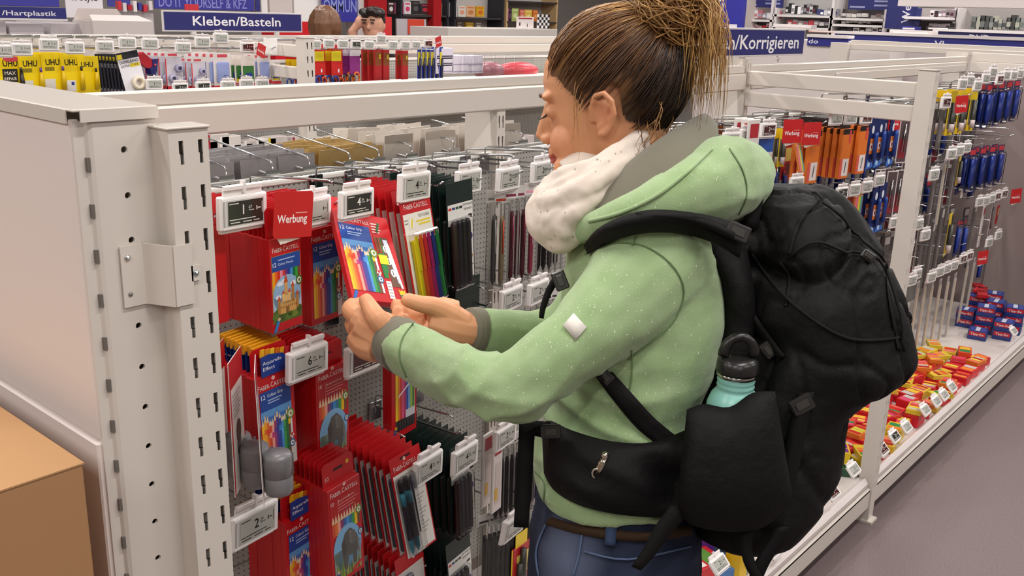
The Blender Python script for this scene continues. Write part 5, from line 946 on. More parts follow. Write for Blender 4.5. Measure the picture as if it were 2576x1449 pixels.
for i, (x, yy) in enumerate(((2192, 362), (2212, 358), (2243, 355), (2200, 528), (2216, 522))):
    w_ = ('left of the upper pair', 'in the upper row', 'beside the grey rims in the upper row', 'in the lower row', 'foremost in the lower row')[i]
    fr('gluecard', x, yy, 1.27-.01*i, 3, .03, 'glue_card', 'glue pack', 'navy glue card with orange patch '+w_.replace('left of the upper pair', 'first of the upper row'), 'navy glue card behind the one '+w_.replace('left of the upper pair', 'first of the upper row'), -.22, .95)
for i, (x, yy) in enumerate(((2272, 350), (2292, 346), (2238, 490), (2258, 486), (2280, 480))):
    fr('framed', x, yy, 1.27, 2, .05, 'compass_case', 'compass set', 'grey rimmed compass case, %s from the glue cards' % ('upper first', 'upper second', 'lower first', 'lower second', 'lower third')[i], 'grey rimmed compass case behind the %s one' % ('upper first', 'upper second', 'lower first', 'lower second', 'lower third')[i], -.5, .85)
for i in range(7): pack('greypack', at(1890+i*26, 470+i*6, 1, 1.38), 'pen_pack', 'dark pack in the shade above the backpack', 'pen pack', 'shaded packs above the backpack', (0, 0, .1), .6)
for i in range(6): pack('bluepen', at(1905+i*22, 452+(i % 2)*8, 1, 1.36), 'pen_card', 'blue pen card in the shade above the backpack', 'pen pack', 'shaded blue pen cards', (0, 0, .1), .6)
fr('rainbow', 2158, 515, 1.25, 3, .02, 'pencil_box', 'box', 'rainbow striped pencil box above the backpack lid', 'striped pencil box behind the rainbow one', -.22, .62)
fr('redyellow', 2122, 520, 1.28, 3, .02, 'pencil_box', 'box', 'brown red box above the backpack lid', 'brown red box behind above the lid', -.22, .55)
for i in range(8): pack('bluepen', at(2060+i*28, 442-i*2, 1, 1.36), 'pen_card', 'blue pen card between the two goods rows', 'pen pack', 'blue pen cards between rows', (0, 0, .1), .55)
fr('framed', 2285, 545, 1.33, 4, .03, 'ruler_case', 'ruler case', 'lowest grey rimmed case beside the front upright', 'grey rimmed case behind the lowest one', -.22, .7)
for x, yy, dk, l in ((1842, 352, 0, 'small price tag peeking out above the hood'), (1884, 343, 0, 'price tag above the blue pen cards'), (1935, 328, 2, 'dark red price tag beside the paired advertising cards'), (2106, 298, 0, 'price tag under the crossbar, first beside the cards'), (2143, 296, 0, 'price tag under the crossbar, second beside the cards'), (2182, 296, 2, 'dark red price tag under the crossbar'), (2006, 462, 0, 'price tag just above the backpack lid'), (2120, 486, 1, 'dark price tag above the rainbow box'), (2152, 478, 0, 'bright price tag above the rainbow box'), (2183, 470, 0, 'price tag above the lower glue cards'), (2214, 455, 0, 'white price tag beside the lower compass cases'), (2252, 560, 0, 'price tag at the front upright')):
    ft(x, yy, 1.235, dk, l)
werbung(1994, 330, 1.22, .98, 'red advertising card overlapping its twin, nearer the hood', -.42, .0); werbung(2042, 336, 1.235, .98, 'red advertising card half covered by its twin', -.42, .0); werbung(2250, 308, 1.25, .8, 'red advertising card cut off by the crossbar', -.42, .0)
for i, X in enumerate((2.35, 2.55, 2.72, 2.9, 3.12, 3.25, 3.4, 3.55)): hook(X, 1.30, '%s chrome hook of the upper row behind the backpack' % ORD[i], HK); hook(X+.05, 1.02, '%s chrome hook of the lower row behind the backpack' % ORD[i], HK)
# right of the front upright
fr('greypack', 2367, 318, 1.22, 2, .03, 'brush_pack', 'pen pack', 'tan slim pack just behind the front upright', 'slim pack behind the tan one', -.22, .75)
for i, (x, yy) in enumerate(((2393, 285), (2418, 282), (2446, 276))): fr('sharpie', x, yy, 1.25, 3, .03, 'marker_card', 'marker pack', 'yellow marker card %s beside the front upright' % ('first', 'second', 'third')[i], 'yellow marker card behind the %s one' % ('first', 'second', 'third')[i], -.22, 1.12)
for i, (x, yy) in enumerate(((2482, 268), (2512, 262), (2532, 258), (2552, 254), (2440, 430), (2466, 425), (2490, 420), (2512, 415))):
    fr('bluepen', x, yy, 1.22, 2, .03, 'pen_card', 'pen pack', '%s blue pen blister of the %s far row' % (ORD[i % 4], ('upper', 'lower')[i//4]), 'blue pen blister behind the %s one of the %s far row' % (ORD[i % 4], ('upper', 'lower')[i//4]), -.22, 1.35)
FT = ['%s small price tag of the topmost far row' % ORD[q] for q in range(9)]+['dark red price tag beside the far yellow markers']+['%s small price tag of the second far row' % ORD[q] for q in range(3)]+['lone price tag low on the front upright']+['%s small price tag of the third far row' % ORD[q] for q in range(5)]+['upper price tag halfway down the front upright', 'lower price tag halfway down the front upright', 'lone tag before the lowest advertising card', 'lone tag above the lowest advertising card', 'dark red tag before the lowest advertising card', 'dark red tag touching the lowest advertising card']+['%s small price tag above the long rulers' % ORD[q] for q in range(5)]+['tag hanging by the first long ruler', 'tag hidden between upright and backpack']
for i, (x, yy, dk) in enumerate(((2424, 212, 0), (2442, 204, 0), (2461, 216, 0), (2482, 198, 0), (2500, 182, 0), (2517, 200, 2), (2534, 190, 0), (2552, 190, 0), (2568, 186, 0), (2382, 258, 2), (2395, 388, 0), (2416, 380, 0), (2434, 372, 0), (2352, 440, 0), (2466, 508, 0), (2482, 506, 0), (2497, 500, 0), (2511, 494, 2), (2528, 488, 2), (2312, 565, 0), (2330, 592, 0), (2490, 610, 0), (2513, 592, 0), (2424, 652, 2), (2440, 645, 2), (2308, 690, 0), (2345, 698, 0), (2366, 684, 0), (2384, 676, 0), (2402, 668, 0), (2296, 706, 0), (2286, 606, 0))):
    ft(x, yy, 1.19, dk, FT[i], .85 if x < 2400 else .8)
for (x, yy, s_, l) in ((2419, 262, .95, 'red advertising card beside the yellow markers'), (2556, 493, 1.05, 'red advertising card cut by the picture edge'), (2472, 648, .95, 'lowest red advertising card in the far bay')): werbung(x, yy, 1.16, s_, l, -.42, -.06)
for i, (x, yy, kd, s_) in enumerate(((2345, 500, 'greypack', 1.3), (2368, 480, 'rulerpack', .9), (2395, 470, 'greypack', 1.4), (2412, 425, 'sharpie', .9), (2425, 460, 'whitepack', .8), (2340, 640, 'greypack', 1.2), (2362, 610, 'greypack', 1.3), (2385, 590, 'sharpie', 1.2), (2405, 600, 'bluepen', 1.2), (2422, 600, 'bluepen', 1.3), (2445, 590, 'greypack', 1.3), (2470, 570, 'whitepack', 1.2), (2492, 550, 'framed', .9), (2510, 540, 'redyellow', .6), (2462, 670, 'bluepen', 1.0), (2480, 665, 'greypack', .8))):
    pack(kd, at(x, yy, 1, 1.25), 'hanging_pack', '%s %s hanging beyond the front upright' % (nth(i), {'greypack': 'dark grey pack', 'rulerpack': 'ruler pack', 'sharpie': 'yellow card', 'whitepack': 'white pack', 'bluepen': 'blue card', 'framed': 'rimmed case', 'redyellow': 'red card'}[kd]), 'pack', 'far hanging packs', (0, 0, .1), s_)
for i, (x, yy) in enumerate(((2300, 790), (2318, 788), (2336, 785), (2356, 780), (2376, 772), (2394, 762), (2425, 730), (2442, 720))):
    pack('rulerpack', at(x, yy, 1, 1.24), 'ruler_pack', '%s long ruler pack hanging above the deck' % ORD[i], 'ruler pack', 'ruler packs', (0, 0, .1), .95)
for i, X in enumerate((3.7, 3.95, 4.2, 4.5, 4.8, 5.1, 5.35)):
    for z, w_ in ((1.34, 'top'), (1.1, 'second'), (.85, 'third'), (.62, 'lowest')): hook(X, z, '%s chrome hook of the %s row beyond the front upright' % (ORD[i], w_), HK, lw=True, k=1.25)
# deck goods
def deckbox(name, label, group, px, py, size, cols, rot=0., z=.156, text=None, cat='box', tilt=0.):
    w_, d_, h_ = size; t = thing(name, label, cat, group, at(px, py, 2, z+h_/2)-Vector((0, 0, h_/2)), (tilt, 0, rot))
    b = MB().box(-w_/2, w_/2, -d_/2, d_/2, 0, h_, cols[0], bev=.0015); b.build('carton', 'card', t); p = MB(); n = len(cols)-1
    for i, c in enumerate(cols[1:]):
        p.poly([(-w_/2+w_*(.08+.84*i/n), -d_*.4, h_+.0004), (-w_/2+w_*(.08+.84*(i+.85)/n), -d_*.4, h_+.0004), (-w_/2+w_*(.08+.84*(i+.85)/n), d_*.4, h_+.0004), (-w_/2+w_*(.08+.84*i/n), d_*.4, h_+.0004)], c)
    if text: p.rect(-w_*.44, w_*.44, h_*.45, h_*.92, -d_/2-.0004, '#c4202a'); p.text(text, 0, h_*.55, h_*.24, '#f4eef0', -d_/2-.0008, wid=w_*.7, al='c', bold=.01)
    p.build('print', 'card', t); return t
random.seed(21)
HCOL = ['#d8242a', '#e8502a', '#f08a2a', '#f0c832', '#e8e04a', '#e0507a', '#2f8a4a', '#cfc6be', '#b01a20', '#ef7a6a']
i = 0
for r_ in range(15):
    for c_ in range(6):
        X = 3.13+r_*.1+random.uniform(-.015, .015); Y = 1.0+c_*.072+random.uniform(-.01, .01)
        if X > 4.35 and c_ > 3: continue
        hh = random.choice((.02, .028, .035, .05)); cols = [random.choice(['#c81e24', '#d8242a', '#e8502a', '#e0c030', '#cf2a34'])]+[random.choice(HCOL) for _ in range(random.randint(2, 5))]; i += 1
        t = deckbox('highlighter_box', 'neon highlighter pack on the deck, %s from the tag rail in %s line' % (ORD[c_], ORD[r_]), 'highlighter packs piled on the deck', 2000, 1000, (random.uniform(.075, .095), random.uniform(.055, .066), hh), cols, random.uniform(-.35, .35), .156, None, 'highlighter pack'); t.location = (X, Y, .156)
        if random.random() < .45:
            t = deckbox('highlighter_box', 'small highlighter pack on top of the %s pack in the %s line' % (ORD[c_], ORD[r_]), 'highlighter packs lying on top of others', 2000, 1000, (.09, .055, .02), [random.choice(['#c81e24', '#e0782a', '#dcc43a'])]+[random.choice(HCOL) for _ in range(4)], random.uniform(-.8, .8), .156, None, 'highlighter pack'); t.location = (X, Y, .157+hh)
t = deckbox('eraser_box', 'purple and yellow eraser box on the deck beside the backpack', None, 2112, 1140, (.085, .06, .045), ['#eac41c', '#7a2a8a', '#7a2a8a'], .5, .19); 
deckbox('pen_tray', 'dark green tray under the purple eraser box', None, 2120, 1170, (.12, .08, .03), ['#1f4a34', '#2a6a44', '#143a28'], .5, .156)
j = 0
for k, (x, yy, lv) in enumerate(((4.93, 1.12, 1), (5.02, 1.03, 2), (5.06, 1.13, 3), (5.1, 1.23, 2), (5.16, 1.02, 3), (5.2, 1.12, 3), (5.24, 1.22, 3), (5.32, 1.06, 2), (5.36, 1.17, 3))):
    for l_ in range(lv):
        j += 1; t = deckbox('correction_fluid_box', 'blue correction fluid box in the %s stack, %s layer from below' % (ORD[k], ORD[l_]), 'correction fluid boxes', 2400, 800, (.085, .085, .045), ['#27397f', '#3a4f9c', '#cfd6e8', '#3a4f9c'], -1.42+.06*math.sin(k*3+l_), .156, 'Tipp-Ex'); t.location = (x, yy, .156+.046*l_)
for k, (x, yy) in enumerate(((5.3, 1.28), (5.22, 1.25), (5.36, 1.3))): t = deckbox('correction_roller', '%s red roller pack on the correction fluid pile' % ORD[k], 'roller packs', 2400, 800, (.1, .05, .02), ['#c02028', '#d8343a', '#a01820'], .3*k, .3); t.location = (x, yy-.05, .296)
for k, (px, py, sz, cols, l) in enumerate(((1775, 1345, (.09, .05, .12), ['#5a2f8a', '#e8602a', '#d83a3a'], 'purple and orange pack standing on the deck behind the jeans'), (1815, 1350, (.07, .05, .12), ['#4a5a6a', '#3f8a6a', '#2f5a9a'], 'grey blister pack standing on the deck under the backpack'), (1800, 1395, (.12, .09, .03), ['#2f62b0', '#6a9ad8', '#cfe0f2'], 'blue pack with white dots lying on the deck'), (1858, 1405, (.06, .05, .09), ['#e0b81c', '#e8d23a'], 'yellow pack between the hanging straps'), (1760, 1425, (.12, .09, .05), ['#c8242a', '#e8e0d8', '#5a8a34'], 'red and white pack lying at the bottom edge'), (1830, 1425, (.09, .07, .03), ['#4a7ab8', '#7aa8d8'], 'light blue pack at the bottom edge'), (1985, 1275, (.12, .035, .03), ['#c8c6cc', '#3a4a9a', '#e87a2a'], 'clear pack with orange tip beside the tag rail'), (1965, 1310, (.1, .04, .03), ['#b04a20', '#2a2a2a', '#d8a02a'], 'brown pack beside the tag rail'))):
    deckbox('deck_pack', l, 'packs lying on the deck', px, py, sz, cols, .5-.2*k, .156)
for k, (x, yy, dk) in enumerate(((1812, 1418, 0), (1952, 1382, 0), (2046, 1282, 0), (2098, 1238, 2), (2150, 1180, 0), (2223, 1130, 2), (2253, 1097, 1), (2283, 1073, 0), (2330, 1030, 0), (2358, 1008, 0), (2377, 992, 0), (2397, 972, 0), (2552, 832, 0))):
    t = price_tag(at(x, yy, 1, .945), '2.49', dk, '%s price tag lying on the base rail, %s the front upright' % (ORD[4-k] if k < 5 else ORD[k-5], 'before' if k < 5 else 'beyond'), (-.75, 0, 0), .72)

# ================================================================ other side of the near shelving
for nm, c1, c2 in (('grey_card', '#a7a3a4', '#8f8b8c'), ('tan_card', '#c3a469', '#8a6a34'), ('white_card', '#dcd3c8', '#b59a88')):
    kind(nm, [('card', MB().box(-.05, .05, 0, .0015, -.22, .012, c1).rect(-.04, .04, -.2, -.04, -.0004, c2).rect(-.013, .013, .002, .006, -.0004, '#4a4644'), 'card')])
for i, X in enumerate((1.06, 1.17, 1.265, 1.377, 1.463, 1.567, 1.713, 1.86, 1.98)):
    kd = 'grey_card' if X < 1.35 else 'tan_card' if X < 1.5 else 'white_card'; w_ = {'grey_card': 'grey', 'tan_card': 'tan', 'white_card': 'white'}[kd]
    hook(X, 1.298, '%s chrome hook pointing away behind the top rail' % ORD[i], 'hooks on the rear side', 1.648, math.pi, True, .95)
    for k in range(7 if X < 1.8 else 4):
        pack(kd, (X+random.uniform(-.004, .004), 1.70+k*.03, 1.318+.004*math.sin(k*2)+(.02 if kd == 'white_card' else 0)), 'hanging_card', '%s card on the %s rear hook behind the top rail' % (w_, ORD[i]), 'card pack', '%s cards on the %s rear hook' % (w_, ORD[i]), (random.uniform(-.16, .12), random.uniform(-.05, .05), math.pi+random.uniform(-.12, .12)))
pack('redyellow', (1.2, 1.93, 1.2), 'hanging_card', 'pale card with a red top between grey rear cards', 'card pack', None, (.2, 0, math.pi), 1.2)

# ================================================================ the next shelving across the aisle
YB = 3.5
rail('top_rail', 'cream top rail of the shelving across the aisle', -1.0, 4.9, YB, 1.43, 1.475, 1.515)
for X0, l in ((2.24, 'cream front upright between glue goods and scissors'), ): 
    upright('slotted_upright', l, X0-.025, X0+.02, 2.9, 2.95, 1.527, (X0-.012, X0+.008), None, (.006, .024), first=1.50)
    for z, w_ in ((1.455, 'upper'), (1.375, 'lower')): tag(MB().box(-.012, .012, -.27, .27, 0, .045, CREAM, bev=.003).build('crossbar', 'painted_steel', None, (X0, 3.22, z)), '%s cream crossbar behind the upright beside the scissors' % w_, 'crossbar')
t = thing('perforated_panel', 'pale back panel of the shelving across the aisle', 'back panel', None, (2.0, YB+.02, 0)); MB().box(-3, 2.9, 0, .012, .1, 1.40, '#d6d0ca').build('sheet', 'perforated', t); MB().box(-3, 2.9, -.006, .014, 1.40, 1.412, '#e4e0da').build('top_lip', 'painted_steel', t)
t = thing('base_shelf', 'cream base shelf of the shelving across the aisle', 'shelf', None, (2.0, YB-.3, 0)); MB().box(-3, 2.9, -.31, .3, .13, .155, CREAM).build('deck', 'painted_steel', t); MB().box(-3, 2.9, -.31, -.29, .02, .13, CREAM).build('kick_plate', 'painted_steel', t)
upright('spine_upright', 'cream slotted upright at the end of the back shelving', 4.86, 4.9, YB, YB+.08, 1.53, (4.873, 4.887), None, (.006, .03), cap=False)
# goods on it
def uhu(sub, c='#f0d000'):
    mb = MB().box(-.04, .04, 0, .0012, -.065, .065, c); p = MB().text('UHU', -.004, .028, .018, '#1c1a10', -.0005, wid=.045, al='c', bold=.02)
    if sub == 1: p.rect(-.03, .016, -.02, .02, -.0005, '#2a2620').text('MAX', -.007, .002, .011, '#efe8d8', -.0008, wid=.034, al='c').text('REPAIR', -.007, -.014, .009, '#efe8d8', -.0008, wid=.038, al='c'); p.disc(.0, .05, .025, .009, -.0006, '#d84a5a')
    if sub == 2: p.rect(-.03, .0, .01, .022, -.0005, '#8a7a10'); p.rect(-.034, .0, -.05, -.015, -.0005, '#d8d4c8')
    if sub == 3: p.rect(-.034, .005, -.055, -.02, -.0005, '#e6e2da').rect(-.01, .0, -.035, -.025, -.0007, '#2a3a8a')
    q = MB().tube([(.024, -.008, -.05), (.024, -.008, -.02), (.024, -.008, .01)], [.008, .008, .005], '#d8b400' if sub != 1 else '#2a2620', 8).tube([(.024, -.008, .01), (.024, -.008, .024)], .004, '#2a2620' if sub != 2 else '#6a4a9a', 7)
    kind('uhu%d' % sub, [('card', mb, 'card'), ('print', p, 'card'), ('tube', q, 'plastic')])
for q in (1, 2, 3, 0): uhu(q)
kind('blackcard', [('card', MB().box(-.035, .035, 0, .0012, -.065, .065, '#1a1b24').rect(-.033, -.02, .045, .058, -.0005, '#e8d020').rect(-.03, .03, .02, .034, -.0005, '#d8d8dc').rect(-.03, .03, -.06, -.05, -.0005, '#d8d8dc').box(-.035, -.033, -.004, 0, -.065, .03, '#2a2c40'), 'card')])
tp = MB().lathe([(.010, -.006), (.02, -.006), (.02, .006), (.010, .006), (.010, -.006)], '#e8dcc4', 20, M=tr(.008, -.008, -.028) @ rx(math.pi/2), caps=False)
kind('tapecard', [('card', MB().box(-.035, .035, 0, .0012, -.065, .065, '#e2e0e4').rect(-.035, .035, .045, .065, -.0004, '#1a1b24').rect(-.034, -.018, .046, .06, -.0006, '#e8d020').rect(0, .032, .02, .03, -.0006, '#e8d020'), 'card'), ('print', MB().text('DOPPELBAND', 0, .033, .008, '#22222a', -.0006, wid=.06, al='c').text('EXTRA STARK', .0, .022, .007, '#22222a', -.0008, wid=.056, al='c').rect(.01, .032, -.064, -.055, -.0006, '#2a3a8a'), 'card'), ('tape_roll', tp, 'plastic')])
kind('rollpack', [('card', MB().box(-.032, .032, 0, .0012, -.06, .06, '#cfcad2').rect(-.032, .032, .045, .06, -.0004, '#e2dcd8').rect(-.02, .014, .048, .056, -.0006, '#d84a5a').rect(-.032, .032, -.06, -.05, -.0005, '#d02a34').rect(-.032, -.028, -.06, .04, -.0005, '#d02a34'), 'card'), ('tape_roll', MB().lathe([(.007, -.006), (.014, -.006), (.014, .006), (.007, .006)], '#b8b4d0', 16, M=tr(-.01, -.008, -.025) @ rx(math.pi/2), caps=False), 'plastic'), ('tape_roll', MB().lathe([(.007, -.006), (.013, -.006), (.013, .006), (.007, .006)], '#a8a4c4', 16, M=tr(.014, -.008, .008) @ rx(math.pi/2), caps=False), 'plastic')])
kind('whiteblue', [('card', MB().box(-.036, .036, 0, .0012, -.06, .06, '#e8e2de').rect(-.036, .036, -.06, -.05, -.0004, '#d83038').rect(-.02, .022, .046, .056, -.0004, '#d84a5a'), 'card'), ('hooks', MB().box(-.026, .026, -.008, 0, -.04, .03, '#9aa8dc', bev=.004), 'plastic')])
kind('greenpack', [('card', MB().box(-.03, .03, 0, .0012, -.055, .055, '#e8ded6').rect(-.03, .03, -.055, -.04, -.0004, '#d83038').rect(-.024, .024, -.036, .02, -.0004, '#3a7a3a').rect(-.01, .016, -.03, -.005, -.0006, '#27459a').rect(-.024, .02, -.036, -.026, -.0007, '#e8c01c'), 'card')])
kind('scissors', [('card', MB().box(-.026, .026, 0, .0012, -.03, .075, '#c8201e').rect(-.026, .02, .02, .055, -.0004, '#e0cc1c').rect(.004, .01, -.02, -.008, -.0004, '#f0e8e8'), 'card'), ('handle', MB().tube([(-.012+.013*math.cos(a), -.004, -.05+.018*math.sin(a)) for a in [k*.45 for k in range(15)]], .0038, '#27459a', 7), 'plastic'), ('handle', MB().tube([(.014+.012*math.cos(a), -.004, -.055+.018*math.sin(a)) for a in [k*.45 for k in range(15)]], .0038, '#e0542a', 7), 'plastic')])
kind('scissors_mag', [('card', MB().box(-.026, .026, 0, .0012, -.035, .075, '#8a2a7a').rect(-.026, .026, .035, .075, -.0004, '#d8d0d4'), 'card'), ('handle', MB().tube([(.004+.014*math.cos(a), -.004, -.045+.02*math.sin(a)) for a in [k*.45 for k in range(15)]], .004, '#f0742a', 7), 'plastic'), ('handle', MB().tube([(-.018+.011*math.cos(a), -.004, -.05+.016*math.sin(a)) for a in [k*.45 for k in range(15)]], .004, '#2a2a34', 7), 'plastic')])
kind('slimred', [('card', MB().box(-.02, .02, 0, .012, -.07, .075, '#b02024').rect(-.02, .02, .0, .06, -.0004, '#8a4a20').rect(.004, .014, .03, .05, -.0006, '#d8c02a'), 'card')])
kind('knife', [('card', MB().box(-.012, .012, 0, .0012, -.065, .075, '#2a3a9a').rect(-.01, .01, .0, .055, -.0004, '#d8c83a'), 'card'), ('knife', MB().tube([(0, -.004, -.06), (0, -.004, .0), (.003, -.004, .03)], [.005, .006, .004], '#2a2a44', 7), 'plastic')])
GB = 'goods across the aisle'
def bk(kd, px, py, n, dx, name, cat, lab, Y=3.13, s=1., yaw=.05, pitch=.025):
    P = at(px, py, 1, Y)
    for k in range(n): pack(kd, P+Vector((dx*k, pitch*k, 0)), name, lab if k == 0 else lab.split(',')[0]+', hanging behind', cat, ' '.join(lab.split(',')[0].split()[:6]), (0, 0, yaw), s)
bk('uhu1', 32, 190, 2, 0, 'glue_card', 'glue pack', 'yellow glue card with dark repair label')
bk('uhu2', 82, 190, 2, 0, 'glue_card', 'glue pack', 'yellow glue card next to the repair card'); bk('uhu2', 138, 186, 3, 0, 'glue_card', 'glue pack', 'yellow glue card in the middle of the yellow row'); bk('uhu3', 185, 186, 2, 0, 'glue_card', 'glue pack', 'yellow glue card with two tubes'); bk('uhu0', 224, 188, 2, 0, 'glue_card', 'glue pack', 'last yellow glue card beside the black cards', s=.9)
for k in range(9): pack('blackcard', at(258+k*8.5, 183+k*.6, 1, 3.3-.022*k), 'tape_card', 'black tape card in the fan behind the double tape card', 'tape pack', 'fanned black tape cards', (-.05, 0, .6))
pack('tapecard', at(333, 186, 1, 3.05), 'tape_card', 'white card with a cream roll of double sided tape', 'tape pack', None, (-.1, -.16, .05), 1.12)
td = thing('tape_dispenser', 'red and navy tape dispenser hanging beside the double tape', 'tape dispenser', None, at(380, 165, 1, 3.1), (0, .3, .2)); MB().prism([(-.055, .02), (-.04, .035), (.0, .02), (.02, .012), (.025, -.005), (-.01, -.012), (-.05, -.002)], 0, .02, '#b0202e').build('body', 'plastic', td); MB().prism([(.0, .022), (.022, .03), (.026, -.01), (.02, -.032), (.004, -.028), (-.004, -.01), (.006, .0)], -.003, .022, '#27286a').build('cutter', 'plastic', td); MB().lathe([(.004, 0), (.004, .004)], '#c84a5a', 10, M=tr(.012, -.003, .006) @ rx(math.pi/2)).build('hub', 'plastic', td)
bk('rollpack', 438, 178, 7, -.012, 'tape_pack', 'tape pack', 'red edged pack with two tape rolls', s=1.05); bk('rollpack', 500, 185, 3, -.01, 'tape_pack', 'tape pack', 'second red edged tape pack, farther along', s=.9); bk('whiteblue', 560, 178, 5, -.014, 'hook_pack', 'hook pack', 'white pack with pale blue adhesive hooks', s=1.05); bk('greenpack', 625, 180, 4, -.012, 'hook_pack', 'hook pack', 'white pack with green picture', s=1.05); bk('whiteblue', 665, 172, 3, -.012, 'hook_pack', 'hook pack', 'white hook pack next to the upright', s=.85); bk('greenpack', 695, 185, 2, -.01, 'hook_pack', 'hook pack', 'small yellow and red pack against the upright', s=.7); bk('scissors', 745, 180, 2, -.01, 'scissors', 'scissors', 'red handled scissors just before the upright', s=.9, Y=3.3)
bk('scissors', 805, 168, 3, -.012, 'scissors', 'scissors', 'scissors on a red and yellow card beside the upright', s=1.1); bk('scissors', 848, 168, 5, -.014, 'scissors', 'scissors', 'scissors with orange handles on a red card', s=1.15); bk('scissors_mag', 893, 165, 4, -.014, 'scissors', 'scissors', 'scissors on a magenta card', s=1.1); bk('slimred', 952, 165, 3, -.012, 'brush_box', 'box', 'slim brown and red box in the scissors bay', s=.95); bk('slimred', 972, 165, 1, 0, 'brush_box', 'box', 'narrow red box with a yellow spot', s=.9); bk('slimred', 1020, 165, 2, -.01, 'brush_box', 'box', 'plain red slim box', s=.85)
for k in range(6): pack('knife', at(1055+k*11, 165, 1, 3.2-.01*k), 'cutter_knife', 'cutter knife on a blue and yellow card, %s from the scissors' % ORD[k], 'cutter knife', 'cutter knives', (0, 0, .1), 1.1)
BT = ['above the repair glue card', 'above the second yellow glue card', 'above the twin tube glue card', 'above the black tape fan', 'above the double tape roll', 'above the tape dispenser', 'above the two roll tape pack', 'above the farther tape pack', 'raised above the pale blue hooks', 'with dark red screen by the small advertising card', 'below the tape dispenser', 'with dark screen below the two roll pack', 'with dark screen below the farther tape pack', 'below the pale blue hooks', 'below the green picture pack', 'below the white hook pack', 'beside the upright above scissors', 'second from the upright above scissors', 'above the orange handled scissors', 'with dark screen above magenta scissors', 'between magenta scissors and brown box', 'raised above the brown box', 'above the yellow spotted box', 'above the plain red slim box', 'above the first cutter knives', 'with dark red screen above the knives', 'before the repair glue card']
for k, (x, yy, dk) in enumerate(((57, 124, 0), (125, 112, 0), (190, 120, 0), (265, 117, 0), (322, 108, 0), (379, 110, 0), (462, 120, 0), (511, 106, 0), (557, 96, 0), (624, 119, 2), (390, 212, 0), (455, 222, 1), (513, 218, 1), (575, 216, 0), (622, 212, 0), (661, 212, 0), (795, 112, 0), (829, 110, 0), (864, 111, 0), (897, 112, 1), (930, 113, 0), (960, 98, 0), (990, 113, 0), (1021, 113, 0), (1048, 113, 0), (1078, 110, 2), (8, 128, 0))):
    price_tag(at(x, yy, 1, 3.02), '1.99', dk, 'small price tag '+BT[k], (0, .02, .1), .66 if x < 780 else .6, None, True)
werbung(657, 127, 3.0, .62, 'red advertising card above the hook packs', .3, .35); werbung(1103, 105, 3.0, .6, 'red advertising card above the cutter knives', .2, -.25)
tag(MB().prism([(-.03, -.025), (.03, -.03), (.032, .03), (-.028, .032)], 0, .001, '#efece8').build('info_card', 'card', None, at(680, 118, 1, 3.06)), 'white blank card behind the small advertising card', 'sign card')
for k in range(7): tag(MB().box(-.055, .055, 0, .07, 0, .05, '#ddd6e2', bev=.002).rect(-.05, .05, .006, .012, -.0004, '#a8a0b4').build('paper_box', 'card', None, at(1120+(k % 3)*38, 185-(k//3)*18, 1, 3.15)), 'white paper box in the stack beyond the cutter knives', 'box', 'stacked white paper boxes')
for k, (x, w_, c) in enumerate(((1230, .1, '#a8606a'), (1300, .16, '#d8404c'))): tag(MB().ball((0, 0, 0), (w_, .06, .045), c).build('red_bag', 'plastic', None, at(x, 178, 1, 3.2)), ('dull red bag behind the clear dividers', 'bright red bag beside the forehead')[k], 'bag')
for k in range(6): tag(MB().box(-.001, .001, -.06, .06, -.05, .05, '#ffffff').build('clear_divider', 'clear', None, at(1190+k*26, 165, 1, 3.08)), 'clear plastic divider standing on the shelf across the aisle', 'divider', 'clear dividers')
zs_ = at(1200, 199, 1, 3.2).z; t = thing('shelf_board', 'cream shelf under the paper boxes and red bags', 'shelf', None, (3.95, 3.25, zs_-.03)); MB().box(-.88, .88, -.2, .24, 0, .02, CREAM, bev=.002).build('deck', 'painted_steel', t); MB().box(-.88, .88, -.21, -.2, -.02, .03, CREAM, bev=.002).build('front_lip', 'painted_steel', t)
for k, x in enumerate((390, 455, 513, 575, 622, 661)):
    P = at(x, 226, 1, 3.1); hook(P.x, P.z, '%s lower chrome hook of the glue shelving' % ORD[k], 'lower hooks across the aisle', YB+.018, 0, True, 1.75)
# lower goods across the aisle, seen below the near top rail
random.seed(5)
for k, x in enumerate(range(520, 1340, 30)):
    c = random.choice(['#c9c0bc', '#d8cfc8', '#b8b2ae', '#e0d8d0', '#c4b8b4', '#d2cac4']); c = '#27418f' if 880 < x < 925 else c; hh = random.uniform(.16, .24)
    t = thing('folder_pack', ('dark blue' if 880 < x < 925 else 'pale')+' folder pack across the aisle seen under the top rail, %s from the upright' % nth(k), 'folder pack', 'folder packs across the aisle', at(x, 350, 1, 3.05)+Vector((0, 0, -.1))); MB().box(-.045, .045, 0, .05, -hh/2, hh/2, c, bev=.002).build('sleeve', 'card', t); MB().rect(-.045, -.035, -hh/2, hh/2, -.0006, random.choice(['#a83038', '#efe8e2', '#c8bcb8', '#d8c030'])).build('edge_strip', 'card', t)
for k, x in enumerate((32, 82, 138, 185, 224, 300, 345, 385, 445, 505, 562, 625, 668, 705, 805, 848, 893, 930, 960, 990, 1020, 1075)):
    P = at(x, 132, 1, 3.1); hook(P.x, P.z, '%s chrome hook of the shelving across the aisle' % nth(k), 'hooks across the aisle', YB+.018, 0, True, 1.75)
random.seed(31)
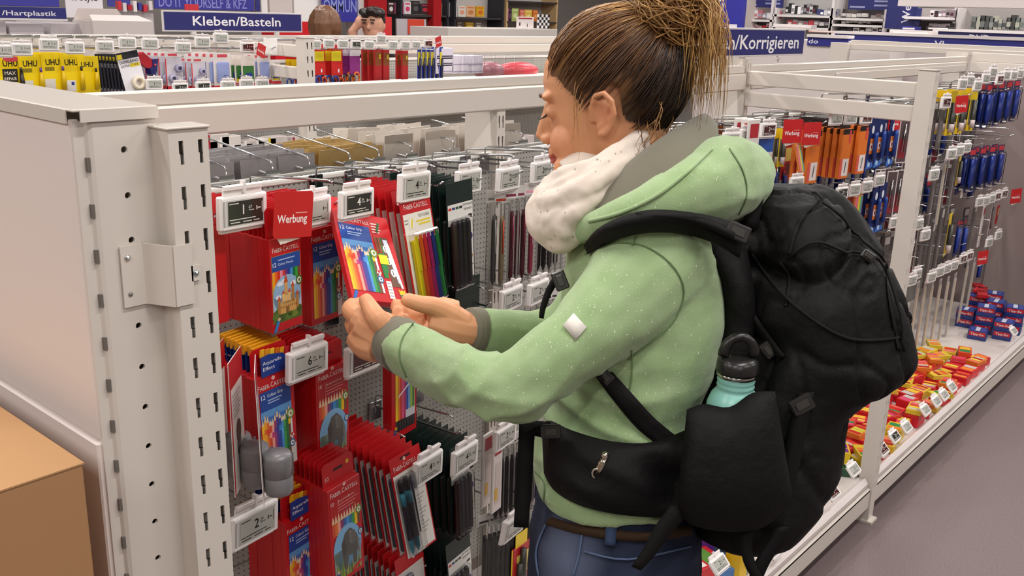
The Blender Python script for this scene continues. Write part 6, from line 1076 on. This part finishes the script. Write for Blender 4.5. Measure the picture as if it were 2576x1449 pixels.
for r_, (z, w_) in enumerate(((1.12, 'second'), (.86, 'third'), (.60, 'fourth'))):  # added filler packs, mostly dark, standing in for the shade behind the rows
    for k in range(32):
        X = 2.45+k*.11 if k < 6 else 3.1+(k-6)*.092
        pack(random.choice(['greypack', 'greypack', 'bluepen', 'framed', 'greypack']), (X+random.uniform(-.02, .02), 1.42+random.uniform(-.05, .04), z+random.uniform(-.03, .02)), 'hanging_pack', 'filler pack added at the shaded back of the %s row' % w_, 'pack', 'added filler packs of the %s row' % w_, (0, 0, -.2), 1.1)
# signs standing on the rails
def sign(label, x0, x1, Y, z0, z1, text, th, tx0, tx1, tz, rotz=0., xplane=False):
    cx = (x0+x1)/2; t = thing('hanging_sign', label, 'sign', None, (cx, Y, z0)); w_ = (x1-x0)/2; h_ = z1-z0
    MB().box(-w_, w_, -.004, .004, 0, h_, '#cfc9c8', bev=.001).build('frame', 'painted_steel', t); MB().rect(-w_+.006, w_-.006, .006, h_-.006, -.0045, '#25276b').build('panel', 'card', t)
    MB().text(text, tx0-cx, tz-z0, th, '#f2f0f2', -.005, wid=tx1-tx0, bold=.012).build('lettering', 'card', t)
    for sx in (-.6, .6): MB().box(sx*w_-.01, sx*w_+.01, -.008, .008, -.012, 0, '#d8d4d0', bev=.002).tube([(sx*w_, 0, -.022), (sx*w_, 0, -.01)], .004, '#c0bcb8').build('clamp', 'painted_steel', t)
    return t
sign('dark blue writing goods sign partly behind the hair', 2.50, 3.49, 1.56, 1.52, 1.615, 'Schreiben/Korrigieren', .046, 2.56, 3.44, 1.546)
sign('dark blue gluing and crafts sign above the glue goods', 2.012, 2.677, YB+.02, 1.527, 1.608, 'Kleben/Basteln', .036, 2.142, 2.562, 1.552)
# ================================================================ the rest of the hall, far behind
def brd(name, label, cat, px0, py0, px1, py1, ax, v, th, col, mt='card', group=None, part='board', zb=None):
    a, b = at(px0, py0, ax, v), at(px1, py1, ax, v)
    if zb is not None: b.z = zb
    c = (a+b)/2
    w_ = abs(a.x-b.x) if ax == 1 else abs(a.y-b.y); h_ = abs(a.z-b.z)
    t = thing(name, label, cat, group, (c.x, c.y, c.z), (0, 0, 0 if ax == 1 else -math.pi/2))
    MB().box(-w_/2, w_/2, 0, th, -h_/2, h_/2, col, bev=min(.002, th/4)).build(part, mt, t); return t, w_, h_
def txt(t, s_, x, z, h, col, wid=None, al='c', rot=None, part='lettering'):
    mb = MB(); M = (ry(rot) if rot else None); mb.text(s_, x, z, h, col, -.001, wid=wid, al=al, bold=.012, M=M); return mb.build(part, 'card', t)
YF, XF = 8.0, 8.5
t, w_, h_ = brd('wall_sign', 'dark blue plastics sign at the upper corner', 'sign', -170, 12, 168, 48, 1, 5.0, .01, '#25276b'); txt(t, '/Hartplastik', w_/2-.05, -h_*.24, h_*.42, '#d8d6de', w_*.43, 'r')
MB().box(-w_/2-.004, w_/2+.004, -.002, .012, -h_/2-.01, -h_/2, '#cfc9c8').build('frame', 'painted_steel', t)
for k, (a, b, c, d) in enumerate(((-30, 52, 18, 92), (22, 58, 112, 92), (125, 58, 245, 92))): brd('shelf_block', '%s grey shelving block under the corner sign' % ORD[k], 'shelf', a, b, c, d, 1, 5.1, .4, '#b8b0b2', 'painted_steel', 'grey shelving blocks', zb=0)
t, w_, h_ = brd('open_carton', 'open grey cardboard box beside the gluing sign', 'box', 232, 52, 388, 92, 1, 4.95, .22, '#c6bcb8'); 
MB().prism([(-w_*.5, h_*.5), (-w_*.42, h_*1.25), (w_*.22, h_*1.25), (w_*.34, h_*.5)], .2, .205, '#cbbfba').build('flap', 'card', t); MB().add([(-w_*.5, 0, h_*.5), (w_*.5, 0, h_*.5), (w_*.44, .12, h_*.86), (-w_*.36, .12, h_*.86)], [(0, 1, 2, 3)], '#d8cfca').build('flap', 'card', t); MB().box(-w_*.42, w_*.45, .004, .21, h_*.499, h_*.505, '#7a6a58').build('opening', 'card', t)
t, w_, h_ = brd('banner', 'white style banner beside the corner sign', 'banner', 158, -60, 262, 46, 1, YF, .01, '#e9e4e8'); txt(t, '& Style', 0, -h_*.07, .055, '#4a484c', w_*.72)
t, w_, h_ = brd('banner', 'long violet do it yourself banner above the gluing sign', 'banner', 384, -50, 640, 28, 1, YF, .01, '#3b3a9a'); txt(t, 'DO IT YOURSELF & KFZ', -.02, -h_*.42, .085, '#8f90d8', w_*.88)
brd('price_card', 'small red card hanging in front of the violet banner', 'sign card', 464, 10, 501, 29, 1, 7.6, .004, '#c8303a')
t, w_, h_ = brd('banner', 'violet banner behind the two persons', 'banner', 808, -60, 899, 56, 1, YF, .01, '#34349a'); txt(t, 'OMMUNI', .02, -h_*.27, .12, '#8f9ad8', w_*1.0)
for k, (a, b, c, l) in enumerate(((-5, 0, '#3a3a9a', 'violet board behind the corner sign'), (266, 330, '#3f3f94', 'violet board beside the white banner'), (640, 655, '#2f2f80', 'narrow violet board beside the white pillar'))): brd('wall_board', l, 'board', a if a > 0 else -60, -50, b if b else 150, 18 if k < 2 else 28, 1, YF+.02, .01, c)
for k, (a, b, c) in enumerate(((655, 676, '#f4f2ee'), (676, 738, '#d9cfca'), (738, 810, '#f6f4f0'), (899, 927, '#d6d0cc'))): brd('pillar', ('white pillar beside the violet board', 'beige pillar between two white ones', 'wide white pillar behind the person in red', 'grey pillar behind the leaning person')[k], 'pillar', a, -50, b, 80, 1, YF+.05, .2, c, 'matte', zb=0)
tins = ['#c8303a', '#d8d0d0', '#b02030', '#e8e0dc', '#3a3a8a']
for k in range(7): brd('tin', '%s small red or white tin of the far shelf' % ORD[k], 'tin', 296+k*13, 2+(k % 3)*5, 307+k*13, 26+(k % 2)*4, 1, 7.7, .05, tins[k % 5], group='tins on the far shelf')
brd('red_sofa', 'red seat back behind the end of the glue sign', 'seat', 690, 54, 800, 96, 1, 7.3, .2, '#c82028', 'matte', zb=0)
# bookcases
def bookcase(label, a, b, y0, y1, shelves, back, frame_c, Y):
    t, w_, h_ = brd('bookcase', label, 'bookcase', a, y0, b, y1, 1, Y+.25, .02, back, 'matte', None, 'back', zb=0)
    for s_ in (-1, 1): MB().box(s_*w_/2-.015, s_*w_/2+.015, -.25, 0, -h_/2, h_/2, frame_c).build('side', 'painted_steel', t)
    zc = t.location.z
    for sy in shelves: z = at((a+b)/2, sy, 1, Y).z-zc; MB().box(-w_/2, w_/2, -.25, 0, z-.02, z, '#3a3436').build('shelf', 'painted_steel', t)
    return t
bookcase('dark bookcase with upright books behind the leaning person', 972, 1088, -60, 120, (37,), '#cfc8c4', '#26282e', YF); bookcase('dark bookcase of pale books beside the red column', 1108, 1226, -60, 120, (44,), '#c6bfbb', '#26282e', YF); bookcase('wood framed niche with colourful books beside the hair', 1240, 1362, -60, 75, (54, 2), '#b6b0ac', '#c9a878', YF)
for k, (a, b, l) in enumerate(((926, 974, 'red column before the first books'), (1091, 1110, 'red column between two bookcases'))): brd('column_panel', l, 'column', a, -60, b, 100, 1, YF-.02, .1, '#a81c22', 'matte', zb=0)
BK = [(976, 992, 4, 36, '#4a2a30', '#e8e4e0'), (996, 1016, 6, 36, '#d86a9a', '#9ac83a'), (1017, 1034, 4, 36, '#e0d8d8', '#d83a6a'), (1036, 1056, 2, 36, '#2a2628', '#5a5658'), (1059, 1080, 9, 36, '#38343a', '#c83a4a'), (1110, 1124, 8, 43, '#8a8468', '#c85a2a'), (1127, 1150, 6, 43, '#e6dede', '#b8a8a8'), (1153, 1172, 14, 43, '#dcd8cc', '#e89a7a'), (1174, 1195, 14, 43, '#e0b088', '#c8804a'), (1199, 1218, 15, 43, '#d8a820', '#d86a2a'), (1270, 1279, 19, 54, '#a86a8a', '#d8a8c8'), (1280, 1287, 20, 54, '#3a1c34', '#6a4a64'), (1288, 1304, 20, 54, '#a8b86a', '#d8e0a0'), (1308, 1320, 24, 54, '#d8705a', '#e8a890'), (1321, 1338, 24, 54, '#e0b84a', '#f0d88a'), (1341, 1352, 25, 54, '#d8702a', '#e8a060'), (1110, 1128, 54, 76, '#c88a70', '#e8d0c0'), (1129, 1145, 54, 78, '#4a5058', '#d8e0e8'), (1150, 1163, 54, 78, '#6a5a50', '#b8a898'), (1172, 1192, 56, 72, '#c89a28', '#e8c858'), (1196, 1212, 56, 74, '#8a8278', '#d8d0c0')]
for k, (a, b, y0, y1, c, c2) in enumerate(BK):
    t, w_, h_ = brd('book', 'book with %s cover standing %s in the far bookcases' % (('dark', 'pink', 'white', 'black', 'charcoal', 'olive', 'white', 'cream', 'peach', 'yellow', 'mauve', 'plum', 'green', 'coral', 'gold', 'orange', 'tan', 'steel', 'brown', 'amber', 'grey')[k], nth(k)), 'book', a, y0, b, y1, 1, YF+.08, .03, c, group='books in the far bookcases', part='cover'); MB().disc(0, -h_*.08, w_*.3, h_*.2, -.001, c2).rect(-w_*.35, w_*.35, h_*.28, h_*.38, -.001, c2).build('cover_print', 'card', t)
brd('poster_board', 'grey board behind the red home poster', 'board', 998, 47, 1072, 92, 1, YF-.1, .02, '#bfb8bc', zb=0); brd('poster', 'red square poster under the black books', 'poster', 1027, 48, 1067, 86, 1, YF-.111, .01, '#d84a34'); t, w_, h_ = brd('red_stack', 'bright red display block behind the leaning person', 'display', 958, 42, 986, 74, 1, YF-.25, .1, '#d8383a', zb=0)
brd('counter', 'long white counter under the bookcases', 'counter', 1128, 70, 1400, 130, 1, 6.2, .5, '#d8d2ca', 'painted_steel', zb=0); CZ = at(1240, 70, 1, 6.2).z; t, w_, h_ = brd('flyer', 'white printed flyer standing on the counter', 'flyer', 1300, 42, 1342, 76, 1, 6.26, .004, '#efe6e4', zb=CZ); MB().rect(-w_*.4, w_*.4, h_*.3, h_*.42, -.001, '#a83038').rect(-w_*.35, -w_*.28, -h_*.3, .0, -.001, '#3a3034').rect(w_*.1, w_*.14, -h_*.4, -h_*.1, -.001, '#3a3034').build('print', 'card', t)
t, w_, h_ = brd('checkered_card', 'black and white checkered card beside the forehead', 'card', 1352, 36, 1382, 62, 1, 6.3, .004, '#f0eeec', zb=CZ); mb = MB(); [mb.rect(-w_/2+w_*i/6, -w_/2+w_*(i+1)/6, -h_/2+h_*j/5, -h_/2+h_*(j+1)/5, -.001, '#2a2a2e') for i in range(6) for j in range(5) if (i+j) % 2]; mb.build('checks', 'card', t)
# two visitors behind the glue shelving
def visitor(label, hx, hy, d, k, hair_c, long_hair, coat, face, extra=None):
    base = dep(hx, hy, d); t = thing('person', label, 'person', None, (base.x, base.y, 0)); L_ = t.location; mb = MB(); P = lambda a, b, c: base+LW*a+DW*b+ZW*c
    mb.ball(P(0, 0, 0), (.076, .09, .11), '#888'); mb.ball(P(.0, -.02, -.06), (.055, .07, .07), '#888'); mb.tube([P(0, .01, -.05), P(0, .02, -.2)], .055, '#888', 12)
    if face: mb.ball(P(.02, -.088, -.018), (.013, .016, .024), '#888'); mb.ball(P(-.078, .0, -.01), (.012, .02, .03), '#888')
    if extra: mb.tube([P(.13, -.05, -.16), P(.14, -.06, -.05), P(.1, -.06, .0)], [.035, .032, .03], '#888', 10); mb.ball(P(.088, -.06, .015), (.035, .03, .045), '#888'); [mb.tube([P(.08-.012*q, -.075, .02), P(.062-.012*q, -.082, .045)], [.009, .007], '#888', 6) for q in range(4)]
    me = remesh(mb, .008, 3); me.transform(Matrix.Translation(-L_)); finish('body', me, '#cf9a80', 'skin', t)
    if face:
        fb = MB(); [fb.tube([P(.02+s_*.03-.012, -.093, .012), P(.02+s_*.03+.012, -.093, .014)], .005, '#3a2620', 6) for s_ in (-1, 1)]; [fb.tube([P(.02+s_*.03-.018, -.092, .034), P(.02+s_*.03+.018, -.092, .036)], .006, '#2a1c18', 6) for s_ in (-1, 1)]; fm = fb.mesh('eyes_and_brows'); fm.transform(Matrix.Translation(-L_)); finish('eyes_and_brows', fm, '#2a1c18', 'strands', t)
    hb = MB(); hb.ball(P(0, .022, .035) if not long_hair else P(0, 0, .01), (.088, .095, .095) if not long_hair else (.096, .112, .125), '#888')
    if long_hair: hb.loft([[P(r_*math.cos(a), r2*1.15*math.sin(a), z_) for a in [6.28318*q/18 for q in range(18)]] for r_, r2, z_ in ((.06, .07, .1), (.088, .098, .03), (.094, .1, -.08), (.1, .1, -.2), (.09, .09, -.3))], '#888')
    else: [hb.ball(P(.065*math.cos(a), -.03+.05*math.sin(a), .085+.012*math.sin(3*a)), (.03, .035, .028), '#888') for a in [q*.8 for q in range(8)]]
    hm = remesh(hb, .007, 2, lambda p: .006*noise.noise(Vector((p.x*50, p.y*50, p.z*8)))); hm.transform(Matrix.Translation(-L_)); finish('hair', hm, hair_c, 'strands', t)
    cb = MB(); cb.loft([[P(r_*math.cos(a), .02+r2*math.sin(a), z_) for a in [6.28318*q/18 for q in range(18)]] for r_, r2, z_ in ((.075, .08, -.17), (.16, .11, -.2), (.21, .12, -.27), (.21, .13, -.5), (.19, .13, -.8))], '#888')
    if extra: cb.tube([P(.19, .0, -.27), P(.24, -.03, -.42), P(.15, -.05, -.17)], [.07, .06, .05], '#888', 12)
    for s_ in (-1, 1): cb.tube([P(.09*s_, .02, -.78), P(.1*s_, .02, -1.15), P(.1*s_, .0, -base.z+.02)], [.1, .075, .06], '#888', 12)
    cm_ = remesh(cb, .012, 3); cm_.transform(Matrix.Translation(-L_)); rd = list(lin('#b8242c')); bk_ = list(lin(coat))
    finish('clothes', cm_, (lambda p: rd if (extra and (p+L_-base).dot(LW) > .13 and (p+L_-base).z > -.3) else bk_), 'knit', t)
visitor('person in dark red seen from behind over the glue shelf', 818, 70, 5.7, 1, '#6a4428', True, '#a02a30', False)
visitor('person in black and red leaning the head on one hand', 938, 62, 6.9, 1, '#241c1a', False, '#1c1a1c', True, True)
# right-hand far fixtures, standing across the aisle direction
for k, (a, b, c, d, v, col, tx, l) in enumerate(((2032, 93, 2132, 119, 6.6, '#2b2d86', 'do', 'short dark blue sign beside the writing goods sign'), (2100, 84, 2700, 138, 7.2, '#2b2d86', '', 'long dark blue sign board above the far corner upright'), (2348, 78, 2700, 108, 8.0, '#2b2a70', '', 'second dark blue sign board above the long one'))):
    t, w_, h_ = brd('shelf_sign', l, 'sign', a, b, c, d, 0, v, .01, col)
    if k == 0: txt(t, 'do', -w_/2+.01, -h_*.22, h_*.5, '#f0eef4', w_*.24, 'l')
    if k == 1: p_ = at(2380, 118, 0, v); txt(t, 'Xbox', -(p_.y-t.location.y), p_.z-t.location.z-.035, .075, '#f0eef4', .17)
    if k == 2: p_ = at(2463, 97, 0, v); txt(t, 'DVD', -(p_.y-t.location.y), p_.z-t.location.z-.03, .06, '#f0eef4', .15)
    MB().box(-w_/2, w_/2, -.02, .1, h_/2, h_/2+.02, '#e4dedc').build('top_strip', 'painted_steel', t)
brd('low_shelving', 'pale shelving block below the short blue sign', 'shelf', 1880, 94, 2200, 420, 0, 6.62, .3, '#dcd4d0', 'painted_steel', zb=0); brd('low_shelving', 'pale shelving block below the long blue sign', 'shelf', 2100, 86, 2760, 420, 0, 7.22, .4, '#d0c6c4', 'painted_steel', zb=0)
t, w_, h_ = brd('cross_rail', 'pale shelf rail behind the far corner upright', 'shelf rail', 2140, 100, 2700, 152, 0, 6.35, .03, CREAM, 'painted_steel'); MB().box(-w_/2, w_/2, -.012, 0, -h_/2, h_*.1, CREAM, bev=.003).build('lower_beam', 'painted_steel', t)
brd('cross_upright', 'pale upright standing beside the short blue sign', 'upright', 2090, 106, 2122, 200, 0, 6.3, .05, CREAM, 'painted_steel', zb=0)
t, w_, h_ = brd('column_banner', 'blue column banner beside the hair bun', 'banner', 1772, -90, 1866, 74, 0, XF-.3, .05, '#33349a'); p_ = at(1806, 36, 0, XF-.3); mb = MB(); mb.text('CD', 0, 0, .11, '#f2f0f4', -.001, bold=.012, M=tr(-(p_.y-t.location.y)+.05, 0, p_.z-t.location.z) @ ry(-math.pi/2)); mb.build('lettering', 'card', t)
brd('price_card', 'small white card at the foot of the CD banner', 'sign card', 1830, 61, 1853, 72, 0, XF-.32, .005, '#ece6ea')
for k, (a, b, c, d, l) in enumerate(((1868, -60, 1968, 20, 'dark blue header board above the mouse blisters'), (2142, -60, 2242, 26, 'dark blue header board above the slanted holders'), (2242, -60, 2300, 74, 'dark blue column board with upright white lettering'), (2296, 20, 2312, 66, 'narrow dark blue board beside the lettered column'))):
    t, w_, h_ = brd('header_board', l, 'board', a, b, c, d, 0, XF+(0 if k < 2 else -.15), .02, '#262a66')
    if k < 2: mb = MB(); [mb.rect(w_*.1, w_*.44, -h_/2+.03+.035*i, -h_/2+.045+.035*i, -.001, '#8f92b8') for i in range(3)]; mb.rect(-w_*.45, -w_*.1, -h_/2+.015, -h_/2+.03, -.001, '#8f92b8'); mb.build('lettering', 'card', t)
    if k == 2: p_ = at(2271, 58, 0, XF-.15); mb = MB(); mb.text('Wer', 0, 0, .065, '#d8d6e0', -.001, bold=.01, M=tr(-(p_.y-t.location.y)+.05, 0, p_.z-t.location.z) @ ry(-math.pi/2)); mb.build('lettering', 'card', t)
for k, (a, b, c, d, l) in enumerate(((1866, 18, 1972, 100, 'pale rack with mouse blisters'), (1972, -60, 2112, 100, 'pale rack with shiny accessories'), (2112, 22, 2244, 100, 'dark rack with slanted holders'), (2310, 20, 2420, 110, 'pale rack with headphones'), (2420, 20, 2700, 110, 'grey rack with game boxes'))):
    t, w_, h_ = brd('display_rack', l, 'rack', a, b, c, d, 0, XF+.15, .03, ('#c6c0bc', '#b8b4b2', '#6a6462', '#b4acaa', '#a39c9a')[k], 'matte', None, 'back', zb=0)
    for yy in ((48, 72), (37, 68), (45, 61, 84), (45, 78), (76,))[k]: z = at((a+c)/2, yy, 0, XF).z-t.location.z; MB().box(-w_/2+.02, w_/2-.02, -.2, 0, z-.025, z-.005, '#d8d4d0').build('shelf', 'painted_steel', t)
    for s_ in (-1, 1): MB().box(s_*(w_/2-.014)-.012, s_*(w_/2-.014)+.012, -.2, 0, -h_/2, h_/2, '#d8d2d0').build('side', 'painted_steel', t)
random.seed(9)
def gl(n, x0, x1, y0, y1, cols, name, cat, lab, v=XF, sz=(12, 20)):
    for k in range(n):
        x = x0+(x1-x0)*(k+.5)/n; w2 = (x1-x0)/n*.42; yb = random.uniform(y1-3, y1); yt = yb-random.uniform(*sz)
        t, w_, h_ = brd(name, '%s, %s of its row' % (lab, nth(k)), cat, x-w2, yt, x+w2, yb, 0, v, .05, random.choice(cols), 'plastic', lab, 'case'); MB().rect(-w_*.35, w_*.35, -h_*.3, h_*.1, -.001, random.choice(cols)).build('label_print', 'card', t)
gl(8, 1872, 1962, 24, 48, ['#d8d8dc', '#9a9ca4', '#e8e4e4', '#b86a74'], 'blister', 'blister pack', 'clear blister on the rack beside the CD banner'); gl(7, 1870, 1950, 58, 70, ['#c82430', '#2a2628', '#d8d0d0'], 'red_tin', 'tin', 'red pack under the clear blisters', sz=(5, 9)); gl(10, 1976, 2052, 5, 36, ['#2a2a2c', '#e8e6e6', '#8a888c', '#5a2a34', '#c8c6c8'], 'accessory_pack', 'accessory pack', 'shiny accessory hanging on the upper rack', sz=(14, 26)); gl(6, 2054, 2108, 10, 40, ['#e8e6e6', '#8a888c', '#3a3f6a', '#c8c6c8'], 'accessory_pack', 'accessory pack', 'pale accessory beside the holders', sz=(12, 22)); gl(9, 1980, 2100, 50, 66, ['#d8d4d4', '#a89ca0', '#c84a54', '#8a8a90'], 'bottle_pack', 'pack', 'small pack on the lower shelf of the shiny rack', sz=(8, 14))
gl(5, 2116, 2180, 28, 44, ['#b8b2ae', '#cfc9c4'], 'slanted_holder', 'holder', 'slanted holder in the upper row', sz=(8, 10)); gl(7, 2116, 2190, 44, 60, ['#b8b2ae', '#cfc9c4'], 'slanted_holder', 'holder', 'slanted holder in the lower row', sz=(8, 10)); gl(8, 2114, 2240, 66, 82, ['#2a2628', '#d8d4d4', '#4a4648'], 'box_pack', 'box', 'dark box standing below the holders', sz=(8, 12)); gl(4, 2190, 2240, 28, 60, ['#4a4240', '#6a5a54', '#8a8280'], 'gadget_box', 'box', 'brown gadget box beside the holders', sz=(18, 26))
gl(6, 2340, 2400, 22, 44, ['#4a2a30', '#c8bcc0', '#8a7a80', '#2a2426', '#e8e0e0'], 'headphone_pack', 'headphones', 'headphone pack on the upper white shelf', XF-.1, (12, 20)); gl(6, 2336, 2400, 52, 76, ['#2a2426', '#b8acb0', '#6a5a60'], 'headphone_pack', 'headphones', 'headphone pack under the white shelf', XF-.1, (12, 18)); gl(12, 2444, 2576, 34, 76, ['#4a4c4a', '#6a706c', '#8a8a86', '#3a3c3a', '#a8a89a'], 'game_box', 'game box', 'grey green game box on the far rack', XF, (26, 38))
brd('white_shelf', 'white shelf board under the headphones', 'shelf', 2275, 41, 2388, 51, 0, XF-.2, .15, '#e8e2e2', 'painted_steel')
brd('canopy_beam', 'long white beam across the upper right corner', 'beam', 2268, -60, 2720, 24, 0, 6.9, .2, '#e2d8d6', 'painted_steel')
for k, (a, b, c, d, col, l) in enumerate(((2122, 78, 2196, 88, '#e89a2a', 'orange pack lying on the sign board'), (2197, 80, 2238, 89, '#8a3a8a', 'magenta pack lying on the sign board'), (2238, 74, 2345, 92, '#d8d0ce', 'white pack lying on the sign board'), (2034, 76, 2120, 84, '#d8a89a', 'pale packs tray beside the orange pack'), (2268, 66, 2304, 78, '#33358a', 'small blue card standing on the board'), (2330, 66, 2390, 78, '#2a2628', 'black tablet lying on the rack foot'), (1945, 60, 2040, 72, '#e6dcda', 'white card strip under the shiny rack'))):
    t, w_, h_ = brd('flat_pack', l, 'pack', a, b, c, d, 0, 7.3 if k < 4 else 8.1, .12, col); MB().rect(-w_*.4, w_*.4, -h_*.2, h_*.2, -.001, '#efe8e4').build('print', 'card', t)

t, w_, h_ = brd('far_shelf', 'far shelf carrying the small tins beside the white banner', 'shelf', 262, 31, 390, 90, 1, 7.75, .3, '#b8b0b0', 'painted_steel', zb=0)

brd('pillar', 'beige pillar carrying the blue column banner', 'pillar', 1772, -90, 1866, 60, 0, XF-.24, .3, '#cfc6c0', 'matte', zb=0)

# a thing whose only piece is one mesh is that mesh
for o in [o for o in COL.objects if o.type == 'EMPTY' and o.parent is None]:
    ch = list(o.children)
    if len(ch) == 1 and ch[0].type == 'MESH' and not ch[0].children:
        c = ch[0]; m_ = (Matrix.LocRotScale(o.location, o.rotation_euler, o.scale)) @ c.matrix_basis; nm = o.name; c.parent = None; c.matrix_basis = m_
        for k in ('label', 'category', 'group', 'kind'):
            if k in o: c[k] = o[k]
        bpy.data.objects.remove(o); c.name = nm

# look-alikes on one hook or in one row are told apart by their place, counted from the front
by = {}
for o in COL.objects:
    if o.parent is None and 'label' in o: by.setdefault(o['label'], []).append(o)
for l_, os_ in by.items():
    if len(os_) > 1:
        for k, o in enumerate(sorted(os_, key=lambda q: q.location.length if 'row' in l_ and 'shaded' in l_ else q.location.y*10+q.location.x)):
            if k < 39 and len(l_.split()) <= 12: o['label'] = l_+', %s from the front' % nth(k)
